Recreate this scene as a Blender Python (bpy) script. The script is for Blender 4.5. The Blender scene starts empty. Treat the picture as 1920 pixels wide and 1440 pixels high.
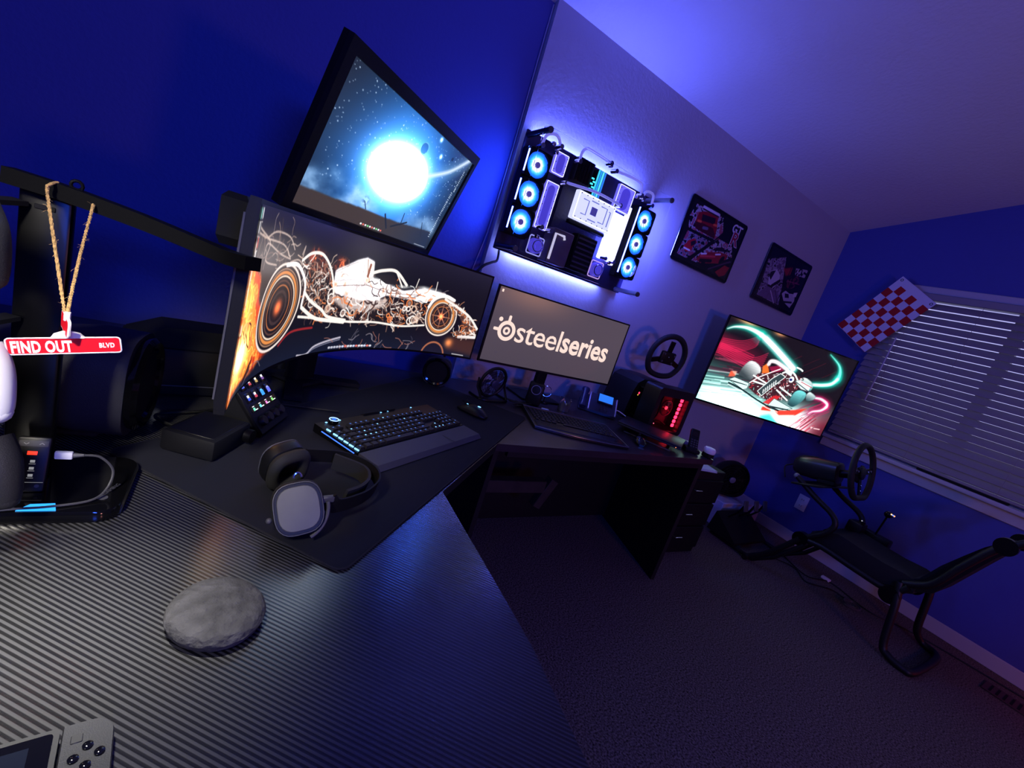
import bpy, bmesh, math, random
import numpy as np
from mathutils import Matrix, Vector, Euler

SC = bpy.context.scene
COL = SC.collection
R_ = math.radians

# ---------------------------------------------------------------- camera
cam_d = bpy.data.cameras.new('camera')
cam_d.sensor_fit = 'HORIZONTAL'
cam_d.sensor_width = 36.0
cam_d.lens = 36.0 * 829.7 / 1920.0
cam_d.clip_start = 0.02
cam_o = bpy.data.objects.new('camera', cam_d)
COL.objects.link(cam_o)
_right = Vector((0.82478, -0.48045, 0.29817))
_down = Vector((0.14090, -0.33605, -0.93124))
_fwd = Vector((0.54762, 0.81008, -0.20947))
_m = Matrix((( _right.x, -_down.x, -_fwd.x, 0.0),
             ( _right.y, -_down.y, -_fwd.y, 0.0),
             ( _right.z, -_down.z, -_fwd.z, 1.26),
             (0, 0, 0, 1)))
cam_o.matrix_world = _m
SC.camera = cam_o

# ---------------------------------------------------------------- exposure
SC.view_settings.view_transform = 'Standard'
SC.view_settings.look = 'None'
SC.view_settings.gamma = 1.0
SC.view_settings.exposure = 0.0
SC.view_settings.use_curve_mapping = False

# ---------------------------------------------------------------- world: dim dusk outside the window
W_ = bpy.data.worlds.new('dusk'); SC.world = W_
W_.use_nodes = True
_bg = W_.node_tree.nodes['Background']
_bg.inputs[0].default_value = (0.42, 0.42, 0.85, 1)
_bg.inputs[1].default_value = 1.1

# ---------------------------------------------------------------- lamps of the room, and added blue fill
def area(name, loc, target, size, power, color, shape='RECTANGLE', size_y=None, spread=math.pi):
    d = bpy.data.lights.new(name, 'AREA'); d.shape = shape; d.size = size
    if size_y: d.size_y = size_y
    d.energy = power; d.color = color; d.spread = spread
    o = bpy.data.objects.new(name, d); COL.objects.link(o); o.location = loc
    v = Vector(target) - Vector(loc)
    o.rotation_euler = v.to_track_quat('-Z', 'Y').to_euler()
    return o
LIGHTS = dict(
    # dim warm lamp of the doorway behind the camera: purple-brown tint on back wall and ceiling
    hall=area('hall_lamp', (1.5, -2.05, 1.25), (2.6, 1.9, 1.6), 0.35, 10.5, (1.0, 0.36, 0.34)),
    # desk lamp left of and behind the camera: neutral light on the near desk corner
    # small ceiling spot over the near desk corner
    shelf=area('desk_spot', (-0.34, 0.66, 2.15), (-0.12, 0.54, 0.75), 0.05, 1.25, (1.0, 0.97, 0.90), spread=R_(19)),
    desk=area('desk_lamp', (-0.50, -0.15, 1.75), (-0.17, 0.72, 1.00), 0.08, 1.6, (1.0, 0.93, 0.82), spread=R_(40)),
    # added blue fill for the whole room, behind the camera; not a fixture
    blue=area('blue_wall_lamp', (0.3, -2.1, 1.75), (0.7, 1.95, 1.75), 0.50, 38.0, (0.03, 0.10, 1.0)),
    # led strips in the gap behind the wall computer
    up=area('led_strip_top', (1.36, 1.928, 1.912), (1.36, 1.83, 3.0), 0.70, 7.5, (0.09, 0.12, 1.0), size_y=0.03),
    down=area('led_strip_bottom', (1.36, 1.928, 1.395), (1.36, 1.90, 0.5), 0.62, 2.6, (0.12, 0.15, 1.0), size_y=0.03),
    side=area('led_strip_side', (0.950, 1.862, 1.66), (0.3, 1.90, 1.72), 0.012, 3.4, (0.04, 0.13, 1.0), size_y=0.40),
    side2=area('led_strip_right', (1.797, 1.855, 1.66), (2.6, 1.93, 1.52), 0.02, 8.0, (0.10, 0.13, 1.0), size_y=0.46),  # added blue wash beside the right fans, brightens the back wall
    red=area('red_lamp', (3.75, -0.6, 0.35), (3.7, 0.2, 0.0), 0.1, 0.8, (1.0, 0.08, 0.06)),
)

# ---------------------------------------------------------------- materials
def s2l(c):
    c = np.asarray(c, float)
    return np.where(c <= 0.04045, c / 12.92, ((c + 0.055) / 1.055) ** 2.4)
def hx(r, g, b):
    return tuple(float(x) for x in s2l(np.array([r, g, b]) / 255.0))
MATS = {}
def mat(name, col=(0.5, 0.5, 0.5), rough=0.5, metal=0.0, spec=0.5, emit=None, power=1.0,
        bump=None, var=None, alpha=1.0, trans=0.0, ior=1.45, coat=0.0):
    """principled material; bump=(scale,strength[,detail]); var=(scale,amount) procedural tone variation"""
    if name in MATS: return MATS[name]
    m = bpy.data.materials.new(name); m.use_nodes = True
    nt = m.node_tree; b = nt.nodes['Principled BSDF']
    b.inputs['Base Color'].default_value = (*col, 1)
    b.inputs['Roughness'].default_value = rough
    b.inputs['Metallic'].default_value = metal
    b.inputs['Specular IOR Level'].default_value = spec
    b.inputs['Transmission Weight'].default_value = trans
    b.inputs['IOR'].default_value = ior
    b.inputs['Alpha'].default_value = alpha
    b.inputs['Coat Weight'].default_value = coat
    if emit:
        b.inputs['Emission Color'].default_value = (*emit, 1)
        b.inputs['Emission Strength'].default_value = power
    if bump or var:
        tc = nt.nodes.new('ShaderNodeTexCoord')
    if bump:
        n = nt.nodes.new('ShaderNodeTexNoise'); n.inputs['Scale'].default_value = bump[0]
        n.inputs['Detail'].default_value = bump[2] if len(bump) > 2 else 3
        bp = nt.nodes.new('ShaderNodeBump'); bp.inputs['Strength'].default_value = bump[1]
        bp.inputs['Distance'].default_value = bump[3] if len(bump) > 3 else 0.002
        nt.links.new(tc.outputs['Object'], n.inputs['Vector'])
        nt.links.new(n.outputs['Fac'], bp.inputs['Height'])
        nt.links.new(bp.outputs['Normal'], b.inputs['Normal'])
    if var:
        n = nt.nodes.new('ShaderNodeTexNoise'); n.inputs['Scale'].default_value = var[0]
        n.inputs['Detail'].default_value = 4
        r = nt.nodes.new('ShaderNodeValToRGB')
        a = var[1]
        r.color_ramp.elements[0].color = (*[max(0, c * (1 - a)) for c in col], 1)
        r.color_ramp.elements[1].color = (*[min(1, c * (1 + a)) for c in col], 1)
        r.color_ramp.elements[0].position = 0.3; r.color_ramp.elements[1].position = 0.7
        nt.links.new(tc.outputs['Object'], n.inputs['Vector'])
        nt.links.new(n.outputs['Fac'], r.inputs['Fac'])
        nt.links.new(r.outputs['Color'], b.inputs['Base Color'])
    MATS[name] = m
    return m
def emat(name, rgb, power=1.0):
    m = mat(name, col=(0.01, 0.01, 0.01), rough=0.4, emit=hx(*rgb), power=power)
    m.cycles.emission_sampling = 'NONE' if power < 5 else 'AUTO'     # faint indicator lights need no light sampling
    return m
def picture_mat(name, glow=True, power=1.0, rough=0.35):
    """flat print / screen picture read from the colour attribute 'picture'"""
    if name in MATS: return MATS[name]
    m = bpy.data.materials.new(name); m.use_nodes = True
    nt = m.node_tree; b = nt.nodes['Principled BSDF']
    a = nt.nodes.new('ShaderNodeVertexColor'); a.layer_name = 'picture'
    b.inputs['Roughness'].default_value = rough
    if glow:
        b.inputs['Base Color'].default_value = (0.012, 0.012, 0.014, 1)
        nt.links.new(a.outputs['Color'], b.inputs['Emission Color'])
        b.inputs['Emission Strength'].default_value = power
    else:
        nt.links.new(a.outputs['Color'], b.inputs['Base Color'])
    MATS[name] = m
    return m

BLACK = mat('black_plastic', hx(15, 15, 17), 0.45, spec=0.35, bump=(400, 0.05))
BLACKM = mat('matte_black', hx(10, 10, 12), 0.7, spec=0.3)
GLOSS = mat('gloss_black', hx(8, 8, 10), 0.08, spec=0.6)
RUBBER = mat('rubber', hx(14, 14, 15), 0.9)
DARKMET = mat('dark_metal', hx(30, 30, 34), 0.35, 0.8)
CHROME = mat('chrome', (0.75, 0.75, 0.78), 0.12, 1.0)
GREY = mat('grey_plastic', hx(70, 70, 74), 0.5)
WHITE = mat('white_plastic', hx(225, 225, 228), 0.45)
CABLE = mat('cable_black', hx(10, 10, 12), 0.6)

# ---------------------------------------------------------------- geometry
class G:
    def __init__(self, m=None):
        self.v = []; self.f = []; self.m = m or Matrix()
    def at(self, m):
        self.m = m; return self
    def add(self, vs, fs, m=None):
        mm = self.m @ m if m is not None else self.m
        o = len(self.v)
        self.v += [tuple(mm @ Vector(p)) for p in vs]
        self.f += [tuple(i + o for i in f) for f in fs]
        return self
    def box(self, c, s, m=None):
        x, y, z = [k / 2 for k in s]; a, b, d = c
        vs = [(a + i * x, b + j * y, d + k * z) for k in (-1, 1) for j in (-1, 1) for i in (-1, 1)]
        return self.add(vs, [(0, 2, 3, 1), (4, 5, 7, 6), (0, 1, 5, 4), (2, 6, 7, 3), (0, 4, 6, 2), (1, 3, 7, 5)], m)
    def rbox(self, c, s, b=0.003, seg=2, m=None):
        bm = bmesh.new(); bmesh.ops.create_cube(bm, size=1.0)
        for v in bm.verts: v.co = Vector((v.co.x * s[0], v.co.y * s[1], v.co.z * s[2]))
        b = min(b, min(s) * 0.49)
        bmesh.ops.bevel(bm, geom=list(bm.edges), offset=b, segments=seg, profile=0.5, affect='EDGES')
        bm.verts.ensure_lookup_table()
        vs = [(v.co.x + c[0], v.co.y + c[1], v.co.z + c[2]) for v in bm.verts]
        fs = [tuple(l.vert.index for l in f.loops) for f in bm.faces]
        bm.free(); return self.add(vs, fs, m)
    def prism(self, poly, z0, z1, m=None):
        n = len(poly)
        vs = [(x, y, z0) for x, y in poly] + [(x, y, z1) for x, y in poly]
        fs = [tuple(reversed(range(n))), tuple(range(n, 2 * n))] + [(i, (i + 1) % n, n + (i + 1) % n, n + i) for i in range(n)]
        return self.add(vs, fs, m)
    def cyl(self, p, q, r0, r1=None, n=16, cap=True):
        r1 = r0 if r1 is None else r1
        p, q = Vector(p), Vector(q); d = (q - p).normalized()
        u = d.orthogonal().normalized(); w = d.cross(u)
        vs = []
        for c, r in ((p, r0), (q, r1)):
            for i in range(n):
                a = 2 * math.pi * i / n
                vs.append(c + (u * math.cos(a) + w * math.sin(a)) * r)
        fs = [(i, (i + 1) % n, n + (i + 1) % n, n + i) for i in range(n)]
        if cap: fs += [tuple(reversed(range(n))), tuple(range(n, 2 * n))]
        return self.add(vs, fs)
    def tube(self, pts, r, n=10, closed=False, cap=True, flat=None):
        """sweep; r number or list; flat=(a,b) elliptic factors"""
        P = [Vector(p) for p in pts]; k = len(P)
        rr = r if isinstance(r, (list, tuple)) else [r] * k
        T = []
        for i in range(k):
            a = P[(i - 1) % k] if (closed or i > 0) else P[0]
            b = P[(i + 1) % k] if (closed or i < k - 1) else P[-1]
            T.append((b - a).normalized())
        u = T[0].orthogonal().normalized()
        if flat is not None and len(flat) > 2:
            u = Vector(flat[2]); u = (u - T[0] * u.dot(T[0])).normalized()
        vs = []
        for i in range(k):
            u = (u - T[i] * u.dot(T[i])).normalized(); w = T[i].cross(u)
            fa, fb = (flat[0], flat[1]) if flat else (1, 1)
            for j in range(n):
                a = 2 * math.pi * j / n
                vs.append(P[i] + u * math.cos(a) * rr[i] * fa + w * math.sin(a) * rr[i] * fb)
        fs = []
        for i in range(k if closed else k - 1):
            i2 = (i + 1) % k
            fs += [(i * n + j, i * n + (j + 1) % n, i2 * n + (j + 1) % n, i2 * n + j) for j in range(n)]
        if cap and not closed:
            fs += [tuple(reversed(range(n))), tuple((k - 1) * n + j for j in range(n))]
        return self.add(vs, fs)
    def bar(self, pts, w, h, up=(0, 0, 1), m=None, b=0.0):
        """rectangular section swept along pts (w across, h along 'up')"""
        P = [Vector(p) for p in pts]; k = len(P); vs = []
        for i in range(k):
            t = (P[min(i + 1, k - 1)] - P[max(i - 1, 0)]).normalized()
            U = Vector(up); U = (U - t * U.dot(t)).normalized(); S = t.cross(U)
            for a, c in ((-1, -1), (1, -1), (1, 1), (-1, 1)):
                vs.append(P[i] + S * a * w / 2 + U * c * h / 2)
        fs = [(i * 4 + j, i * 4 + (j + 1) % 4, i * 4 + 4 + (j + 1) % 4, i * 4 + 4 + j) for i in range(k - 1) for j in range(4)]
        fs += [(3, 2, 1, 0), tuple((k - 1) * 4 + j for j in range(4))]
        return self.add(vs, fs, m)
    def lathe(self, prof, n=24, m=None, a0=0.0, a1=2 * math.pi, sx=1, sy=1):
        full = abs(a1 - a0 - 2 * math.pi) < 1e-6
        k = len(prof); cols = n if full else n + 1
        vs = []
        for i in range(cols):
            a = a0 + (a1 - a0) * i / n
            vs += [(r * math.cos(a) * sx, r * math.sin(a) * sy, z) for r, z in prof]
        fs = []
        for i in range(n):
            i2 = (i + 1) % cols
            for j in range(k - 1):
                fs.append((i * k + j, i2 * k + j, i2 * k + j + 1, i * k + j + 1))
        if full:
            if prof[0][0] > 1e-6: fs.append(tuple(reversed([i * k for i in range(cols)])))
            if prof[-1][0] > 1e-6: fs.append(tuple(i * k + k - 1 for i in range(cols)))
        return self.add(vs, fs, m)
    def ball(self, c, r, nu=16, nv=10, m=None, p=1.0):
        r = r if isinstance(r, (tuple, list)) else (r, r, r)
        sg = lambda x: math.copysign(abs(x) ** p, x)
        vs = [(c[0], c[1], c[2] - r[2])]
        for j in range(1, nv):
            b = -math.pi / 2 + math.pi * j / nv
            for i in range(nu):
                a = 2 * math.pi * i / nu
                vs.append((c[0] + r[0] * sg(math.cos(a)) * sg(math.cos(b)), c[1] + r[1] * sg(math.sin(a)) * sg(math.cos(b)), c[2] + r[2] * sg(math.sin(b))))
        vs.append((c[0], c[1], c[2] + r[2])); e = len(vs) - 1
        fs = [(0, 1 + (i + 1) % nu, 1 + i) for i in range(nu)]
        for j in range(nv - 2):
            for i in range(nu):
                a = 1 + j * nu; fs.append((a + i, a + (i + 1) % nu, a + nu + (i + 1) % nu, a + nu + i))
        a = 1 + (nv - 2) * nu
        fs += [(a + i, a + (i + 1) % nu, e) for i in range(nu)]
        return self.add(vs, fs, m)
    def loft(self, rings, cap=True, m=None):
        n = len(rings[0]); vs = [p for r in rings for p in r]
        fs = [(k * n + i, k * n + (i + 1) % n, (k + 1) * n + (i + 1) % n, (k + 1) * n + i) for k in range(len(rings) - 1) for i in range(n)]
        if cap: fs += [tuple(reversed(range(n))), tuple((len(rings) - 1) * n + i for i in range(n))]
        return self.add(vs, fs, m)
    def obj(self, name, material, parent=None, smooth=40):
        me = bpy.data.meshes.new(name)
        me.from_pydata(self.v, [], self.f); me.validate()
        bm = bmesh.new(); bm.from_mesh(me)
        bmesh.ops.recalc_face_normals(bm, faces=bm.faces); bm.to_mesh(me); bm.free()
        if smooth:
            me.shade_smooth(); me.set_sharp_from_angle(angle=R_(smooth))
        me.materials.append(material)
        o = bpy.data.objects.new(name, me); COL.objects.link(o)
        if parent: o.parent = parent
        return o
def tag(o, label, cat, group=None):
    o['label'] = label; o['category'] = cat
    if group: o['group'] = group
    return o
def struct(o, label=None):
    o['kind'] = 'structure'
    if label: o['label'] = label
    return o
def thing(name, label, cat, loc=(0, 0, 0), rot=(0, 0, 0), group=None, scale=1.0):
    o = bpy.data.objects.new(name, None); COL.objects.link(o)
    o.empty_display_size = 0.02
    if isinstance(rot, Matrix):
        o.matrix_world = Matrix.Translation(loc) @ rot.to_4x4()
    else:
        o.location = loc; o.rotation_euler = rot
    if scale != 1.0: o.scale = (scale,) * 3
    return tag(o, label, cat, group)
def inst(src, parent, loc, rot=None, name=None, scale=None):
    """another copy of a mesh part, sharing its data"""
    c = bpy.data.objects.new(name or src.name.split('.')[0], src.data); COL.objects.link(c)
    c.parent = parent; c.location = loc
    if rot is not None: c.rotation_euler = rot
    if scale is not None: c.scale = scale
    return c
def frame(x, y, z=None):
    """rotation matrix from local x and y axes"""
    x = Vector(x).normalized(); y = Vector(y); y = (y - x * y.dot(x)).normalized(); z = x.cross(y)
    return Matrix(((x.x, y.x, z.x), (x.y, y.y, z.y), (x.z, y.z, z.z)))
def rrect(w, h, r, n=5, cx=0, cy=0):
    out = []
    for sx, sy, a0 in ((1, 1, 0), (-1, 1, 90), (-1, -1, 180), (1, -1, 270)):
        for i in range(n + 1):
            a = R_(a0 + 90 * i / n)
            out.append((cx + sx * (w / 2 - r) + r * math.cos(a), cy + sy * (h / 2 - r) + r * math.sin(a)))
    return out
def ring_pts(c, r, n=24, u=(1, 0, 0), w=(0, 1, 0), a0=0, a1=360, ru=None):
    c, u, w = Vector(c), Vector(u), Vector(w)
    full = abs(a1 - a0) >= 359.9
    k = n if full else n + 1
    return [c + u * r * math.cos(R_(a0 + (a1 - a0) * i / n)) + w * (ru or r) * math.sin(R_(a0 + (a1 - a0) * i / n)) for i in range(k)]
def spline(pts, n=8):
    """catmull-rom through pts"""
    P = [Vector(p) for p in pts]; out = []
    for i in range(len(P) - 1):
        p0 = P[max(i - 1, 0)]; p1 = P[i]; p2 = P[i + 1]; p3 = P[min(i + 2, len(P) - 1)]
        for k in range(n):
            t = k / n
            out.append(0.5 * ((2 * p1) + (p2 - p0) * t + (2 * p0 - 5 * p1 + 4 * p2 - p3) * t * t + (3 * p1 - p0 - 3 * p2 + p3) * t ** 3))
    out.append(P[-1]); return out
def text_mesh(name, body, size, material, parent, loc=(0, 0, 0), rot=(0, 0, 0), depth=0.0005, bold=0.0, align='CENTER', sx=1.0, space=1.0):
    cu = bpy.data.curves.new(name, 'FONT'); cu.body = body; cu.size = size
    cu.align_x = align; cu.align_y = 'CENTER'; cu.extrude = depth; cu.offset = bold; cu.space_character = space
    cu.resolution_u = 3
    t = bpy.data.objects.new(name + '_tmp', cu); COL.objects.link(t)
    dg = bpy.context.evaluated_depsgraph_get()
    me = bpy.data.meshes.new_from_object(t.evaluated_get(dg)); me.name = name
    bpy.data.objects.remove(t); bpy.data.curves.remove(cu)
    me.transform(Matrix.Scale(sx, 4, (1, 0, 0)))
    me.materials.clear(); me.materials.append(material)
    o = bpy.data.objects.new(name, me); COL.objects.link(o)
    o.parent = parent; o.location = loc; o.rotation_euler = rot
    return o

# ---------------------------------------------------------------- flat pictures (screens, posters) painted as vertex colours
class Cv:
    def __init__(s, w, h, bg=(0, 0, 0), seed=1):
        s.w, s.h = w, h
        s.a = np.ones((h, w, 3)) * np.array(bg, float) / 255.0
        s.X, s.Y = np.meshgrid((np.arange(w) + .5) / w, (np.arange(h) + .5) / h)   # y runs down
        s.asp = w / h
        s.rng = np.random.RandomState(seed)
    def mix(s, m, c, al=1.0):
        m = np.clip(m * al, 0, 1)[..., None]; s.a = s.a * (1 - m) + np.array(c, float) / 255.0 * m
    def plus(s, m, c, al=1.0):
        s.a = s.a + np.maximum(m, 0)[..., None] * al * np.array(c, float) / 255.0
    def dist(s, p, q):
        ax, ay = p[0] * s.asp, p[1]; bx, by = q[0] * s.asp, q[1]
        X = s.X * s.asp; dx, dy = bx - ax, by - ay; L = dx * dx + dy * dy + 1e-12
        t = np.clip(((X - ax) * dx + (s.Y - ay) * dy) / L, 0, 1)
        return np.hypot(X - ax - t * dx, s.Y - ay - t * dy), t
    def stroke(s, pts, w, c, al=1.0, soft=None, add=False, w1=None):
        """polyline of width w (fraction of height), optional taper to w1"""
        soft = 0.6 / s.h if soft is None else soft
        best = np.zeros((s.h, s.w)); n = len(pts) - 1
        for i in range(n):
            wa = w if w1 is None else w + (w1 - w) * i / n
            wb = w if w1 is None else w + (w1 - w) * (i + 1) / n
            pad = max(wa, wb) / 2 + 2.5 * soft
            x0 = int(max(0, (min(pts[i][0], pts[i + 1][0]) - pad / s.asp) * s.w)); x1 = int(min(s.w, (max(pts[i][0], pts[i + 1][0]) + pad / s.asp) * s.w + 2))
            y0 = int(max(0, (min(pts[i][1], pts[i + 1][1]) - pad) * s.h)); y1 = int(min(s.h, (max(pts[i][1], pts[i + 1][1]) + pad) * s.h + 2))
            if x1 <= x0 or y1 <= y0: continue
            ax, ay = pts[i][0] * s.asp, pts[i][1]; bx, by = pts[i + 1][0] * s.asp, pts[i + 1][1]
            X = s.X[y0:y1, x0:x1] * s.asp; Y = s.Y[y0:y1, x0:x1]
            dx, dy = bx - ax, by - ay; L = dx * dx + dy * dy + 1e-12
            t = np.clip(((X - ax) * dx + (Y - ay) * dy) / L, 0, 1)
            d = np.hypot(X - ax - t * dx, Y - ay - t * dy) - (wa + (wb - wa) * t) / 2
            m = np.clip(0.5 - d / (2 * soft), 0, 1)
            best[y0:y1, x0:x1] = np.maximum(best[y0:y1, x0:x1], m)
        (s.plus if add else s.mix)(best, c, al)
    def curve(s, pts, *a, **k):
        P = [(p.x, p.y) for p in spline([(x, y, 0) for x, y in pts], 6)]
        s.stroke(P, *a, **k)
    def polym(s, pts):
        x = np.array([p[0] for p in pts]); y = np.array([p[1] for p in pts]); ins = np.zeros((s.h, s.w), bool)
        j = len(pts) - 1
        for i in range(len(pts)):
            c = ((y[i] > s.Y) != (y[j] > s.Y)) & (s.X < (x[j] - x[i]) * (s.Y - y[i]) / (y[j] - y[i] + 1e-12) + x[i])
            ins ^= c; j = i
        return ins.astype(float)
    def blur(s, m, r):
        r = max(1, int(r)); k = np.ones(2 * r + 1) / (2 * r + 1)
        for _ in range(2):
            m = np.apply_along_axis(lambda v: np.convolve(np.pad(v, r, 'edge'), k, 'valid'), 0, m)
            m = np.apply_along_axis(lambda v: np.convolve(np.pad(v, r, 'edge'), k, 'valid'), 1, m)
        return m
    def poly(s, pts, c, al=1.0, soft=0, add=False):
        m = s.polym(pts)
        if soft: m = s.blur(m, soft)
        (s.plus if add else s.mix)(m, c, al)
    def ell(s, cx, cy, rx, ry, ang=0):
        """normalised radius field of an ellipse; rx, ry in fractions of height"""
        X = (s.X - cx) * s.asp; Y = s.Y - cy; a = R_(ang)
        return np.hypot((X * math.cos(a) + Y * math.sin(a)) / rx, (-X * math.sin(a) + Y * math.cos(a)) / ry)
    def ring(s, cx, cy, rx, ry, ang, w, c, al=1.0, add=False):
        d = np.abs(s.ell(cx, cy, rx, ry, ang) - 1) * min(rx, ry)
        m = np.clip(0.5 - (d - w / 2) * s.h / 1.6, 0, 1)
        (s.plus if add else s.mix)(m, c, al)
    def noise(s, nx, ny, octv=4):
        out = np.zeros((s.h, s.w)); amp = 1.0; tot = 0
        for o in range(octv):
            g = s.rng.rand(ny * 2 ** o + 2, nx * 2 ** o + 2)
            x = s.X * nx * 2 ** o; y = s.Y * ny * 2 ** o
            xi = x.astype(int); yi = y.astype(int); fx = x - xi; fy = y - yi
            fx = fx * fx * (3 - 2 * fx); fy = fy * fy * (3 - 2 * fy)
            v = (g[yi, xi] * (1 - fx) + g[yi, xi + 1] * fx) * (1 - fy) + (g[yi + 1, xi] * (1 - fx) + g[yi + 1, xi + 1] * fx) * fy
            out += v * amp; tot += amp; amp *= 0.5
        return out / tot
    def surface(s, name, material, fn, parent=None, gain=1.0):
        """grid mesh whose vertices carry the picture; fn(u, v) gives the point, u to the right, v up"""
        h, w = s.h, s.w
        u = (np.arange(w)) / (w - 1); v = 1 - np.arange(h) / (h - 1)
        U, V = np.meshgrid(u, v)
        co = np.stack(fn(U, V), -1).reshape(-1, 3)
        me = bpy.data.meshes.new(name)
        idx = np.arange(h * w).reshape(h, w)
        q = np.stack([idx[:-1, :-1], idx[1:, :-1], idx[1:, 1:], idx[:-1, 1:]], -1).reshape(-1, 4)
        me.vertices.add(h * w); me.vertices.foreach_set('co', co.astype(np.float32).ravel())
        nq = len(q); me.loops.add(nq * 4); me.loops.foreach_set('vertex_index', q.astype(np.int32).ravel())
        me.polygons.add(nq); me.polygons.foreach_set('loop_start', (np.arange(nq) * 4).astype(np.int32))
        me.update(); me.validate()
        at = me.color_attributes.new('picture', 'FLOAT_COLOR', 'POINT')
        lin = s2l(np.clip(s.a, 0, 1.6)) * gain
        rgba = np.concatenate([lin.reshape(-1, 3), np.ones((h * w, 1))], 1)
        at.data.foreach_set('color', rgba.astype(np.float32).ravel())
        me.materials.append(material)
        o = bpy.data.objects.new(name, me); COL.objects.link(o)
        if parent: o.parent = parent
        return o

# ================================================================ THE ROOM
AX, AY = 0.955, 1.95            # left corner of the back wall
XW = 3.95                       # window wall
YF = -2.2                       # wall behind the camera
XN = -1.3
YL = 1.985                      # the blue painted part is set back a little
def wl(x): return YL
def cz(y): return 2.44 + 0.254 * (1.95 - y)   # sloped ceiling

PEEL = (70, 0.35, 3, 0.004)
wall_grey = mat('grey_wall_paint', (0.42, 0.42, 0.50), 0.75, bump=PEEL)
wall_blue = mat('blue_wall_paint', (0.060, 0.075, 0.34), 0.75, bump=PEEL)
ceil_white = mat('ceiling_paint', (0.62, 0.60, 0.64), 0.85, bump=(55, 0.5, 3, 0.005))
trim_white = mat('trim_paint', (0.46, 0.46, 0.49), 0.45)
carpet = mat('carpet', (0.135, 0.115, 0.105), 0.95, spec=0.1, bump=(420, 0.9, 4, 0.006), var=(150, 0.95))

def wall_yz(name, x0, x1, ys, m, zf):
    """wall slab spanning ys[0]..ys[1] along y with top following the ceiling"""
    g = G()
    vs = []
    for x in (x0, x1):
        vs += [(x, ys[0], 0), (x, ys[1], 0), (x, ys[1], zf(ys[1])), (x, ys[0], zf(ys[0]))]
    g.add(vs, [(0, 1, 2, 3), (7, 6, 5, 4), (0, 4, 5, 1), (1, 5, 6, 2), (2, 6, 7, 3), (3, 7, 4, 0)])
    return struct(g.obj(name, m, smooth=0))
struct(G().box((1.35, -0.05, -0.05), (5.4, 4.5, 0.1)).obj('floor', carpet, smooth=0), 'dark brown carpet covering the floor')
g = G()
c0, c1 = 2.1, -2.3
g.add([(XN - .1, c0, cz(c0)), (XW + .1, c0, cz(c0)), (XW + .1, c1, cz(c1)), (XN - .1, c1, cz(c1)),
       (XN - .1, c0, cz(c0) + .1), (XW + .1, c0, cz(c0) + .1), (XW + .1, c1, cz(c1) + .1), (XN - .1, c1, cz(c1) + .1)],
      [(0, 1, 2, 3), (7, 6, 5, 4), (0, 4, 5, 1), (1, 5, 6, 2), (2, 6, 7, 3), (3, 7, 4, 0)])
struct(g.obj('ceiling', ceil_white, smooth=0), 'sloping textured white ceiling washed blue by the computer')
struct(G().box(((AX + XW) / 2, 2.0, 1.22), (XW - AX, 0.1, 2.44)).obj('wall_back', wall_grey, smooth=0), 'grey textured wall behind the posters')
g = G()
a = (AX, YL); b = (XN, YL); t = 0.1
vs = []
for (x, y) in (a, b, (b[0], b[1] + t), (a[0], a[1] + t)): vs.append((x, y, 0))
for (x, y) in (a, b, (b[0], b[1] + t), (a[0], a[1] + t)): vs.append((x, y, cz(y)))
g.add(vs, [(0, 1, 2, 3), (7, 6, 5, 4), (0, 4, 5, 1), (1, 5, 6, 2), (2, 6, 7, 3), (3, 7, 4, 0)])
struct(g.obj('wall_left', wall_blue, smooth=0), 'deep blue painted wall behind the curved monitor')
wall_yz('wall_near', XN - 0.1, XN, (YF, wl(XN)), wall_grey, cz)
g = G()
g.add([(XN, YF, 0), (XW, YF, 0), (XW, YF, cz(YF)), (XN, YF, cz(YF)), (XN, YF - .1, 0), (XW, YF - .1, 0), (XW, YF - .1, cz(YF)), (XN, YF - .1, cz(YF))],
      [(0, 1, 2, 3), (7, 6, 5, 4), (0, 4, 5, 1), (1, 5, 6, 2), (2, 6, 7, 3), (3, 7, 4, 0)])
struct(g.obj('wall_front', wall_grey, smooth=0))
# window wall with its opening
WY0, WY1, WZ0, WZ1 = -0.45, 1.44, 0.925, 2.07
g = G()
x0, x1 = XW, XW + 0.12
def slab(ya, yb, za, zb0, zb1):
    vs = []
    for x in (x0, x1): vs.extend([(x, ya, za), (x, yb, za), (x, yb, zb1), (x, ya, zb0)])
    g.add(vs, [(0, 1, 2, 3), (7, 6, 5, 4), (0, 4, 5, 1), (1, 5, 6, 2), (2, 6, 7, 3), (3, 7, 4, 0)])
slab(YF, WY0, 0, cz(YF), cz(WY0)); slab(WY1, 1.95, 0, cz(WY1), cz(1.95))
slab(WY0, WY1, 0, WZ0, WZ0); slab(WY0, WY1, WZ1, cz(WY0), cz(WY1))
struct(g.obj('wall_right', wall_blue, smooth=0), 'deep blue painted wall around the window')
# baseboards
struct(G().rbox((XW - 0.007, -0.125, 0.045), (0.014, 4.15, 0.09), 0.004, 1).obj('baseboard_right', trim_white), 'white baseboard under the window')
struct(G().rbox(((AX + XW) / 2, 1.943, 0.045), (XW - AX, 0.014, 0.09), 0.004, 1).obj('baseboard_back', trim_white))

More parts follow.
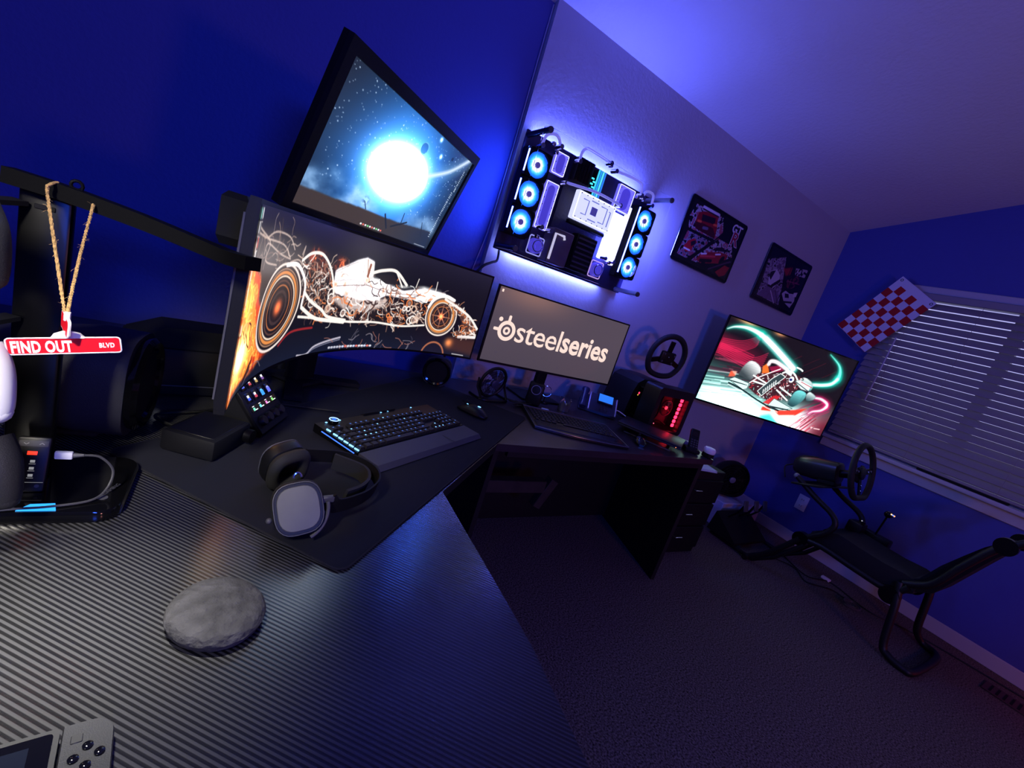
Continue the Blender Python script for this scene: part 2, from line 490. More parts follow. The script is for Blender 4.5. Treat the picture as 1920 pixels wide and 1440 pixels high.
# window: frame, mullion, panes, sill
win = bpy.data.objects.new('window_1', None); COL.objects.link(win); struct(win, 'white framed window behind the blind')
glass = mat('window_glass', (1, 1, 1), 0.02, trans=1.0, ior=1.05)
g = G(); fx = XW + 0.07
for (ya, yb, za, zb) in ((WY1 - .05, WY1, WZ0, WZ1), (WY0, WY0 + .05, WZ0, WZ1), (WY0 + .05, WY1 - .05, WZ0, WZ0 + .05), (WY0 + .05, WY1 - .05, WZ1 - .05, WZ1)):
    g.rbox((fx, (ya + yb) / 2, (za + zb) / 2), (.06, yb - ya, zb - za), .004, 1)
g.obj('frame', trim_white, win)
for ym in (0.81, 0.18):
    G().rbox((fx, ym, (WZ0 + WZ1) / 2), (.05, .07, WZ1 - WZ0 - .1), .004, 1).obj('mullion', trim_white, win)
for (ya, yb) in ((0.845, 1.39), (0.215, 0.775), (-0.40, 0.145)):
    G().box((fx + .01, (ya + yb) / 2, (WZ0 + WZ1) / 2), (.004, yb - ya, WZ1 - WZ0 - .1)).obj('pane', glass, win, 0)
G().rbox((XW - 0.025, 0.50, 0.905), (0.11, 2.06, 0.028), .006, 2).obj('sill', trim_white, win)
G().rbox((XW - 0.010, 0.50, 0.855), (0.02, 1.98, 0.07), .004, 1).obj('apron', trim_white, win)
# top casing of the window
G().rbox((XW - 0.010, 0.50, 2.075), (0.02, 2.0, 0.055), .004, 1).obj('head_trim', trim_white, win)

# wooden slat blind
slat_m = mat('blind_slat', (0.25, 0.235, 0.25), 0.5)
bl = thing('window_blind', 'wide white horizontal slat blind covering the window', 'blind', (XW - 0.045, 0, 0))
BY0, BY1 = -0.44, 1.46
byc, byl = (BY0 + BY1) / 2, BY1 - BY0
G().rbox((0, byc, 2.025), (.05, byl, .045), .003, 1).obj('head_rail', slat_m, bl)
d, th = 0.055, R_(54)
P = 0.047
n_sl = 22
rings = []
for yy in (BY0, BY1):
    pr = []
    for k in range(5):
        s = (k / 4 - .5) * d; cv = 0.0025 * (1 - (2 * k / 4 - 1) ** 2)
        pr.append((s * math.cos(th) - cv * math.sin(th), yy, s * math.sin(th) + cv * math.cos(th)))
    pr2 = [(p[0] + .0022 * math.sin(th), p[1], p[2] - .0022 * math.cos(th)) for p in reversed(pr)]
    rings.append(pr + pr2)
s0 = G().loft(rings).obj('slat', slat_m, bl); s0.location = (0, 0, 1.97)
for i in range(1, n_sl):
    inst(s0, bl, (0, 0, 1.97 - i * P))
G().rbox((0, byc, 0.945), (.045, byl, .018), .003, 1).obj('bottom_rail', slat_m, bl)
for yy in (1.30, 0.98, 0.52, 0.05):
    G().cyl((-.030, yy, 0.95), (-.030, yy, 2.01), .0012, n=5).obj('ladder_cord', slat_m, bl)
G().cyl((-.045, 1.323, 1.24), (-.045, 1.323, 1.715), .0045, n=8).obj('wand', mat('wand', (0.55, 0.55, 0.6), .25), bl)

# red and white chequered flag pinned over the blind
fl = thing('checkered_flag', 'small red and white chequered flag with metal eyelets hung at the blind corner', 'flag', (3.868, 1.454, 2.134),
           frame((0, -0.247, -0.151), (0, -0.249 * -1, -0.418)))
def flag_mat():
    m = bpy.data.materials.new('flag_cloth'); m.use_nodes = True; nt = m.node_tree; b = nt.nodes['Principled BSDF']
    tc = nt.nodes.new('ShaderNodeTexCoord'); mp = nt.nodes.new('ShaderNodeMapping')
    mp.inputs['Location'].default_value = (0, -0.9, 0.5)
    mp.inputs['Scale'].default_value = (1 / 0.0485, 1 / 0.0545, 0)
    ck = nt.nodes.new('ShaderNodeTexChecker'); ck.inputs['Scale'].default_value = 1.0
    ck.inputs['Color1'].default_value = (*hx(176, 10, 18), 1); ck.inputs['Color2'].default_value = (*hx(215, 215, 225), 1)
    b.inputs['Roughness'].default_value = 0.8
    nt.links.new(tc.outputs['Object'], mp.inputs['Vector']); nt.links.new(mp.outputs[0], ck.inputs['Vector']); nt.links.new(ck.outputs['Color'], b.inputs['Base Color'])
    return m
FW, FL = 0.29, 0.487
def cloth(y0, y1, z0):
    g = G(); nx, ny = 14, 16; vs = []
    for j in range(ny + 1):
        for i in range(nx + 1):
            x = FW * i / nx; y = y0 + (y1 - y0) * j / ny
            w = 0.004 * math.sin(x * 26 + y * 9) * (y / FL)
            vs.append((x, y, z0 + w))
    k = (nx + 1) * (ny + 1)
    vs += [(a, b, c - 0.0015) for a, b, c in vs]
    fs = [(j * (nx + 1) + i, j * (nx + 1) + i + 1, (j + 1) * (nx + 1) + i + 1, (j + 1) * (nx + 1) + i) for j in range(ny) for i in range(nx)]
    fs += [tuple(k + q for q in reversed(f)) for f in fs]
    g.add(vs, fs); return g
cloth(0.051, FL, 0).obj('cloth', flag_mat(), fl)
cloth(0.0, 0.051, 0).obj('header_band', mat('flag_header', hx(215, 215, 225), .8), fl)
for xx in (0.018, FW - 0.018):
    G().lathe([(.006, .001), (.0095, .003), (.0095, -.003), (.006, -.003), (.006, .001)], 16, Matrix.Translation((xx, .02, 0))).obj('eyelet', DARKMET, fl)

# wall outlet
ol = thing('wall_outlet', 'white wall outlet plate under the blue window wall', 'outlet', (XW - .004, 1.42, 0.335), (0, 0, 0))
G().rbox((0, 0, 0), (.008, .078, .122), .003, 2).obj('plate', WHITE, ol)
for zz in (-.025, .025):
    o = G().rbox((-.005, 0, zz), (.004, .034, .030), .004, 2).obj('socket', WHITE, ol)
    for yy in (-.007, .007): G().box((-.0075, yy, zz), (.001, .003, .010)).obj('slot', BLACKM, o, 0)
# dark narrow tray lying along the sill
sb = thing('sill_tray', 'long flat black strip lying on the window sill', 'tray', (XW - .045, 0.68, 0.9195))
G().rbox((0, 0, .009), (.042, .44, .018), .006, 2).obj('body', BLACKM, sb)
G().box((-.0, 0, .0185), (.004, .40, .001)).obj('edge_line', GREY, sb, 0)
# telescopic blind cord end / rod clip by the TV corner
rc = thing('rod_clip', 'small black clip on the white rod at the sill end', 'clip', (3.88, 1.525, 0.898))
G().rbox((0, 0, 0), (.045, .05, .045), .008, 2).obj('clamp', BLACKM, rc)
G().cyl((0, .02, .005), (.0, .075, .02), .010, n=12).obj('rod_end', WHITE, rc)
# cable in the left corner of the back wall
g = G()
pts = [(AX - .006, YL - .006, 2.42), (AX - .008, YL - .008, 2.2), (AX - .006, YL - .006, 1.95), (AX - .008, YL - .008, 1.65), (AX - .014, YL - .008, 1.45), (AX - .035, YL - .008, 1.27), (AX - .05, YL - .008, 1.0), (AX - .05, YL - .008, .70)]
tag(g.tube(spline(pts, 5), .003, 6).obj('corner_cable', mat('blue_cable', (0.30, 0.32, 0.55), .5)), 'thin pale cable running down the corner of the blue wall', 'cable')
# floor register
fv = thing('floor_vent', 'brown slotted floor vent near the window wall baseboard', 'vent', (3.66, 0.03, 0.002), (0, 0, R_(0)))
G().rbox((0, 0, .002), (.14, .28, .005), .002, 1).obj('frame', mat('brown_vent', hx(70, 45, 38), .5), fv)
for i in range(9): G().box((0, -.11 + i * .0275, .0052), (.10, .010, .001)).obj('slot', BLACKM, fv, 0)

# ================================================================ NEAR DESK (carbon pattern top)
DZ = 0.75
def carbon_mat():
    m = bpy.data.materials.new('carbon_fibre_vinyl'); m.use_nodes = True; nt = m.node_tree; b = nt.nodes['Principled BSDF']
    N = nt.nodes.new; L = nt.links.new
    tc = N('ShaderNodeTexCoord'); mp = N('ShaderNodeMapping'); mp.inputs['Rotation'].default_value = (0, 0, R_(-47))
    L(tc.outputs['Object'], mp.inputs['Vector'])
    wv = N('ShaderNodeTexWave'); wv.wave_type = 'BANDS'; wv.bands_direction = 'X'; wv.wave_profile = 'SIN'
    wv.inputs['Scale'].default_value = 54.0; wv.inputs['Distortion'].default_value = 0.0
    w2 = N('ShaderNodeTexWave'); w2.wave_type = 'BANDS'; w2.bands_direction = 'Y'; w2.inputs['Scale'].default_value = 170.0
    L(mp.outputs[0], wv.inputs['Vector']); L(mp.outputs[0], w2.inputs['Vector'])
    mx = N('ShaderNodeMath'); mx.operation = 'MULTIPLY_ADD'; mx.inputs[1].default_value = 0.18
    L(w2.outputs['Fac'], mx.inputs[0]); L(wv.outputs['Fac'], mx.inputs[2])
    bp = N('ShaderNodeBump'); bp.inputs['Strength'].default_value = 0.06; bp.inputs['Distance'].default_value = 0.002
    L(mx.outputs[0], bp.inputs['Height']); L(bp.outputs['Normal'], b.inputs['Normal'])
    rp = N('ShaderNodeValToRGB'); rp.color_ramp.elements[0].color = (*hx(20, 20, 21), 1); rp.color_ramp.elements[1].color = (*hx(62, 62, 63), 1)
    rp.color_ramp.elements[0].position = 0.35; rp.color_ramp.elements[1].position = 0.75
    L(wv.outputs['Fac'], rp.inputs['Fac']); L(rp.outputs['Color'], b.inputs['Base Color'])
    b.inputs['Roughness'].default_value = 0.20; b.inputs['Specular IOR Level'].default_value = 0.55
    return m
CARBON = carbon_mat()
EDGE = mat('desk_edge', hx(12, 12, 14), 0.6)
desk = thing('carbon_desk', 'black desk with ribbed carbon fibre pattern top along the blue wall', 'desk', (0, 0, 0))
poly = [(-0.80, -0.60), (0.395, -0.60), (0.415, 0.0), (0.430, 0.23), (0.4555, 0.40), (0.4635, 0.544), (0.478, 0.849), (0.795, 1.150), (0.795, 1.885), (-0.80, 1.885)]
G().prism(poly, DZ - 0.030, DZ - 0.0006).obj('tabletop', EDGE, desk, 0)
G().add([(x, y, DZ) for x, y in poly] + [(x, y, DZ - .0008) for x, y in poly],
        [tuple(range(len(poly))), tuple(reversed(range(len(poly), 2 * len(poly))))]).obj('vinyl_cover', CARBON, desk, 0)
for (x, y) in ((0.33, -0.45), (-0.70, -0.45), (0.36, 0.74), (-0.70, 1.78), (0.66, 1.78)):
    lg = G().rbox((x, y, (DZ - .03) / 2), (.05, .05, DZ - .032), .004, 1).obj('leg', BLACKM, desk)
G().rbox((0.335, 0.145, 0.70), (.04, 1.14, .04), .003, 1).obj('side_rail', BLACKM, desk)
# wooden crossbar under the corner


# desk mat
ANG = R_(43.4)
pm = thing('desk_mat', 'large black cloth desk mat with stitched edge', 'desk mat', (0.204, 0.598, DZ), (0, 0, ANG))
padm = mat('mat_cloth', hx(27, 28, 36), 0.85, spec=0.2, bump=(900, .25, 2, .001))
PL, PW = 1.22, 0.52
pp = rrect(PL, PW, .022, 6, PL / 2, PW / 2)
G().prism(pp, 0.0004, 0.0040).obj('cloth', padm, pm, 0)
G().tube([(x, y, 0.0032) for x, y in pp], .0019, 6, closed=True).obj('stitched_edge', mat('stitch', hx(20, 20, 24), .8, bump=(700, .8)), pm)
PZ = DZ + 0.0042

# slate coaster stone
st = thing('slate_stone', 'flat round grey slate stone with chipped edge on carbon desk', 'stone', (0.040, 0.538, DZ), (0, 0, R_(10)))
random.seed(4)
def stone():
    rng = np.random.RandomState(3); n = 72
    ph = rng.rand(8) * 6.28
    def wob(a, s): return sum(math.sin(a * (k + 2) + ph[k]) * s / (k + 1.3) for k in range(6))
    rings = []
    prof = [(.60, 0.0), (.86, .001), (.955, .005), (.985, .009), (1.0, .0125), (.985, .0155), (.95, .0185), (.90, .0208), (.82, .0222), (.70, .0232), (.5, .0238), (.25, .0240)]
    for k, (f, z) in enumerate(prof):
        r_ = []
        for i in range(n):
            a = 2 * math.pi * i / n
            chip = 0.0
            if 3.4 < a < 6.0 and 3 <= k <= 7:
                chip = -.030 * abs(math.sin(a * 7 + k * 1.3)) * (1 if k in (5, 6) else .45)
            rr = f * (1 + wob(a, .012)) + chip * (.5 + rng.rand() * .5) + (rng.rand() - .5) * .006
            zz = z + (rng.rand() - .5) * (.0007 if k < 9 else .0002) + (wob(a * 1.7, .0006) if 2 < k < 9 else 0)
            r_.append((rr * .0545 * math.cos(a), rr * .058 * math.sin(a), max(0, zz)))
        rings.append(r_)
    return G().loft(rings)
stone().obj('body', mat('slate', hx(56, 55, 57), .8, spec=.25, bump=(95, 1.0, 6, .005), var=(50, .38)), st, 25)

# ---------------------------------------------------------------- gaming keyboard with wrist rest
KA = R_(32.3)
kb = thing('gaming_keyboard', 'full-size black gaming keyboard with blue backlight and wrist rest on desk mat', 'keyboard', (0.344, 0.922, PZ), (0, 0, KA))
KW = 0.470
plate = mat('brushed_black', hx(20, 20, 22), .35, .6)
LEDB = emat('led_ice_blue', (120, 190, 255), 2.6)
LEDD = emat('led_dim_blue', (70, 120, 220), 0.9)
LEDX = emat('led_blue_strip', (60, 110, 255), 2.2)
# body wedge: y from .078 (front of key field) to .240
g = G(); y0, y1, h0, h1 = .080, .238, .016, .026
g.loft([[(x, y0, .001), (x, y1, .004), (x, y1, h1), (x, y0, h0)] for x in (0, KW)])
g.obj('case', plate, kb, 0)
slope = math.atan2(h1 - h0, y1 - y0)
rest = G().loft([[(x, .0, .002), (x, .076, .002), (x, .076, .0165), (x, .012, .013)] for x in (0.0, KW)])
wr = rest.obj('wrist_rest', mat('leatherette', hx(54, 54, 62), .55, bump=(600, .3)), kb, 0)
G().box((KW * .68, .040, .0152), (.0012, .06, .0004)).obj('seam', BLACKM, wr, 0)
key_m = mat('keycap', hx(24, 24, 27), .55)
def keymesh(w, d=.0165, h=.0085):
    g = G(); a, b2 = w / 2, d / 2; t = .0022
    g.add([(-a, -b2, 0), (a, -b2, 0), (a, b2, 0), (-a, b2, 0), (-a + t, -b2 + t * .7, h), (a - t, -b2 + t * .7, h), (a - t, b2 - t, h), (-a + t, b2 - t, h)],
          [(3, 2, 1, 0), (4, 5, 6, 7), (0, 1, 5, 4), (1, 2, 6, 5), (2, 3, 7, 6), (3, 0, 4, 7)])
    return g
KCACHE = {}
U = 0.01905
def put_key(cx, cy, wu, lit, hu=1.0, rot=None):
    key = (round(wu, 2), round(hu, 2))
    z = h0 + (cy - y0) * math.tan(slope)
    if key not in KCACHE:
        o = keymesh(wu * U - .0022, hu * U - .0022).obj('key', key_m, kb, 0); KCACHE[key] = o
    else:
        o = inst(KCACHE[key], kb, (0, 0, 0), name='key')
    o.location = (cx, cy, z); o.rotation_euler = (slope, 0, 0)
    if lit:
        lm = LEDB if lit > 1 else LEDD
        lk = ('leg', lit, wu > 1.4)
        if lk not in KCACHE:
            KCACHE[lk] = G().rbox((0, 0, 0), (.0075 if wu > 1.4 else .0042, .0032, .0006), .0003, 1).obj('legend', lm, o, 0)
            KCACHE[lk].location = (0, .0018, .0087)
        else:
            inst(KCACHE[lk], o, (0, .0018, .0087), name='legend')
rng = random.Random(7)
x_main = .030
rows = [
    (5, [1, 0, 1, 1, 1, 1, .5, 1, 1, 1, 1, .5, 1, 1, 1, 1]),
    (4, [1] * 13 + [2]),
    (3, [1.5] + [1] * 12 + [1.5]),
    (2, [1.75] + [1] * 11 + [2.25]),
    (1, [2.25] + [1] * 10 + [2.75]),
    (0, [1.25, 1.25, 1.25, 6.25, 1.25, 1.25, 1.25, 1.25]),
]
yk = lambda r: y0 + .012 + r * U + (.006 if r == 5 else 0)
for r, ks in rows:
    x = x_main
    for i, wu in enumerate(ks):
        if r == 5 and wu in (0, .5):
            x += U * (1.0 if wu == 0 else .5) ; continue
        lit = 1 if rng.random() < .8 else 0
        if (r, i) in ((4, 1), (3, 2), (2, 1), (2, 2), (2, 3), (4, 6), (5, 9), (4, 12)): lit = 2
        put_key(x + wu * U / 2, yk(r), wu, lit); x += wu * U
xn = x_main + 15 * U + .006
for r in (5, 4, 3):
    for c in range(3): put_key(xn + (c + .5) * U, yk(r), 1, 1)
put_key(xn + 1.5 * U, yk(1), 1, 2)
for c in range(3): put_key(xn + (c + .5) * U, yk(0), 1, 2)
xp = xn + 3 * U + .006
for r in (4, 3, 2, 1, 0):
    for c in range(4):
        if c == 3 and r in (3, 1, 2, 0): continue
        if r == 0 and c == 1: continue
        put_key(xp + ((c + .5) if not (r == 0 and c == 0) else 1.0) * U, yk(r), 2 if (r == 0 and c == 0) else 1, 1)
put_key(xp + 3.5 * U, yk(2) + U / 2, 1, 1, hu=2.0); put_key(xp + 3.5 * U, yk(0) + U / 2, 1, 1, hu=2.0)
# macro key column with its bright light bar
for r in range(6): put_key(.018, yk(r) - (.003 if r == 5 else 0), .95, 1)
for r in range(6):
    z = h0 + (yk(r) - y0) * math.tan(slope)
    G().rbox((0.0042, yk(r) - .003, z + .003), (.0035, .0155, .004), .001, 1).obj('light_bar', LEDB, kb)
G().bar([(-.0005, y0 + .01, .010), (-.0005, y1 - .03, .016)], .0012, .0022).obj('side_glow', LEDX, kb, 0)
# control wheel, media keys
zz = h1 + .001
G().lathe([(0, 0), (.0125, 0), (.0125, .006), (.0105, .0075), (0, .0075)], 28, Matrix.Translation((.050, .226, zz))).obj('control_wheel', GLOSS, kb)
G().tube(ring_pts((.050, .226, zz + .0078), .0118, 28), .0011, 6, closed=True).obj('wheel_ring', emat('ring_glow', (150, 190, 255), 2.4), kb)
G().lathe([(0, 0), (.005, 0), (.005, .0008), (0, .0008)], 20, Matrix.Translation((.050, .226, zz + .0076))).obj('wheel_centre', emat('wheel_blue', (40, 110, 255), 1.4), kb)
for x in (.028, .072): G().rbox((x, .228, zz + .001), (.006, .005, .002), .001, 1).obj('media_button', LEDB, kb)
for x in (.235, .265, .375): G().rbox((x, .2335, zz + .0005), (.0055 if x != .265 else .003, .004, .001), .0004, 1).obj('status_light', LEDB, kb)
G().loft([[(.17, .236, zz - .002), (.17, .252, zz - .006), (.17, .236, zz + .004)], [(.30, .236, zz - .002), (.30, .252, zz - .006), (.30, .236, zz + .004)]]).obj('cable_port', BLACKM, kb, 0)
tag(G().tube(spline([(0.30, 1.26, PZ + .01), (0.22, 1.28, PZ + .004), (0.10, 1.30, PZ + .003), (0.05, 1.36, PZ + .003)], 6), .0028, 6).obj('keyboard_cable', CABLE), 'black braided cable behind the gaming keyboard', 'cable')

# ---------------------------------------------------------------- gaming mouse on the mat
def mouse(name, label, loc, rz, lights, size=1.0, mt=None, group=None):
    t = thing(name, label, 'mouse', loc, (0, 0, rz), group, size)
    rings = []
    for k in range(13):
        y = -.062 + .124 * k / 12; s = math.sin(math.pi * (k + .6) / 13.2)
        w = .031 * (s ** .45) * (1 - .10 * math.cos((y - .01) * 50)); h = .038 * (s ** .6) * (1 - .25 * max(0, y) / .062)
        ring = []
        for i in range(18):
            a = math.pi * 2 * i / 18
            ring.append((w * math.cos(a), y, max(0.0, .008 + (h - .008) * math.sin(a)) if math.sin(a) >= 0 else 0.008 + .008 * math.sin(a)))
        rings.append(ring)
    b = G().loft(rings).obj('shell', mt or BLACK, t)
    G().box((0, .032, .0335), (.0012, .045, .006)).obj('button_gap', BLACKM, t, 0)
    G().cyl((-.004, .034, .033), (.004, .034, .033), .010, n=16).obj('scroll_wheel', RUBBER, t)
    for (x, y, z, r) in lights:
        G().ball((x, y, z), (r, r * 1.3, .0012), 10, 6).obj('light', LEDB, t)
    return t
mouse('gaming_mouse', 'black gaming mouse with glowing blue emblem on desk mat', (0.815, 1.405, PZ), R_(35), [(0, -.022, .0375, .0055), (-.014, .022, .034, .003)])

# ---------------------------------------------------------------- stream controller with small screens
sd = thing('stream_controller', 'small tilted control deck with lit icon keys and dials on desk mat', 'controller', (0.105, 1.068, PZ), (0, 0, R_(64)))
# local x along its front edge, y to the back, tilted face
T = R_(52); SW, SH = .140, .138
face = Matrix.Translation((SW / 2, 0.012, .004)) @ Matrix.Rotation(T, 4, 'X')
G().loft([[(0, 0.008, 0), (0, .112, 0), (0, .105, .112), (0, .092, .112), (0, .004, .010)], [(SW, 0.008, 0), (SW, .112, 0), (SW, .105, .112), (SW, .092, .112), (SW, .004, .010)]]).obj('stand', BLACKM, sd, 0)
fp = bpy.data.objects.new('face', None); COL.objects.link(fp)
COL.objects.unlink(fp); bpy.data.objects.remove(fp)
fc = G(face).rbox((0, SH / 2, .0), (SW, SH, .016), .005, 2).obj('face_plate', BLACK, sd)
icons = [((90, 110, 235), (235, 235, 245)), ((190, 70, 80), (240, 240, 240)), ((190, 160, 90), (245, 235, 210)), ((120, 80, 150), (240, 240, 245)),
         ((60, 90, 230), (235, 240, 250)), ((200, 70, 90), (245, 240, 240)), ((60, 160, 250), (90, 190, 255)), ((100, 110, 240), (150, 160, 250))]
key_scr = mat('key_screen', hx(6, 6, 9), .2)
for i in range(8):
    c, r = i % 4, i // 4
    x = -.0475 + c * .0317; y = SH - .020 - r * .031
    kx = face @ Matrix.Translation((x, y, .0085))
    k = G(kx).rbox((0, 0, 0), (.025, .025, .003), .003, 2).obj('screen_key', key_scr, sd)
    big = i >= 6
    G(kx).rbox((0.0, -.0035, .0016), (.014 if big else .011, .013 if big else .006, .0006), .0006, 1).obj('icon', emat('icon_a%d' % i, icons[i][0], 1.2), k, 0)
    G(kx).rbox((-.001, .0030 if not big else .004, .0018), (.008, .006 if not big else .004, .0006), .0006, 1).obj('icon_mark', emat('icon_b%d' % i, icons[i][1], 1.5), k, 0)
bx = face @ Matrix.Translation((0, .060, .0085))
tb = G(bx).rbox((0, 0, 0), (.122, .016, .002), .002, 1).obj('touch_bar', key_scr, sd)
for i, c in enumerate([(120, 230, 190), (110, 220, 235), (240, 130, 200), (130, 230, 110)]):
    x = -.045 + i * .030
    G(bx).box((x - .004, -.002, .0014), (.007, .007, .0005)).obj('bar_icon', emat('bar%d' % i, c, 1.5), tb, 0)
    G(bx).box((x + .004, -.0045, .0014), (.012, .0022, .0005)).obj('bar_level', emat('bar_lv', (225, 240, 235), 1.4), tb, 0)
    G(bx).box((x - .004, .0048, .0014), (.008, .002, .0005)).obj('bar_text', emat('bar_tx', (230, 230, 235), 1.3), tb, 0)
for i in range(4):
    kx = face @ Matrix.Translation((-.046 + i * .0307, .026, .008))
    G(kx).lathe([(.0125, 0), (.0115, .010), (.010, .0115), (0, .0115)], 20).obj('dial', BLACK, sd)

# ---------------------------------------------------------------- headphone amplifier box with side knob
ab = thing('audio_amplifier', 'low black audio box with side volume knob left of the control deck', 'amplifier', (0.011, 0.936, PZ), (0, 0, R_(61)))
g = G(); g.rbox((.066, .052, .024), (.130, .104, .044), .007, 2)
g.obj('case', BLACKM, ab)
G().rbox((.066, .052, .0465), (.112, .086, .002), .004, 1).obj('top_panel', BLACK, ab)
G().cyl((.112, -.001, .022), (.112, -.016, .022), .015, n=24).obj('volume_knob', DARKMET, ab)
for xx in (.012, .12):
    for yy in (.012, .092): G().cyl((xx, yy, 0), (xx, yy, .003), .006, n=10).obj('foot', RUBBER, ab)

# small pale dot connector on the mat
tag(G().rbox((-0.055, 1.082, PZ + .006), (.016, .007, .010), .003, 2).obj('cable_plug', WHITE), 'tiny white cable plug beside the audio box', 'plug')
tag(G().tube(spline([(-.058, 1.086, PZ + .006), (-.09, 1.11, PZ + .006), (-.10, 1.15, PZ + .004), (-.02, 1.19, PZ + .004), (.05, 1.24, PZ + .004)], 6), .0035, 6).obj('black_cable', CABLE), 'thick black cable looping behind the audio box', 'cable')

# ---------------------------------------------------------------- headset lying on the mat
hs = thing('headset', 'black over-ear gaming headset lying on its side on desk mat', 'headset', (0.20, 0.82, PZ))
hs.location = (0, 0, 0)
leather = mat('ear_cushion', hx(26, 26, 27), .8, bump=(500, .3))
slate_pl = mat('speaker_plate', hx(96, 95, 90), .5, bump=(40, .2), var=(18, .12))
def earcup(c, n, up, plate):
    """c centre, n outward normal, up roughly vertical"""
    n = Vector(n).normalized(); up = Vector(up); up = (up - n * up.dot(n)).normalized(); s = up.cross(n)
    M = Matrix(((s.x, up.x, n.x, c[0]), (s.y, up.y, n.y, c[1]), (s.z, up.z, n.z, c[2]), (0, 0, 0, 1)))
    def oval(r, z, k=.88): return [(r * k * math.cos(a) * (1 - .06 * math.cos(4 * a)), r * math.sin(a) * (1 - .06 * math.cos(4 * a)), z) for a in [2 * math.pi * i / 36 for i in range(36)]]
    cup = G(M).loft([oval(.040, -.018), oval(.045, -.014), oval(.0465, -.002), oval(.0455, .006), oval(.043, .010)]).obj('ear_cup', BLACK, hs)
    G(M).tube([Vector(p) for p in oval(.0445, .0085)], .0012, 6, closed=True).obj('rim', GREY, cup)
    G(M).loft([oval(.0375, .009), oval(.0385, .0105), oval(.0375, .012), oval(.030, .0125)]).obj('speaker_plate', slate_pl if plate else BLACK, cup)
    # cushion: rounded ring behind
    g = G(M); prof = []
    R0, rr = .036, .0125
    rings = []
    for k in range(12):
        a = 2 * math.pi * k / 12
        rings.append([(x, y, z - .027) for x, y, z in oval(R0 + rr * math.cos(a), rr * 1.0 * math.sin(a))])
    rings.append(rings[0])
    g.loft(rings, cap=False).obj('ear_cushion', leather, hs)
    G(M).loft([oval(.036, -.022), oval(.036, -.020)]).obj('ear_mesh', BLACKM, hs)
    return M
c1 = Vector((0.140, 0.700, .806)); c2 = Vector((0.122, 0.862, .808))
M1 = earcup(c1, (-.12, -.88, .50), (-.25, .40, .9), True)
M2 = earcup(c2, (-.45, .80, .25), (-.1, -.15, 1), False)
# headband: steel arc lying to the right, from cup to cup
p1 = M1 @ Vector((.047, .004, -.006)); p2 = M2 @ Vector((-.044, .0, -.004))
band = spline([p1, (0.205, 0.716, .800), (0.262, 0.752, .796), (0.300, 0.805, .796), (0.296, 0.862, .796), (0.245, 0.902, .800), p2], 7)
G().bar(band, .0035, .030, up=(0.10, -.15, 1)).obj('headband', BLACKM, hs)
inner = spline([(0.222, 0.745, .797), (0.258, 0.773, .794), (0.280, 0.812, .792), (0.276, 0.853, .793), (0.225, 0.890, .797)], 7)
G().bar(inner, .006, .036, up=(0.10, -.15, 1)).obj('ski_band', leather, hs)
# yoke around the front cup
yk_ = [M1 @ Vector((.0495 * math.cos(a) * .93, .0525 * math.sin(a), .000)) for a in [R_(-75 + 75 * i / 12) for i in range(13)]]
G().tube(yk_, .0032, 8).obj('yoke', GREY, hs)
G().rbox((0, 0, 0), (.022, .009, .012), .002, 1, m=Matrix.Translation(p1) @ Matrix.Rotation(R_(10), 4, 'Z')).obj('slider', GREY, hs)
G().tube([M1 @ Vector((.005 + .006 * math.cos(a), .050 + .008 * math.sin(a), -.006)) for a in [R_(20 * i) for i in range(10)]], .0022, 8).obj('boom_loop', CHROME, hs)
G().ball(tuple(M1 @ Vector((-.045, -.010, -.004))), .005, 10, 8).obj('volume_dial', GREY, hs)

# ================================================================ LEFT SIDE OF THE NEAR DESK
# display stand with charging base, arm and post
sg = thing('controller_stand', 'black gaming stand with glossy base and long arm by the blue wall', 'stand', (0, 0, DZ))
g = G(); base = rrect(.36, .175, .030, 6, -.275, .842)
g.loft([[(x, y, .001) for x, y in base], [(x, y, .012) for x, y in base], [(-.275 + (x + .275) * .985, .842 + (y - .842) * .97, .017) for x, y in base]])
g.obj('base', GLOSS, sg)
G().rbox((-.222, .862, .232), (.052, .022, .430), .005, 2).obj('post', mat('post_black', hx(5, 5, 6), .3, spec=.3), sg)
G().rbox((-.222, .8505, .42), (.020, .002, .006), .0005, 1).obj('post_slot', BLACKM, sg)
arm = spline([(-.258, .852, .449), (-.20, .845, .446), (-.12, .835, .437), (-.05, .822, .426), (-.01, .805, .421), (.018, .780, .423)], 5)
G().bar(arm, .030, .020).obj('arm', mat('arm_black', hx(3, 3, 4), .6, spec=.12), sg)
G().tube(ring_pts((-.192, .843, .460), .006, 10, (1, 0, 0), (0, 0, 1)), .0022, 6, closed=True).obj('hook', DARKMET, sg)
G().prism([(-.205, .760), (-.165, .760), (-.170, .778), (-.195, .776)], .0172, .0184).obj('base_light', emat('base_led', (40, 150, 255), 2.0), sg)
text_mesh('maker_mark', 'GAMING', .009, GREY, sg, (-.116, .82, .0173), (0, 0, R_(68)), .0001)
G().lathe([(.0065, 0), (.0065, .0004), (0, .0004)], 20, Matrix.Translation((-.122, .795, .0172))).obj('round_mark', GREY, sg)

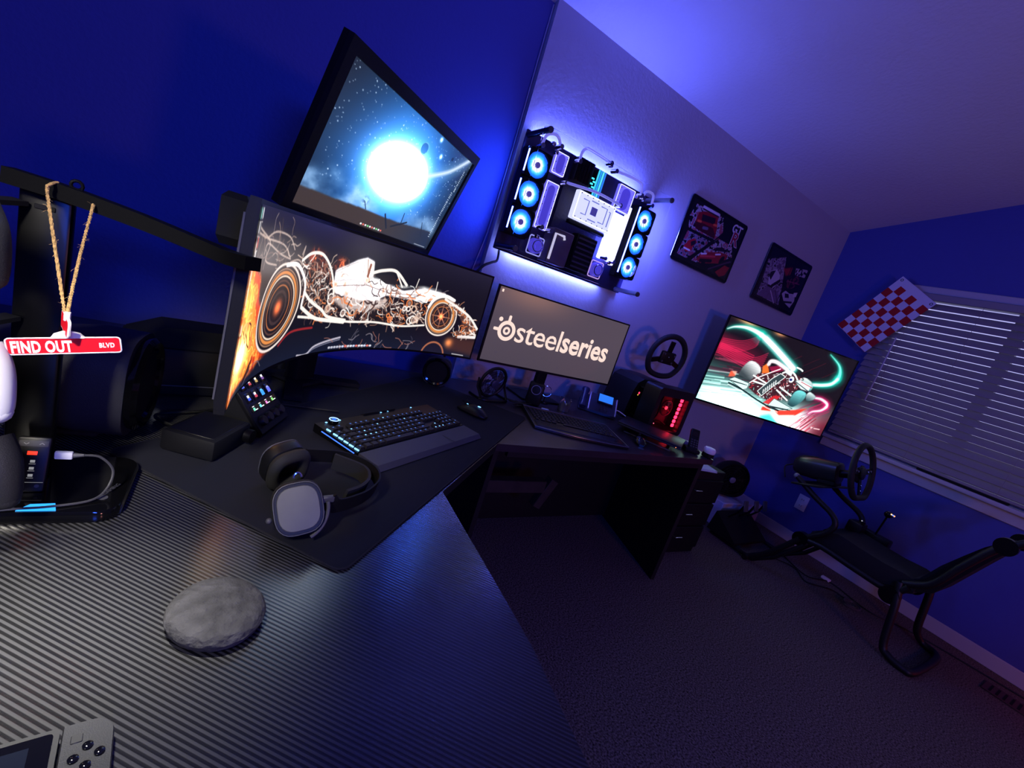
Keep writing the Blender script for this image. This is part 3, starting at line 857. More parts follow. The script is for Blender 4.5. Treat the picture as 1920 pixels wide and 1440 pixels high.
# charge display leaning on the post
ch = thing('charger_display', 'small black charging panel with red indicator leaning on the post', 'charger', (-.209, .812, DZ + .0175), frame((1, 0, 0), (0, .30, 1)), None, .86)
G().rbox((0, .046, 0), (.042, .094, .010), .004, 2).obj('body', BLACK, ch)
G().rbox((0, .082, .0052), (.036, .010, .0008), .0004, 1).obj('top_bar', GREY, ch)
wm = emat('legend_white', (190, 190, 195), .5)
for sx_, s in ((-.009, -1), (.010, 1)):
    G().tube([(sx_ - .003, .082 - s * .0012, .0061), (sx_, .082 + s * .0012, .0061), (sx_ + .003, .082 - s * .0012, .0061)], .0005, 5).obj('arrow', wm, ch)
G().rbox((0, .066, .0056), (.012, .006, .0008), .002, 2).obj('red_light', emat('red_led', (255, 40, 20), 3.0), ch)
for i, y in enumerate((.052, .040, .028)):
    G().rbox((.002, y, .0054), (.006, .0045, .0006), .002, 2).obj('symbol', wm, ch)
    G().box((.002, y - .0045, .0053), (.008, .0007, .0004)).obj('dash', wm, ch, 0)
G().box((.006, .016, .0053), (.026, .0005, .0004)).obj('line', wm, ch, 0)
G().lathe([(.003, 0), (.003, .0004), (0, .0004)], 14, Matrix.Translation((.012, .010, .0052))).obj('round_symbol', GREY, ch)
uc = thing('charging_cable', 'white plug with thin grey cable trailing over the glossy base', 'cable', (-.183, .812, DZ + .078))
G().rbox((.010, 0, 0), (.020, .007, .012), .002, 2).obj('plug', WHITE, uc)
G().cyl((.020, 0, 0), (.032, .0, .001), .004, .0022, n=10).obj('strain_relief', GREY, uc)
pts = [(.032, 0, .001), (.050, .005, -.004), (.066, .004, -.025), (.064, -.010, -.048), (.050, -.030, -.0575), (.010, -.045, -.0582), (-.025, -.050, -.0585), (-.06, -.058, -.0585), (-.14, -.07, -.0585)]
G().tube(spline(pts, 7), .0018, 6).obj('cord', mat('grey_cord', hx(58, 58, 62), .5), uc)

# jute cord loop and hanging street sign
ROPE = mat('jute', hx(196, 158, 98), .9, bump=(900, 1.0, 3, .002), var=(300, .35))
sx0, sy0 = -.168, .733
hang = thing('jute_cord', 'tan jute cord looped over the stand arm', 'cord', (0, 0, 0))
def rope(pts, n):
    P = spline(pts, n); g = G()
    for ph in (0, 2.1, 4.2):
        q = []
        acc = 0
        for i, p in enumerate(P):
            if i: acc += (P[i] - P[i - 1]).length
            a = acc * 1500 * .5 + ph
            q.append(p + Vector((math.cos(a), math.sin(a), math.sin(a) * .3)) * .0010)
        g.tube(q, .00125, 5)
    return g
kn = (sx0, sy0, 1.066)
rope([(-.209, .838, 1.2076), (-.2115, .820, 1.203), (-.2115, .815, 1.192), (-.190, .774, 1.129), kn], 14).obj('near_strand', ROPE, hang)
rope([(-.170, .822, 1.1935), (-.1695, .789, 1.142), (-.1675, .760, 1.104), (kn[0] + .003, kn[1], kn[2])], 16).obj('far_strand', ROPE, hang)
rng = random.Random(2); g = G()
for i in range(46):
    t = rng.random(); s = rng.random() < .5
    a, b = (Vector((-.2115, .815, 1.192)), Vector(kn)) if s else (Vector((-.170, .822, 1.1935)), Vector(kn))
    p = a.lerp(b, t)
    q = p + Vector((rng.uniform(-1, 1), rng.uniform(-1, .3), rng.uniform(-1, 1))) * rng.uniform(.003, .008)
    g.tube([p, p.lerp(q, .6) + Vector((0, 0, .0008)), q], .00016, 3)
fz = g.obj('fibres', ROPE, hang); fz['kind'] = 'stuff'

SIGNR = mat('sign_red', hx(222, 14, 30), .4); SIGNW = mat('sign_white', hx(236, 230, 224), .5)
sgn = thing('street_sign_ornament', 'miniature red crossed street sign reading FIND OUT BLVD hanging on the cord', 'ornament', (sx0 + .003, sy0, 1.064))
# vertical post cap
G().rbox((0, 0, -.004), (.006, .006, .012), .001, 1).obj('top_cap', SIGNW, sgn)
bl_ = G(Matrix.Rotation(R_(72), 4, 'Z') @ Matrix.Translation((0, 0, -.020)))
bl_.at(Matrix.Translation((-.003, .010, -.0165)) @ Matrix.Rotation(R_(109), 4, 'Z') @ Matrix.Rotation(R_(90), 4, 'X'))
bl_.prism(rrect(.058, .019, .004), -.0016, .0016)
cross = bl_.obj('cross_blade', SIGNR, sgn, 0)
e = G(Matrix.Translation((-.003, .010, -.0165)) @ Matrix.Rotation(R_(109), 4, 'Z') @ Matrix.Rotation(R_(90), 4, 'X'))
e.tube([(x, y, 0) for x, y in rrect(.0585, .0195, .004)], .0017, 6, closed=True).obj('white_edge', SIGNW, cross)
M = Matrix.Translation((.002, -.001, -.041)) @ Matrix.Rotation(R_(-11), 4, 'Y') @ Matrix.Rotation(R_(6), 4, 'Z') @ Matrix.Rotation(R_(90), 4, 'X')
G(M).prism([(-.014, .0095), (.018, .0095), (.014, .015), (.006, .018), (-.002, .018), (-.010, .015)], -.003, .003).obj('bracket', SIGNW, sgn, 0)
pl = G(M).prism(rrect(.103, .0205, .0035), -.0014, .0014).obj('name_plate', SIGNR, sgn, 0)
G(M).tube([(x, y, .0012) for x, y in rrect(.1025, .020, .0035)], .00095, 6, closed=True).obj('white_border', SIGNW, pl)
t1 = text_mesh('sign_letters', 'FIND OUT', .0195, SIGNW, pl, (0, 0, 0), (0, 0, 0), .0003, bold=.0008, sx=.56, space=1.06)
t1.matrix_local = M @ Matrix.Translation((-.0215, -.0016, .0016))
t2 = text_mesh('sign_letters', 'BLVD', .0085, SIGNW, pl, (0, 0, 0), (0, 0, 0), .0003, bold=.0003, sx=.70, space=1.1)
t2.matrix_local = M @ Matrix.Translation((.0375, -.0005, .0016))

# gamepads held by the stand, cut by the picture edge
def gamepad(name, label, loc, rot, shell, core, group=None):
    t = thing(name, label, 'gamepad', loc, rot, group)
    g = G()
    g.ball((0, .012, 0), (.060, .034, .021), 24, 14, p=.8)
    for s in (-1, 1):
        P = spline([(s * .050, .018, 0), (s * .062, -.005, -.002), (s * .068, -.030, -.006), (s * .070, -.055, -.012)], 6)
        n = len(P); rr = [.024 - .010 * (i / (n - 1)) ** 1.6 for i in range(n)]
        g.tube(P, rr, 14); g.ball(tuple(P[-1]), rr[-1] * 1.0, 12, 8)
    g.obj('shell', shell, t)
    c = G()
    c.ball((0, .008, .0015), (.040, .033, .0215), 20, 12, p=.8)
    c.obj('centre_panel', core, t)
    for s in (-1, 1):
        b = G().lathe([(.012, .014), (.012, .020), (.007, .022), (.007, .030), (.0105, .033), (.0105, .036), (0, .0345)], 18, Matrix.Translation((s * .026, -.006, 0))).obj('thumb_stick', BLACKM, t)
        G().rbox((s * .045, .040, .004), (.030, .012, .012), .004, 2).obj('trigger', BLACKM, t)
    for dx, dy in ((0, .009), (.009, 0), (0, -.009), (-.009, 0)):
        G().lathe([(.0042, .018), (.0042, .024), (0, .0245)], 12, Matrix.Translation((.050 + dx, .018 + dy, 0))).obj('face_button', BLACK, t)
    G().rbox((-.050, .018, .021), (.020, .007, .004), .001, 1).obj('dpad', BLACK, t)
    return t
padw = mat('pad_white', hx(232, 232, 232), .4); padd = mat('pad_dark', hx(34, 34, 36), .55, bump=(700, .3)); padg = mat('pad_grey', hx(120, 118, 116), .55, bump=(700, .3))
GPF = frame((.90, -.35, .10), (0, .25, 1))
gamepad('gamepad', 'white gamepad with black centre at the left picture edge', (-.283, .740, .984), GPF, padw, BLACKM, 'gamepads on the stand')
gamepad('gamepad', 'black gamepad at the left edge, highest on the stand', (-.294, .740, 1.145), GPF, padd, BLACKM, 'gamepads on the stand')
gamepad('gamepad', 'dark gamepad at the left edge above the blue base light', (-.271, .740, .866), GPF, padd, BLACKM, 'gamepads on the stand')
# brackets of the stand that hold the gamepads
for z in (1.003, 1.158, .884):
    G().bar([(-.245, .851, z - DZ + .012), (-.285, .772, z - DZ + .004)], .020, .006).obj('holder', BLACKM, sg, 0)

# horn-shaped speaker behind the stand
sp = thing('desk_speaker', 'black rounded satellite speaker with ring front behind the stand', 'speaker', (-.235, 1.085, DZ + .0048), (0, 0, R_(-6)))
spk = mat('speaker_shell', hx(38, 38, 42), .55, bump=(500, .2))
rings = []
for k in range(11):
    x = -.13 + .235 * k / 10; f = .52 + .48 * min(1, (k + 1) / 8) ** .7
    w, h = .088 * f, .098 * f
    rings.append([(x, w * math.copysign(abs(math.cos(a)) ** .62, math.cos(a)), .100 + h * math.copysign(abs(math.sin(a)) ** .62, math.sin(a))) for a in [2 * math.pi * i / 28 for i in range(28)]])
G().loft(rings).obj('cabinet', spk, sp)
fm = Matrix.Translation((.105, 0, .100)) @ Matrix.Rotation(R_(90), 4, 'Y')
G().lathe([(.070, -.004), (.092, .002), (.094, .012), (.086, .020), (.074, .016), (.070, .008)], 40, fm).obj('front_ring', GLOSS, sp)
G().lathe([(.072, .010), (.060, .004), (.030, -.010), (.018, -.010), (.018, -.002), (0, .004)], 36, fm).obj('cone', BLACKM, sp)
G().rbox((0, 0, .004), (.13, .11, .008), .003, 1).obj('foot', RUBBER, sp)

# black box with a white status light at the wall
av = thing('receiver_box', 'large black equipment box with white status light left of the curved monitor', 'receiver', (-.075, 1.375, DZ), (0, 0, R_(12)))
G().rbox((0, 0, .064), (.26, .18, .118), .006, 2).obj('case', BLACKM, av)
g = G()
g.loft([[(-.125, -.085, .124), (.125, -.085, .124), (.125, .085, .124), (-.125, .085, .124)], [(-.06, -.05, .165), (.115, -.05, .165), (.115, .05, .165), (-.06, .05, .165)]]).obj('top_cover', BLACKM, av, 0)
G().box((0, -.0905, .030), (.25, .001, .002)).obj('front_line', GREY, av, 0)
G().ball((-.062, -.0905, .048), (.004, .002, .0022), 10, 6).obj('status_light', emat('white_led', (230, 235, 255), 3.0), av)
for xx in (-.10, .10):
    for yy in (-.07, .07): G().cyl((xx, yy, 0), (xx, yy, .006), .010, n=10).obj('foot', RUBBER, av)

# handheld game console at the bottom edge
hc = thing('handheld_console', 'grey handheld game console lying on the near carbon desk corner', 'console', (-.006, .424, DZ + .0005), (0, 0, R_(7)))
gm = mat('console_grey', hx(40, 40, 43), .6, bump=(900, .15))
G().prism(rrect(.174, .102, .004, 3, -.155, -.051), .001, .0145).obj('tablet', mat('tablet_grey', hx(34, 34, 36), .5), hc, 0)
G().prism(rrect(.166, .094, .003, 3, -.155, -.051), .0145, .0152).obj('bezel', GLOSS, hc, 0)
G().box((-.155, -.051, .01535), (.138, .078, .0004)).obj('screen', mat('screen_off', hx(22, 26, 36), .12), hc, 0)
def grip(x0_, s):
    P = [(0, 0), (0, -.102)]
    w = .036; r = .017; pts = []
    pts += [(0, -.102), (0, 0)]
    for i in range(7): a = R_(90 - 15 * i); pts.append((w - r + r * math.cos(a), -r + r * math.sin(a)))
    for i in range(7): a = R_(0 - 15 * i); pts.append((w - r + r * math.cos(a), -.102 + r + r * math.sin(a)))
    pts = [(x0_ + s * x, y) for x, y in pts]
    if s < 0: pts = pts[::-1]
    c = ((x0_ + s * w / 2), -.051)
    g = G().loft([[(x, y, .0) for x, y in pts], [(x, y, .012) for x, y in pts], [(c[0] + (x - c[0]) * .94, c[1] + (y - c[1]) * .98, .0155) for x, y in pts]])
    return g.obj('side_grip', gm, hc, 30)
gr = grip(-.0665, 1)
for dx, dy in ((0, .009), (.0085, 0), (0, -.009), (-.0085, 0)):
    G().lathe([(.0038, .0150), (.0038, .0172), (.0030, .0178), (0, .0180)], 18, Matrix.Translation((-.048 + dx, -.036 + dy, 0))).obj('round_button', GLOSS, gr)
G().rbox((-.056, -.017, .0157), (.008, .008, .0010), .001, 1).obj('plus_button', mat('tablet_grey'), gr)
G().lathe([(.0085, .0150), (.0085, .019), (.0065, .022), (0, .0215)], 20, Matrix.Translation((-.050, -.068, 0))).obj('thumb_stick', BLACKM, gr)
grip(-.2435, -1)

# picture outlines of the screens and posters, in fractions of picture width and height (y down)
ART = {
'UW': dict(
  corners=[(-0.01,0.0),(1.015,-0.002),(0.997,0.992),(-0.01,1.0)],
  fire=[(-0.01,0.278),(0.036,0.297),(0.077,0.373),(0.083,0.493),(0.12,0.601),(0.119,0.692),(0.174,0.859),(0.127,0.897),(0.117,0.935),(0.049,0.949),(-0.01,1.0),(-0.01,0.932),(-0.01,0.556)],
  firehot=[(0.047,0.768)],
  firehot2=[(0.035,0.468)],
  rear=[(0.218,0.586),(0.251,0.312),(0.186,0.822),(0.103,0.503),(0.309,0.495)],
  front=[(0.852,0.579),(0.85,0.363),(0.855,0.817),(0.794,0.595),(0.914,0.538)],
  body=[(0.427,0.439),(0.422,0.319),(0.463,0.262),(0.499,0.199),(0.531,0.162),(0.56,0.181),(0.568,0.338),(0.603,0.343),(0.691,0.39),(0.768,0.317),(0.846,0.317),(0.858,0.376),(0.781,0.454),(0.722,0.463),(0.633,0.466),(0.592,0.535),(0.533,0.538),(0.439,0.501)],
  belly=[(0.426,0.49),(0.53,0.51),(0.642,0.501),(0.626,0.585),(0.573,0.646),(0.482,0.631),(0.44,0.567)],
  halo=[(0.564,0.282),(0.599,0.241),(0.648,0.222),(0.697,0.329)],
  halo2=[(0.648,0.222),(0.665,0.286),(0.682,0.355)],
  pipes1=[(0.316,0.496),(0.349,0.568),(0.399,0.639),(0.429,0.699),(0.498,0.731)],
  pipes2=[(0.316,0.611),(0.368,0.692),(0.408,0.723),(0.494,0.749)],
  arch=[(0.283,0.276),(0.316,0.22),(0.359,0.213),(0.395,0.284),(0.419,0.389),(0.433,0.502)],
  arch2=[(0.232,0.293),(0.27,0.278),(0.307,0.36)],
  smoke1=[(0.023,0.13),(0.1,0.162),(0.188,0.19),(0.227,0.263)],
  smoke2=[(0.098,0.154),(0.145,0.12),(0.21,0.139),(0.241,0.211)],
  smoke3=[(0.089,0.244),(0.105,0.187),(0.182,0.247),(0.229,0.273)],
  smoke4=[(0.281,0.255),(0.285,0.18),(0.278,0.235)],
  smoke5=[(0.03,0.108),(0.113,0.178),(0.105,0.279),(0.169,0.312)],
  tray=[(0.311,0.68),(0.493,0.742),(0.611,0.738),(0.712,0.752),(0.798,0.708)],
  nose=[(0.852,0.38),(0.902,0.398),(0.947,0.495),(0.996,0.633),(0.996,0.741),(0.936,0.772),(0.908,0.731),(0.95,0.666),(0.92,0.534)],
  engine=[(0.299,0.405),(0.438,0.488),(0.619,0.51),(0.778,0.43),(0.801,0.68),(0.712,0.752),(0.611,0.746),(0.493,0.742),(0.332,0.697)],
  rearmess=[(0.282,0.266),(0.41,0.279),(0.432,0.489),(0.316,0.496)],
  flame1=[(0.306,0.305),(0.31,0.227),(0.324,0.179),(0.38,0.229),(0.395,0.37),(0.334,0.38)],
  flame2=[(0.41,0.304),(0.428,0.217),(0.46,0.235),(0.46,0.287)],
  refl=[(0.249,0.864),(0.292,0.789),(0.377,0.782)],
  refl2=[(0.338,0.993),(0.375,0.999),(0.405,0.94),(0.495,0.888)],
  refl3=[(0.528,0.933),(0.595,0.889),(0.685,0.911),(0.775,0.923)],
  reflw=[(0.855,0.948),(0.847,0.858),(0.81,0.984),(0.897,0.948)],
  warm=[(0.913,0.786),(1.002,0.767),(1.001,0.969),(0.903,0.945)],
  ant1=[(0.733,0.324),(0.737,0.239)],
  ant2=[(0.808,0.324),(0.807,0.221)],
  air=[(0.549,0.218),(0.547,0.318)],
  task=[(0.459,0.977),(0.614,0.975)],
  clock=[(0.931,0.989),(0.984,0.979)],
  icons=[(-0.039,0.045),(0.028,0.043),(-0.036,0.11),(0.025,0.115),(-0.01,0.203),(0.024,0.181),(0.019,0.243),(-0.01,0.361),(0.014,0.335),(-0.01,0.414),(-0.01,0.481),(0.011,0.454),(-0.01,0.541),(-0.01,0.609),(-0.01,0.684),(-0.01,0.737),(-0.01,0.789),(-0.01,0.853),(-0.01,0.917)],
),
'TV': dict(
  arc1=[(0.014,0.142),(0.057,0.095),(0.129,0.064),(0.212,0.069),(0.294,0.108),(0.385,0.175),(0.481,0.252),(0.569,0.325)],
  arc2=[(0.76,0.429),(0.833,0.396),(0.891,0.348),(0.918,0.272),(0.912,0.184),(0.874,0.105),(0.784,0.03)],
  arc3=[(0.388,0.366),(0.395,0.327),(0.433,0.315),(0.49,0.338),(0.532,0.359)],
  loop=[(0.826,0.568),(0.874,0.562),(0.927,0.59),(0.936,0.633),(0.908,0.694),(0.852,0.737),(0.83,0.776)],
  wheelRL=[(0.269,0.496),(0.264,0.395),(0.278,0.609),(0.208,0.569),(0.345,0.438)],
  wheelRR=[(0.713,0.434),(0.687,0.38),(0.723,0.5),(0.651,0.438),(0.764,0.439)],
  wheelFL=[(0.692,0.652),(0.689,0.545),(0.697,0.748),(0.645,0.731),(0.738,0.562)],
  wheelFR=[(0.784,0.57),(0.764,0.534),(0.769,0.628),(0.748,0.569),(0.822,0.558)],
  body=[(0.3,0.678),(0.344,0.509),(0.461,0.437),(0.522,0.411),(0.601,0.375),(0.679,0.397),(0.678,0.492),(0.652,0.58),(0.592,0.715),(0.528,0.78),(0.442,0.76),(0.387,0.746)],
  fwing=[(0.164,0.678),(0.209,0.639),(0.324,0.664),(0.313,0.719),(0.304,0.736)],
  fwing2=[(0.508,0.83),(0.535,0.739),(0.696,0.786),(0.652,0.826),(0.58,0.847)],
  nose=[(0.304,0.736),(0.394,0.79),(0.493,0.827),(0.574,0.851)],
  pink1=[(0.014,0.307),(0.142,0.275),(0.234,0.176),(0.256,0.119)],
  pink2=[(0.017,0.362),(0.185,0.408),(0.277,0.41),(0.351,0.319)],
  pink3=[(-0.016,0.37),(0.123,0.366),(0.264,0.395)],
  teal1=[(0.001,0.659),(0.178,0.61)],
  teal2=[(0.01,0.785),(0.228,0.699)],
  teal3=[(0.009,0.907),(0.235,0.791)],
  dark1=[(0.013,0.489),(0.2,0.456)],
  dark2=[(0.022,0.564),(0.192,0.519)],
  red=[(0.571,0.865),(0.723,0.781),(0.808,0.715),(0.745,0.843),(0.622,0.908)],
  red2=[(0.476,0.863),(0.524,0.833),(0.557,0.887),(0.478,0.912)],
  white1=[(0.283,1.036)],
  white2=[(0.775,0.926)],
  tealpuddle=[(0.486,0.983),(0.555,0.926),(0.649,1.007),(0.563,1.036)],
  orange=[(0.354,0.41),(0.379,0.36),(0.42,0.462),(0.371,0.504)],
  maroon=[(0.397,0.395),(0.469,0.339),(0.512,0.382),(0.438,0.451)],
  logo=[(0.9,0.928),(0.939,0.916),(0.933,0.939),(0.969,0.916)],
  rim=[(0.069,0.003),(0.191,0.006)],
  rim2=[(0.351,-0.002),(0.394,0.005)],
  nosec=[(0.395,0.704),(0.437,0.745),(0.494,0.576),(0.544,0.444),(0.499,0.425),(0.458,0.51)],
  nosetx=[(0.432,0.687),(0.49,0.543)],
  wl=[(0.164,0.678),(0.199,0.631),(0.315,0.648),(0.316,0.717),(0.292,0.742)],
  wr=[(0.511,0.828),(0.535,0.727),(0.697,0.779),(0.605,0.846)],
  wedge=[(0.175,0.714),(0.245,0.731),(0.319,0.758),(0.396,0.796),(0.52,0.842),(0.603,0.851)],
  halo=[(0.512,0.412),(0.549,0.366),(0.595,0.378),(0.634,0.43)],
  helm=[(0.593,0.452)],
  pod=[(0.622,0.455),(0.659,0.421),(0.753,0.446),(0.753,0.523),(0.688,0.521)],
  arm1=[(0.321,0.546),(0.442,0.59)],
  arm2=[(0.335,0.609),(0.47,0.609)],
  arm3=[(0.538,0.579),(0.643,0.634)],
  arm4=[(0.525,0.623),(0.631,0.703)],
  susp=[(0.3,0.678),(0.354,0.561),(0.42,0.462),(0.483,0.377)],
  intake=[(0.525,0.398),(0.529,0.349),(0.577,0.366),(0.582,0.421)],
  floor=[(0.468,0.818),(0.522,0.698),(0.572,0.679),(0.538,0.811)],
  tRL=[(0.214,0.588),(0.225,0.488),(0.253,0.402),(0.3,0.396),(0.345,0.438),(0.357,0.501),(0.331,0.576),(0.3,0.613)],
  tRR=[(0.65,0.415),(0.687,0.38),(0.759,0.424),(0.76,0.513),(0.686,0.487)],
  tFL=[(0.646,0.741),(0.654,0.594),(0.688,0.54),(0.739,0.55),(0.75,0.61),(0.722,0.707),(0.687,0.76)],
  tFR=[(0.748,0.569),(0.767,0.523),(0.823,0.555),(0.812,0.607),(0.77,0.634)],
  cam=[(0.594,0.298),(0.624,0.303),(0.642,0.315)],
  rearw=[(0.154,0.578),(0.193,0.566),(0.197,0.623),(0.155,0.648)],
  line1=[(0.417,0.751),(0.546,0.562)],
  line2=[(0.531,0.62),(0.632,0.665)],
  line3=[(0.516,0.474),(0.63,0.498)],
  line4=[(0.335,0.609),(0.442,0.59)],
),
'MOON': dict(
  moon=[(0.493,0.476),(0.397,0.286),(0.604,0.695),(0.319,0.594),(0.701,0.336)],
  hill=[(0.004,0.875),(0.079,0.87),(0.165,0.869),(0.258,0.863),(0.361,0.856),(0.481,0.855),(0.616,0.853),(0.949,0.811),(1.0,1.0),(0.0,1.0)],
  cloud=[(0.064,0.747),(0.034,0.826),(0.146,0.766),(0.226,0.728),(0.323,0.763)],
  streak=[(0.692,0.35),(0.839,0.201),(0.967,-0.011)],
  planet=[(0.567,0.18)],
  planet2=[(0.807,0.098)],
  star=[(0.649,0.032)],
  star2=[(0.707,0.148)],
  posts=[(0.522,0.826),(0.575,0.939)],
  post2=[(0.655,0.75),(0.666,0.864)],
  beam=[(0.601,0.91),(0.706,0.819)],
  post3=[(0.834,0.759),(0.884,0.896)],
  tree=[(0.36,0.799),(0.384,0.851)],
  icons=[(0.396,0.984),(0.551,0.982)],
  clock=[(0.844,0.988),(0.971,0.984)],
  texts=[(0.964,0.151),(0.955,0.789)],
),
'P1': dict(
  frame1=[(0.061,0.469),(0.559,0.438)],
  div1=[(0.024,0.503),(0.54,0.482)],
  div2=[(0.607,0.415),(0.247,0.956)],
  car1=[(0.142,0.168),(0.209,0.116),(0.303,0.081),(0.449,0.07),(0.478,0.155),(0.514,0.255),(0.534,0.425),(0.345,0.425),(0.187,0.437),(0.129,0.321)],
  wing1=[(0.183,0.057),(0.466,0.044)],
  splash1=[(0.063,0.067),(0.555,0.047),(0.636,0.263),(0.543,0.446),(0.061,0.469),(0.017,0.283)],
  car2=[(0.093,0.794),(0.14,0.657),(0.216,0.588),(0.284,0.621),(0.239,0.726),(0.224,0.816),(0.151,0.85)],
  splash2=[(0.072,0.495),(0.502,0.483),(0.406,0.648),(0.206,0.941),(0.033,0.936)],
  car3=[(0.402,0.768),(0.563,0.661),(0.726,0.586),(0.881,0.568),(0.875,0.643),(0.773,0.777),(0.465,0.912),(0.362,0.888)],
  splash3=[(0.597,0.394),(0.88,0.39),(0.964,0.567),(0.82,0.703),(0.381,0.931),(0.292,0.936)],
  roof3=[(0.566,0.625),(0.627,0.544),(0.742,0.49),(0.843,0.532)],
  gt=[(0.864,0.14)],
  r=[(0.893,0.285)],
  red=[(0.767,0.941),(0.889,0.763),(0.991,0.756),(0.96,0.915),(0.87,0.988)],
  road=[(0.631,0.945),(0.903,0.703),(0.965,0.657)],
),
'P2': dict(
  left=[(0.001,0.261),(0.352,0.064),(0.554,0.676),(0.622,0.96),(0.066,0.954),(0.053,0.665)],
  car=[(0.169,0.576),(0.177,0.414),(0.265,0.354),(0.378,0.424),(0.422,0.527),(0.343,0.722),(0.219,0.713)],
  ws=[(0.153,0.524),(0.181,0.422),(0.254,0.379),(0.225,0.591)],
  flame=[(0.395,0.275),(0.59,0.166),(0.602,0.325),(0.508,0.387)],
  white2=[(0.662,0.154),(0.964,0.059),(0.955,0.234),(0.708,0.279)],
  car2=[(0.593,0.722),(0.648,0.637),(0.763,0.654),(0.904,0.618),(0.952,0.749),(0.911,0.915),(0.721,0.859)],
  road=[(0.321,0.771),(0.499,0.965)],
  road2=[(0.412,0.714),(0.592,0.95)],
),
}

# ================================================================ MONITORS AND THEIR PICTURES
SCREEN = picture_mat('lit_screen', True, 1.0, 0.30)

# ---------------------------------------------------------------- picture of the curved monitor: a mechanical racing car on fire
def paint_car():
    c = Cv(760, 204, (15, 14, 20), seed=11); A = ART['UW']
    X, Y = c.X, c.Y
    c.plus(np.clip(1 - Y * 2.2, 0, 1) ** 2, (16, 14, 26))
    c.mix(np.clip((Y - .74) * 4, 0, 1), (20, 26, 46), .85)
    c.plus(np.exp(-((X - .52) / .10) ** 2 - ((Y - .12) / .2) ** 2), (26, 24, 22))
    # tan smoke strands upper left
    n = c.noise(14, 6, 5)
    sm = c.blur(c.polym([(.02, .10), (.16, .10), (.29, .20), (.27, .34), (.12, .36), (.03, .26)]), 9)
    c.mix(sm * np.clip(n * 1.6 - .5, 0, 1), (120, 100, 92), .55)
    for k in ('smoke1', 'smoke2', 'smoke3', 'smoke4', 'smoke5', 'arch2'):
        c.curve(A[k], .012, (214, 190, 176), .8)
    rng = random.Random(5)
    def scribble(poly, n_, cols, wmin, wmax, ln, al=.9):
        xs = [p[0] for p in poly]; ys = [p[1] for p in poly]
        m = c.polym(poly)
        for _ in range(n_):
            for _try in range(20):
                x, y = rng.uniform(min(xs), max(xs)), rng.uniform(min(ys), max(ys))
                if m[min(c.h - 1, int(y * c.h)), min(c.w - 1, int(x * c.w))] > 0: break
            a = rng.uniform(0, 6.28); pts = [(x, y)]
            for _s in range(3):
                a += rng.uniform(-1.1, 1.1); x += math.cos(a) * ln / c.asp; y += math.sin(a) * ln * .8; pts.append((x, y))
            c.curve(pts, rng.uniform(wmin, wmax), rng.choice(cols), al)
    W_, O_, Dk = (255, 244, 236), (236, 130, 70), (20, 14, 14)
    scribble([(.03, .12), (.25, .12), (.25, .34), (.05, .34)], 30, [(190, 160, 140), (120, 90, 80), (220, 196, 180)], .005, .010, .05, .7)
    # fire at the left edge
    fm = c.blur(c.polym([(max(-.01, x * 1.25), y) for x, y in A['fire']]), 5)
    n1 = c.noise(40, 9, 5); n2 = c.noise(70, 16, 4)
    veil = np.clip(fm * 1.5 * (0.45 + n1 * 1.1) - .15, 0, 1)
    c.mix(veil, (206, 58, 24)); c.mix(np.clip(veil * (n2 * 2.4 - .75), 0, 1), (250, 128, 44))
    ridge = np.clip(1 - np.abs(n2 - .5) * 16, 0, 1)
    c.plus(ridge * fm, (255, 190, 90), .55)
    for (k, r, col, al) in (('firehot', .20, (255, 226, 120), 1.1), ('firehot', .09, (255, 255, 220), 1.0), ('firehot2', .14, (255, 190, 80), .7)):
        d = c.ell(A[k][0][0], A[k][0][1], r * 1.3, r); c.plus(np.exp(-d ** 2 * 1.6) * np.clip(fm + .15, 0, 1), col, al)
    c.poly([(.085, .99), (.11, .90), (.13, .84), (.125, .93)], (30, 18, 26), .8)
    scribble([(.0, .60), (.10, .55), (.10, .72), (.01, .74)], 10, [(40, 18, 16), (255, 220, 140)], .006, .012, .06)
    # flames behind the engine
    for k in ('flame1', 'flame2'):
        fm2 = c.blur(c.polym(A[k]), 5); c.mix(fm2 * np.clip(n2 * 2 - .35, 0, 1), (208, 62, 30), .9); c.plus(fm2 * ridge, (255, 150, 80), .8)
    # rear bodywork and engine
    c.poly(A['engine'], (34, 24, 26), .95, 2); c.poly(A['rearmess'], (30, 20, 22), .6, 2)
    scribble(A['rearmess'], 90, [W_, (220, 190, 170), (150, 110, 95), (170, 90, 60), Dk], .005, .011, .05)
    scribble(A['engine'], 330, [W_, (226, 200, 186), (130, 96, 84), O_, Dk, (200, 150, 120), Dk, (90, 66, 62)], .005, .013, .038)
    for _ in range(30):
        x, y = rng.uniform(.42, .79), rng.uniform(.50, .70); r = rng.uniform(.014, .045)
        c.ring(x, y, r, r, 0, .014, rng.choice([W_, (222, 190, 170), O_])); c.mix((c.ell(x, y, r * .6, r * .6) < 1).astype(float), rng.choice([Dk, (220, 110, 60), (160, 130, 120)]), .9)
    c.poly(A['belly'], (214, 196, 190), .85, 2)
    scribble(A['belly'], 22, [(120, 70, 50), (255, 250, 246), O_, (60, 40, 38)], .008, .018, .06)
    c.poly(A['body'], (252, 246, 250), 1.0, 1); c.poly([(p[0] * .96 + .022, p[1] * .82 + .045) for p in A['body'][:11]], (255, 255, 255), 1.0, 2)
    sh = c.noise(60, 14, 4); bm_ = c.polym(A['body']); c.mix(bm_ * np.clip(sh * 3 - 1.6, 0, 1) * np.clip((Y - .26) * 6, 0, 1), (196, 172, 170), .8); c.mix(bm_ * np.clip(sh * 5 - 3.1, 0, 1), (210, 130, 90), .7)
    c.a *= 1 + .25 * c.blur(bm_, 3)[..., None]
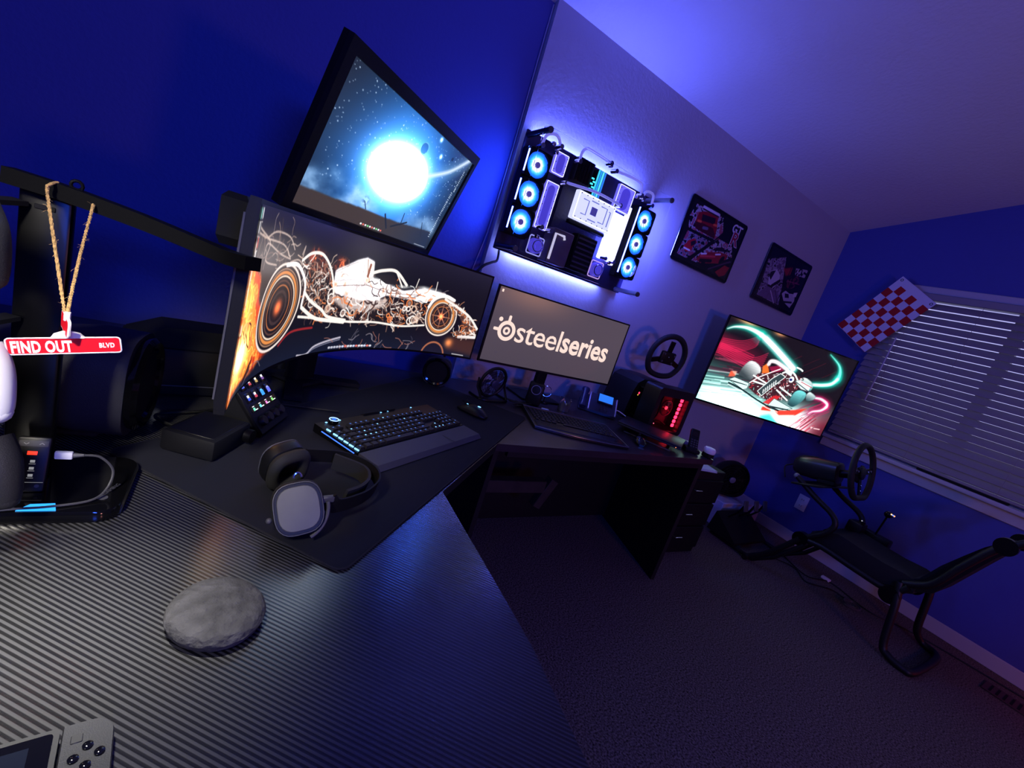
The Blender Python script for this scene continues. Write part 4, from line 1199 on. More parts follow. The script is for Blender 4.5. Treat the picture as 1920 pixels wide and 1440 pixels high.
    scribble(A['body'], 60, [(205, 190, 192), (180, 160, 160), (150, 120, 112), (255, 255, 255)], .004, .009, .03, .7)
    c.stroke([(.425, .33), (.46, .275), (.50, .215)], .006, (150, 130, 130)); c.stroke([(.44, .44), (.55, .40), (.64, .44), (.76, .40)], .007, (120, 96, 92)); c.stroke([(.535, .18), (.548, .33)], .014, (190, 150, 130)); c.stroke([(.43, .40), (.52, .36)], .008, (205, 196, 200))
    scribble([(.56, .36), (.84, .36), (.84, .46), (.58, .46)], 34, [(120, 92, 84), (60, 44, 44), O_, (255, 255, 255)], .006, .014, .05)
    c.poly([(.575, .30), (.64, .26), (.67, .34), (.62, .36)], (34, 28, 32), .95)
    for k, w in (('halo', .030), ('halo2', .018), ('arch', .024), ('pipes1', .026), ('pipes2', .030), ('tray', .020), ('ant1', .010), ('ant2', .010)):
        c.curve(A[k] if len(A[k]) > 2 else A[k][:1] + A[k], w, (250, 240, 232))
    c.stroke(A['air'], .03, (150, 90, 70))
    # tyres
    def wheel(p, rx, ry, ang, spoke):
        cx, cy = p
        c.mix(c.blur((c.ell(cx, cy, rx, ry, ang) < 1).astype(float), 1), (22, 18, 22))
        c.ring(cx, cy, rx * .97, ry * .97, ang, .018, (240, 224, 214))
        c.ring(cx, cy, rx * .86, ry * .86, ang, .010, (170, 130, 104))
        for f, col, w in ((.78, (226, 140, 70), .022), (.70, (250, 225, 200), .012), (.60, (90, 60, 50), .012), (.5, (190, 110, 60), .010), (.36, (60, 44, 44), .02)):
            c.ring(cx, cy, rx * f, ry * f, ang, w, col)
        if spoke:
            for i in range(8):
                a = i * math.pi / 4; c.stroke([(cx, cy), (cx + math.cos(a) * rx * .58 / c.asp, cy + math.sin(a) * ry * .58)], .012, (150, 100, 80))
        d = c.ell(cx, cy, rx * .16, ry * .16, ang); c.plus(np.exp(-d ** 2), (255, 110, 50), 1.2)
    rp = A['rear']
    wheel((rp[0][0] - .005, rp[0][1]), .345, .285, -16, False)
    c.curve([(rp[1][0] - .03, rp[1][1] - .0), (rp[1][0] + .02, rp[1][1] + .0), (rp[4][0] + .004, rp[4][1] - .06), (rp[4][0] + .006, rp[4][1] + .1)], .030, (248, 238, 236))
    wheel(A['front'][0], .215, .225, 0, True)
    c.curve([(.798, .50), (.815, .39), (.85, .345), (.885, .37)], .036, (250, 242, 240))
    c.poly(A['nose'], (120, 78, 62), .8, 1)
    scribble(A['nose'], 90, [W_, W_, O_, (180, 120, 90), (60, 40, 36)], .006, .014, .028)
    c.curve([A['nose'][0], A['nose'][2], A['nose'][3]], .028, (245, 235, 228)); c.stroke([A['nose'][5], A['nose'][4]], .035, (255, 250, 248))
    # wet floor reflections
    c.poly(A['warm'], (96, 52, 38), .6, 5); c.curve(A['refl'], .018, (176, 40, 40), .8); c.curve(A['refl2'], .018, (196, 190, 205), .9); c.curve([(x, y + .02) for x, y in A['refl2'][1:]], .008, (150, 150, 175), .8)
    scribble([(.45, .90), (.78, .89), (.78, .96), (.45, .97)], 24, [(150, 140, 150), (90, 86, 104), (190, 120, 100)], .005, .010, .05, .7)
    rw = A['reflw'][0]; c.ring(rw[0], 1.05, .16, .17, 0, .02, (206, 120, 80), .8); c.plus(np.exp(-c.ell(.905, .86, .05, .05) ** 2), (255, 140, 60), .9)
    c.curve([(.10, .995), (.13, .92), (.16, .90), (.18, .95)], .008, (110, 104, 120), .8)
    # task bar and desktop icons
    for i in range(16):
        u = A['task'][0][0] + (A['task'][1][0] - A['task'][0][0]) * i / 15
        c.stroke([(u, .975), (u + .004, .975)], .02, [(230, 230, 240), (200, 210, 235), (230, 120, 110), (215, 215, 225)][i % 4] if i > 4 else (190, 190, 205))
    c.stroke([(.93, .985), (.972, .985)], .012, (210, 205, 205), .8)
    for i, (u, v) in enumerate(A['icons']):
        col = [(150, 220, 200), (235, 235, 240), (230, 228, 225), (120, 118, 120), (235, 205, 190), (220, 70, 60), (235, 235, 235)][i % 7]
        u = max(u, .012)
        c.stroke([(u, v - .015), (u, v + .010)], .032, col, .9); c.stroke([(u - .006, v + .038), (u + .006, v + .038)], .008, (225, 215, 210), .7)
    return c
MC = (.957, .773); MR = .9446; A0, A1 = 174.45, 93.5; MZ0, MZ1 = .902, 1.261
cm = thing('curved_monitor', 'huge curved ultrawide monitor showing a flaming mechanical racing car', 'monitor', (0, 0, 0))
def arc(u, r=MR, z=0.0):
    a = R_(A0 + (A1 - A0) * u); return (MC[0] + r * math.cos(a), MC[1] + r * math.sin(a), z)
def arc_np(U_, V_):
    a = np.radians(A0 + (A1 - A0) * U_)
    return MC[0] + (MR - .0015) * np.cos(a), MC[1] + (MR - .0015) * np.sin(a), MZ0 + (MZ1 - MZ0) * V_
paint_car().surface('screen', SCREEN, arc_np, cm, gain=1.15)
n = 48; rings = []
for i in range(n + 1):
    u = i / n; e = .006; uu = -e + (1 + 2 * e) * u
    th = .022 + .063 * max(0, math.sin(math.pi * u)) ** 1.5
    zc = (MZ0 + MZ1) / 2; hh = (MZ1 - MZ0) / 2 + .008
    rings.append([arc(uu, MR, zc - hh), arc(uu, MR, zc + hh), arc(uu, MR + .016, zc + hh), arc(uu, MR + th, zc + hh * .72), arc(uu, MR + th, zc - hh * .72), arc(uu, MR + .016, zc - hh)])
G().loft(rings).obj('housing', BLACK, cm, 30)
for i, uu in enumerate((-.0062, 1.0062)):
    G().bar([arc(uu, MR + .020, MZ0 + .02), arc(uu, MR + .020, MZ1 - .02)], .003, .003, up=(1, 0, 0)).obj('side_edge', GREY, cm, 0)
ax_ = arc(.5, MR + .10); ux = math.cos(R_((A0 + A1) / 2)); uy = math.sin(R_((A0 + A1) / 2))
M = Matrix.Translation((ax_[0], ax_[1], 0)) @ Matrix.Rotation(R_((A0 + A1) / 2), 4, 'Z')
G(M).rbox((.02, 0, .93), (.05, .09, .36), .01, 2).obj('stand_column', BLACKM, cm)
G(M).rbox((-.005, 0, 1.08), (.10, .14, .14), .012, 2).obj('stand_head', BLACK, cm)
for s in (-1, 1):
    G(M).bar([(.03, s * .01, .762), (-.10, s * .16, .758)], .05, .012).obj('stand_foot', BLACKM, cm, 0)
G(M).rbox((.02, 0, .758), (.12, .12, .014), .006, 1).obj('stand_base', BLACKM, cm)
# hooded unit clamped behind the upper left corner
g = G(Matrix.Translation((-.012, 1.03, 1.212)) @ Matrix.Rotation(R_(80), 4, 'Z') @ Matrix.Scale(.72, 4))
g.loft([[(-.06, -.022, -.055), (.06, -.022, -.055), (.06, .022, -.055), (-.06, .022, -.055)], [(-.07, -.03, -.035), (.07, -.03, -.035), (.07, .03, -.035), (-.07, .03, -.035)],
        [(-.07, -.03, .06), (.07, -.03, .06), (.07, .03, .06), (-.07, .03, .06)], [(-.055, -.02, .075), (.055, -.02, .075), (.055, .02, .075), (-.055, .02, .075)]]).obj('rear_module', BLACKM, cm, 0)

# ---------------------------------------------------------------- moonlit picture
def paint_moon():
    c = Cv(420, 236, (10, 12, 20), seed=21); A = ART['MOON']; rng = random.Random(3)
    mx, my = A['moon'][0]; mx -= .005; my -= .01
    d = c.ell(mx, my, 1, 1)
    c.a[:] = np.array((40, 33, 34)) / 255.
    c.mix(np.exp(-(d / .95) ** 2), (14, 48, 92), 1.0)
    c.mix(np.exp(-(d / .66) ** 2), (26, 92, 172), .95)
    c.plus(np.exp(-(d / .40) ** 2), (90, 160, 235), .8)
    c.mix(np.clip(.35 - c.X, 0, 1) * np.clip(.5 - c.Y, 0, 1) * 3.0, (26, 22, 26), .8)
    for _ in range(430):
        x, y = rng.random(), rng.random() * .75; s = rng.choice([.0035, .005, .005, .007, .010])
        c.stroke([(x, y), (x + .001, y)], s, (190, 215, 245), rng.uniform(.35, 1.0))
    n = c.noise(7, 5, 5)
    cl = c.blur(c.polym([(.0, .74), (.10, .66), (.22, .66), (.34, .72), (.46, .80), (.46, .90), (.0, .90)]), 8)
    c.mix(cl * np.clip(n * 2.6 - .8, 0, 1), (110, 160, 215), .9); c.mix(cl * np.clip(n * 3 - 1.45, 0, 1), (190, 220, 250), .8)
    cl2 = c.blur(c.polym([(.62, .78), (.80, .68), (.97, .70), (.99, .86), (.62, .88)]), 9)
    c.mix(cl2 * np.clip(n * 2.4 - .7, 0, 1), (150, 190, 235), .8)
    P_ = A['moon']; ax = np.array([[(P_[4][0] - P_[3][0]) / 2, (P_[2][0] - P_[1][0]) / 2], [(P_[4][1] - P_[3][1]) / 2, (P_[2][1] - P_[1][1]) / 2]])
    iv = np.linalg.inv(ax); qx = iv[0, 0] * (c.X - mx) + iv[0, 1] * (c.Y - my); qy = iv[1, 0] * (c.X - mx) + iv[1, 1] * (c.Y - my); rm = np.hypot(qx, qy)
    c.plus(np.exp(-np.maximum(0, rm - 1) * 2.2), (70, 130, 215), .55)
    c.mix(np.clip((1.0 - rm) * 40, 0, 1), (255, 255, 255)); c.plus(np.exp(-np.maximum(0, rm - 1) * 7), (200, 228, 255), .6)
    c.curve(A['streak'], .10, (150, 205, 255), .5, soft=.06); c.curve(A['streak'], .028, (240, 250, 255), .95, soft=.02)
    p = A['planet'][0]; c.ring(p[0], p[1], .050, .050, 0, .006, (130, 190, 235), .9); c.mix((c.ell(p[0] - .004, p[1], .046, .046) < 1).astype(float), (22, 70, 130), .6)
    p = A['planet2'][0]; c.mix((c.ell(p[0], p[1], .018, .018) < 1).astype(float), (16, 40, 70), .9)
    for k in ('star', 'star2'):
        p = A[k][0]; c.plus(np.exp(-c.ell(p[0], p[1], .018, .018) ** 2), (220, 240, 255), 1.2)
    c.poly(A['hill'], (62, 52, 52), 1.0, 1); c.mix(c.blur(c.polym(A['hill']), 3) * np.clip((c.X - .45) * 2, 0, 1), (26, 46, 78), .75)
    for k, w in (('posts', .016), ('post2', .010), ('beam', .016), ('post3', .008), ('tree', .008)): c.stroke(A[k], w, (22, 34, 54))
    t = A['tree'][0]; c.mix(np.exp(-c.ell(t[0], t[1] - .01, .035, .03) ** 2) * (c.noise(60, 40, 2) > .45), (60, 96, 140), .9)
    for i in range(10):
        u = A['icons'][0][0] + .0165 * i; c.stroke([(u, .978), (u + .003, .978)], .016, [(240, 240, 245), (230, 110, 100), (235, 235, 240), (120, 220, 140)][i % 4])
    c.stroke([(.86, .985), (.97, .985)], .008, (200, 205, 215), .7)
    # faint column of lettering at the right side
    for col_, y0, y1, wd in ((.968, .12, .34, .016), (.955, .36, .62, .022), (.958, .64, .88, .018)):
        y = y0
        while y < y1:
            h_ = rng.uniform(.006, .016); c.stroke([(col_ - wd * .3, y), (col_ + wd * rng.uniform(.0, .35), y)], .007, (214, 232, 250), .85); y += h_ + .007
    return c
L_ = Vector((.054, 1.21, 1.272)); Xm = Vector((math.cos(R_(41.8)), math.sin(R_(41.8)), 0)); Um = Vector((.1815, -.2016, .963))
MW, MH = .705, .387
mo = thing('upper_monitor', 'black framed monitor showing a huge moon over dark hills, above the curved monitor', 'monitor', L_, frame(Xm, Um))
BX0, BX1, BY0_, BY1_ = .026, MW - .018, .016, MH - .030
paint_moon().surface('screen', SCREEN, lambda U_, V_: (BX0 + (BX1 - BX0) * U_, BY0_ + (BY1_ - BY0_) * V_, U_ * 0 + .0005), mo, gain=1.25)
g = G()
for (x0_, x1_, ya, yb) in ((0, BX0, 0, MH), (BX1, MW, 0, MH), (BX0, BX1, 0, BY0_), (BX0, BX1, BY1_, MH)):
    g.box(((x0_ + x1_) / 2, (ya + yb) / 2, .002), (x1_ - x0_, yb - ya, .014))
g.obj('bezel', BLACK, mo, 0)
G().loft([[(0, 0, -.005), (MW, 0, -.005), (MW, MH, -.005), (0, MH, -.005)], [(.0, .0, -.022), (MW, .0, -.022), (MW, MH, -.022), (0, MH, -.022)], [(.10, .06, -.045), (MW - .10, .06, -.045), (MW - .10, MH - .06, -.045), (.10, MH - .06, -.045)]]).obj('back_cover', BLACKM, mo, 0)
pole = Vector((.165, 1.615, 0)); Mi = mo.matrix_world.inverted() if False else (Matrix.Translation(L_) @ frame(Xm, Um).to_4x4()).inverted()
def loc_(p): return Mi @ Vector(p)
G().cyl(loc_((pole.x, pole.y, .751)), loc_((pole.x, pole.y, 1.50)), .017, n=16).obj('stand_pole', BLACKM, mo)
G().cyl(loc_((pole.x, pole.y, .751)), loc_((pole.x, pole.y, .763)), .075, n=28).obj('stand_base', BLACKM, mo)
G().cyl(loc_((pole.x, pole.y, 1.44)), (MW / 2, MH / 2, -.045), .016, n=12).obj('stand_arm', BLACKM, mo)

# ---------------------------------------------------------------- flat monitor with the logo desktop
sm = thing('flat_monitor', 'wide flat monitor with white steelseries logo on grey desktop', 'monitor', (.934, 1.70, .901))
W2, H2 = .818, .347
c = Cv(120, 50, (84, 73, 84), seed=2)
c.plus(np.exp(-((c.X - .22) / .25) ** 2 - (c.Y / .22) ** 2), (52, 30, 14)); c.mix(np.clip(c.Y - .4, 0, 1), (66, 60, 72), .7)  # warm room reflection at top left painted into the screen picture
c.surface('screen', SCREEN, lambda U_, V_: (.007 + (W2 - .014) * U_, U_ * 0 - .0006, .010 + (H2 - .017) * V_), sm)
g = G()
for (x0_, x1_, ya, yb) in ((0, .007, 0, H2), (W2 - .007, W2, 0, H2), (.007, W2 - .007, 0, .010), (.007, W2 - .007, H2 - .007, H2)):
    g.box(((x0_ + x1_) / 2, .004, (ya + yb) / 2), (x1_ - x0_, .012, yb - ya))
g.obj('bezel', BLACK, sm, 0)
G().loft([[(0, .004, 0), (W2, .004, 0), (W2, .004, H2), (0, .004, H2)], [(.02, .020, .02), (W2 - .02, .020, .02), (W2 - .02, .020, H2 - .02), (.02, .020, H2 - .02)], [(.25, .05, .08), (W2 - .25, .05, .08), (W2 - .25, .05, H2 - .08), (.25, .05, H2 - .08)]]).obj('back_cover', BLACKM, sm, 0)
LOGO = emat('logo_white', (250, 222, 210), 1.05)
Mx = Matrix.Translation((0, -.0022, 0)) @ Matrix.Rotation(R_(90), 4, 'X')
lx, lz = .098, .158
G(Mx).add(*(lambda pts: ([p for p in pts], [tuple([i, (i + 1) % 32, 32 + (i + 1) % 32, 32 + i]) for i in range(32)]))([(lx + .046 * math.cos(2 * math.pi * i / 32), lz + .046 * math.sin(2 * math.pi * i / 32), 0) for i in range(32)] + [(lx + .029 * math.cos(2 * math.pi * i / 32), lz + .029 * math.sin(2 * math.pi * i / 32), 0) for i in range(32)])).obj('logo_ring', LOGO, sm, 0)
G(Mx).add(*(lambda pts: ([p for p in pts], [tuple([i, (i + 1) % 32, 32 + (i + 1) % 32, 32 + i]) for i in range(32)]))([(lx + .0185 * math.cos(2 * math.pi * i / 32), lz + .0185 * math.sin(2 * math.pi * i / 32), 0) for i in range(32)] + [(lx + .008 * math.cos(2 * math.pi * i / 32), lz + .008 * math.sin(2 * math.pi * i / 32), 0) for i in range(32)])).obj('logo_ring', LOGO, sm, 0)
G(Mx).prism(rrect(.014, .030, .005, 4, lx, lz + .056), 0, .0004).obj('logo_stem', LOGO, sm, 0)
G(Mx).prism(rrect(.030, .014, .005, 4, lx - .054, lz), 0, .0004).obj('logo_stem', LOGO, sm, 0)
G(Mx).prism([(lx - .044 + .010 * math.cos(2 * math.pi * i / 18), lz + .046 + .010 * math.sin(2 * math.pi * i / 18)) for i in range(18)], 0, .0004).obj('logo_dot', LOGO, sm, 0)
ta = text_mesh('logo_letters', 'steel', .130, LOGO, sm, (.152, -.0024, .166), (R_(90), 0, 0), .0002, bold=.0006, align='LEFT', sx=.88, space=.95)
tb_ = text_mesh('logo_letters', 'series', .130, LOGO, sm, (.152 + .272, -.0024, .166), (R_(90), 0, 0), .0002, bold=.0030, align='LEFT', sx=.86, space=1.0)
def fit(o, x0_, w_, zc_, h_):
    xs = [v.co.x for v in o.data.vertices]; ys = [v.co.y for v in o.data.vertices]
    sx_ = w_ / (max(xs) - min(xs)); sy_ = h_ / (max(ys) - min(ys)); mx_, my_ = min(xs), (min(ys) + max(ys)) / 2
    for v in o.data.vertices: v.co.x = (v.co.x - mx_) * sx_; v.co.y = (v.co.y - my_) * sy_
    o.location = (x0_, -.0024, zc_)
fit(ta, .150, .262, .169, .102); fit(tb_, .420, .312, .169, .102)
G(Mx).box((.022, .325, 0), (.009, .012, .0004)).obj('desktop_icon', LOGO, sm, 0)
G().rbox((.42, .075, .03), (.06, .03, .30), .008, 2).obj('stand_column', BLACKM, sm)
G().rbox((.42, .085, -.146), (.24, .17, .010), .004, 2).obj('stand_base', BLACKM, sm)

# ---------------------------------------------------------------- television with a neon racing car
def paint_tv():
    c = Cv(480, 270, (20, 14, 18), seed=31); A = ART['TV']; X, Y = c.X, c.Y; rng = random.Random(8)
    t = X * .55 + Y * .8
    n = c.noise(3, 46, 3)
    c.mix(np.clip((Y - .62 + X * .05) * 3.2, 0, 1), (120, 205, 195), 1.0)
    c.mix(np.clip(1 - np.abs(Y - .70 + X * .2) * 4, 0, 1) * np.clip(.45 - X, 0, 1) * 3, (60, 110, 108), .8)
    # long streaks, running with the car
    def streaks(x0, y0, x1, y1, n_, cols, wmin, wmax, ln, dx, dy, al):
        for _ in range(n_):
            x, y = rng.uniform(x0, x1), rng.uniform(y0, y1); l = rng.uniform(.4, 1) * ln
            c.stroke([(x, y), (x + dx * l, y + dy * l)], rng.uniform(wmin, wmax), rng.choice(cols), al * rng.uniform(.4, 1), soft=.004)
    streaks(-.1, .46, .18, .68, 26, [(96, 40, 60), (60, 20, 34), (140, 60, 80), (30, 16, 22)], .008, .02, .34, 1, -.16, .8)
    streaks(-.1, .64, .16, .95, 34, [(170, 235, 222), (60, 120, 112), (220, 250, 245), (30, 70, 70)], .006, .018, .34, 1, -.30, .8)
    c.plus(np.clip(1 - np.abs(Y - .33 - X * .12) * 6, 0, 1) * np.clip(.42 - X, 0, 1) * 2.2, (200, 16, 60), .8)
    for k in ('pink1', 'pink2', 'pink3'):
        for o in np.linspace(-.05, .06, 7): c.curve([(x, y + o * (1 + x)) for x, y in A[k]], .008, (230, 36, 84), .75, soft=.006)
    streaks(.55, .05, .95, .5, 12, [(150, 30, 44), (90, 20, 34)], .004, .006, .35, -.55, .85, .6)
    # spray and glow low in the picture
    c.plus(np.exp(-c.ell(.26, .98, .42, .20) ** 2), (235, 255, 250), 1.1)
    c.plus(np.exp(-c.ell(.74, .96, .26, .18) ** 2), (255, 240, 245), 1.2)
    c.mix(np.clip((X - .70) * 3.5, 0, 1) * np.clip((Y - .62) * 4, 0, 1), (196, 20, 52), .85)
    streaks(.74, .74, .92, .92, 40, [(255, 160, 180), (255, 230, 236), (230, 30, 60), (120, 20, 40)], .004, .012, .22, -.35, .9, .9)
    streaks(.84, .55, .98, .75, 20, [(235, 30, 90), (130, 16, 50)], .004, .010, .30, -.5, .7, .7)
    c.poly(A['tealpuddle'], (70, 215, 215), .95, 3)
    for k in ('red', 'red2'): c.poly(A[k], (238, 52, 34), .95, 2)
    c.mix(np.clip((Y - X * .04 - .50) * 2, 0, 1) * np.clip((X - .86) * 8, 0, 1), (30, 20, 26), .7)
    # neon arcs
    def neon(pts, w0, w1, halo, core, wmid=None):
        P = [(p.x, p.y) for p in spline([(x, y, 0) for x, y in pts], 8)]; n_ = len(P)
        k = n_ // 2
        for (f, col, al, so) in ((3.0, halo, .30, .05), (1.9, halo, .75, .02), (1.0, core, 1.0, .008)):
            if wmid:
                c.stroke(P[:k + 1], w0 * f, col, al, soft=so, w1=wmid * f); c.stroke(P[k:], wmid * f, col, al, soft=so, w1=w1 * f)
            else: c.stroke(P, w0 * f, col, al, soft=so, w1=w1 * f)
    neon(A['arc1'], .006, .060, (30, 205, 180), (236, 255, 252), .052)
    c.curve(A['arc1'][4:], .085, (225, 220, 235), .7, soft=.02); c.curve(A['arc1'][4:], .055, (255, 255, 255), 1)
    neon(A['arc2'], .034, .004, (20, 205, 180), (120, 245, 225), .050); c.curve(A['arc2'][:4], .030, (255, 255, 255), .95, soft=.012)
    c.poly(A['orange'], (240, 116, 40), .95, 1); c.poly(A['maroon'], (150, 20, 60), .9, 1); c.curve(A['arc3'], .046, (255, 236, 244), 1, soft=.01)
    neon(A['loop'], .026, .012, (240, 40, 120), (255, 232, 244), .036)
    # car
    def tyre(k, ang, lo, hi):
        pl = [(p.x, p.y) for p in spline([(x, y, 0) for x, y in A[k] + A[k][:1]], 5)][:-1]
        m = c.blur(c.polym(pl), 1); cx = sum(p[0] for p in pl) / len(pl); cy = sum(p[1] for p in pl) / len(pl); ry = max(p[1] for p in pl) - cy
        dirx = (X - cx) * c.asp; f = np.clip(.55 - ((Y - cy) + .45 * dirx * (-1 if 'L' in k[-1] and k == 'tRL' else 0)) / (ry * 1.6), 0, 1)
        c.mix(m, lo); c.mix(m * f, hi)
        for q in range(7):
            o = (q - 3) / 7 * ry * 1.4; c.stroke([(cx - .06, cy + o + .05), (cx + .06, cy + o - .07)], .004, (20, 26, 30), .25)
    tyre('tRL', -24, (60, 70, 74), (236, 240, 240)); tyre('tRR', 20, (90, 150, 150), (240, 252, 250))
    c.poly(A['body'], (66, 30, 36), 1.0, 1)
    c.poly(A['fwing'], (220, 245, 242), .95, 1); c.poly(A['fwing2'], (190, 232, 228), .95, 1); c.poly(A['rearw'], (238, 90, 60), .95, 1); c.poly([(p[0] + .006, p[1] - .006) for p in A['rearw'][:3]], (255, 220, 200), .6, 1)
    xs = [p[0] for p in A['body']]; ys = [p[1] for p in A['body']]; m = c.polym(A['body'])
    for _ in range(210):
        x, y = rng.uniform(min(xs), max(xs)), rng.uniform(min(ys), max(ys))
        if m[int(y * c.h), int(x * c.w)] == 0: continue
        a = rng.choice([-.5, .65, -.45, 1.3]) + rng.uniform(-.15, .15); l = rng.uniform(.010, .035)
        c.stroke([(x, y), (x + l * math.cos(a) / c.asp, y + l * math.sin(a))], rng.uniform(.004, .009), rng.choice([(255, 255, 255), (255, 240, 240), (250, 120, 130), (120, 220, 210), (30, 20, 26), (226, 40, 50), (235, 252, 250)]), .95)
    for k in ('arm1', 'arm2', 'arm3', 'arm4'):
        c.stroke(A[k], .020, (244, 250, 250)); c.stroke([(x, y + .014) for x, y in A[k]], .006, (30, 20, 26))
    c.curve(A['susp'], .014, (250, 236, 238)); c.poly(A['intake'], (232, 244, 246), 1, 1); c.poly(A['floor'], (222, 40, 44), .9, 1)
    c.poly(A['pod'], (226, 246, 246), 1, 1); c.stroke([A['pod'][0], A['pod'][3]], .010, (40, 60, 66)); c.stroke([(x + .01, y + .02) for x, y in (A['pod'][1], A['pod'][2])], .008, (200, 40, 60))
    c.poly(A['nosec'], (52, 66, 70), 1, 1); c.stroke(A['nosec'] + A['nosec'][:1], .009, (240, 252, 250))
    (x0_, y0_), (x1_, y1_) = A['nosetx']
    for q in range(7):
        f = q / 6; c.stroke([(x0_ + (x1_ - x0_) * f, y0_ + (y1_ - y0_) * f - .022), (x0_ + (x1_ - x0_) * f + .006, y0_ + (y1_ - y0_) * f + .018)], .011, (244, 250, 250))
    c.curve(A['halo'], .020, (246, 252, 252)); h_ = A['helm'][0]; c.mix((c.ell(h_[0], h_[1], .034, .038) < 1).astype(float), (236, 244, 250)); c.mix((c.ell(h_[0] - .004, h_[1] + .004, .020, .016) < 1).astype(float), (24, 34, 110))
    c.stroke(A['cam'], .02, (240, 250, 248))
    for k in ('wl', 'wr'):
        c.poly(A[k], (214, 244, 240), 1, 1); c.stroke(A[k] + A[k][:1], .006, (30, 60, 60))
    c.curve(A['wedge'], .016, (14, 26, 30)); c.curve([(x, y + .022) for x, y in A['wedge']], .008, (238, 250, 248))
    for k in ('wl', 'wr'):
        for o in (.008, .024, .040): c.stroke([(A[k][0][0] + o, A[k][0][1] + o * .2), (A[k][2][0] - .05 + o, A[k][2][1] + .03)], .007, (16, 30, 34))
    tyre('tFL', -30, (34, 70, 76), (120, 225, 225)); tyre('tFR', -20, (60, 90, 96), (225, 248, 246))
    c.stroke([(.90, .928), (.905, .928)], .022, (250, 200, 205)); c.stroke([(.925, .93), (.968, .922)], .014, (250, 205, 210), .9)
    c.plus(np.exp(-((X - .13) / .07) ** 2 - (Y / .03) ** 2), (235, 160, 100), .8); c.plus(np.exp(-((X - .37) / .04) ** 2 - (Y / .03) ** 2), (235, 160, 100), .8)
    return c
TL, TR_, BLc = Vector((2.615, 1.755, 1.496)), Vector((3.599, 1.367, 1.479)), Vector((2.615, 1.755, .914))
Xt = (TR_ - TL); WT = Xt.length; HT = .582; BLp = TL - (frame(Xt, (TL - BLc)) @ Vector((0, 1, 0))) * HT
tvo = thing('television', 'flat television showing a neon racing car, turned in the wall corner', 'television', BLp, frame(Xt, (TL - BLc)))
paint_tv().surface('screen', SCREEN, lambda U_, V_: (.008 + (WT - .016) * U_, .012 + (HT - .020) * V_, U_ * 0 + .001), tvo, gain=1.3)
g = G()
for (x0_, x1_, ya, yb) in ((0, .008, 0, HT), (WT - .008, WT, 0, HT), (.008, WT - .008, 0, .012), (.008, WT - .008, HT - .008, HT)):
    g.box(((x0_ + x1_) / 2, (ya + yb) / 2, -.002), (x1_ - x0_, yb - ya, .012))
g.obj('bezel', GLOSS, tvo, 0)
G().loft([[(0, 0, -.004), (WT, 0, -.004), (WT, HT, -.004), (0, HT, -.004)], [(.01, .01, -.025), (WT - .01, .01, -.025), (WT - .01, HT - .01, -.025), (.01, HT - .01, -.025)], [(.15, .04, -.050), (WT - .15, .04, -.050), (WT - .15, HT * .6, -.050), (.15, HT * .6, -.050)]]).obj('back_cover', BLACKM, tvo, 0)
Mi2 = (Matrix.Translation(BLp) @ frame(Xt, (TL - BLc)).to_4x4()).inverted()
def lt(p): return Mi2 @ Vector(p)
G().rbox((WT / 2, HT / 2, -.056), (.22, .22, .012), .003, 1).obj('mount_plate', BLACKM, tvo)
G().bar([(WT / 2, HT / 2, -.06), lt((3.32, 1.76, 1.19)), lt((3.40, 1.925, 1.19))], .035, .05).obj('mount_arm', BLACKM, tvo, 0)
g = G(); gm_ = Mi2 @ Matrix.Translation((3.40, 1.937, 1.19)); g.rbox((0, 0, 0), (.10, .020, .26), .003, 1, m=gm_); g.obj('wall_plate', BLACKM, tvo)

# ================================================================ OPEN WALL-MOUNTED COMPUTER
pc = thing('wall_computer', 'open wall-mounted water-cooled computer glowing blue and white', 'computer', (0, 1.95, 0))
PX0, PX1, PZ0, PZ1 = .957, 1.792, 1.392, 1.915
pcb = mat('panel_black', hx(38, 35, 70), .30)
YB_ = -.045                                    # local y of the backing panel front (world 1.905)
G().rbox(((PX0 + PX1) / 2, YB_ + .005, (PZ0 + PZ1) / 2), (PX1 - PX0, .010, PZ1 - PZ0), .003, 1).obj('back_panel', pcb, pc)
for x in (PX0 + .10, PX1 - .10):
    G().box((x, -.018, (PZ0 + PZ1) / 2), (.05, .036, .30)).obj('wall_bracket', BLACKM, pc, 0)
LEDS = mat('led_strip', (.02, .02, .02), emit=(0.22, 0.27, 1.0), power=40.0)
for (xa, xb, z, s) in ((PX0 + .06, PX1 - .12, PZ1 - .016, 1), (PX0 + .03, PX0 + .30, PZ0 + .016, -1), (PX0 + .34, PX1 - .16, PZ0 + .016, -1)):
    G().box(((xa + xb) / 2, -.031, z), (xb - xa, .006, .010)).obj('led_strip', LEDS, pc, 0)
# corner stand-offs and clear front cover
for (x, z) in ((.968, 1.893), (.968, 1.408), (1.752, 1.893), (1.752, 1.408)):
    clear = x > 1.5
    rod = G().cyl((x, YB_, z), (x, -.222, z), .0115, n=18).obj('stand_off', mat('grey_rod', hx(150, 155, 175), .35) if clear else DARKMET, pc)
    G().cyl((x, -.222, z), (x, -.229, z), .0135, .012, n=18).obj('end_cap', GREY, rod)
ACR = mat('clear_acrylic', (.95, .96, 1.0), 0.03, trans=1.0, ior=1.12, spec=.3)
G().rbox((1.360, -.206, 1.650), (.826, .004, .520), .0015, 1).obj('front_cover', ACR, pc)
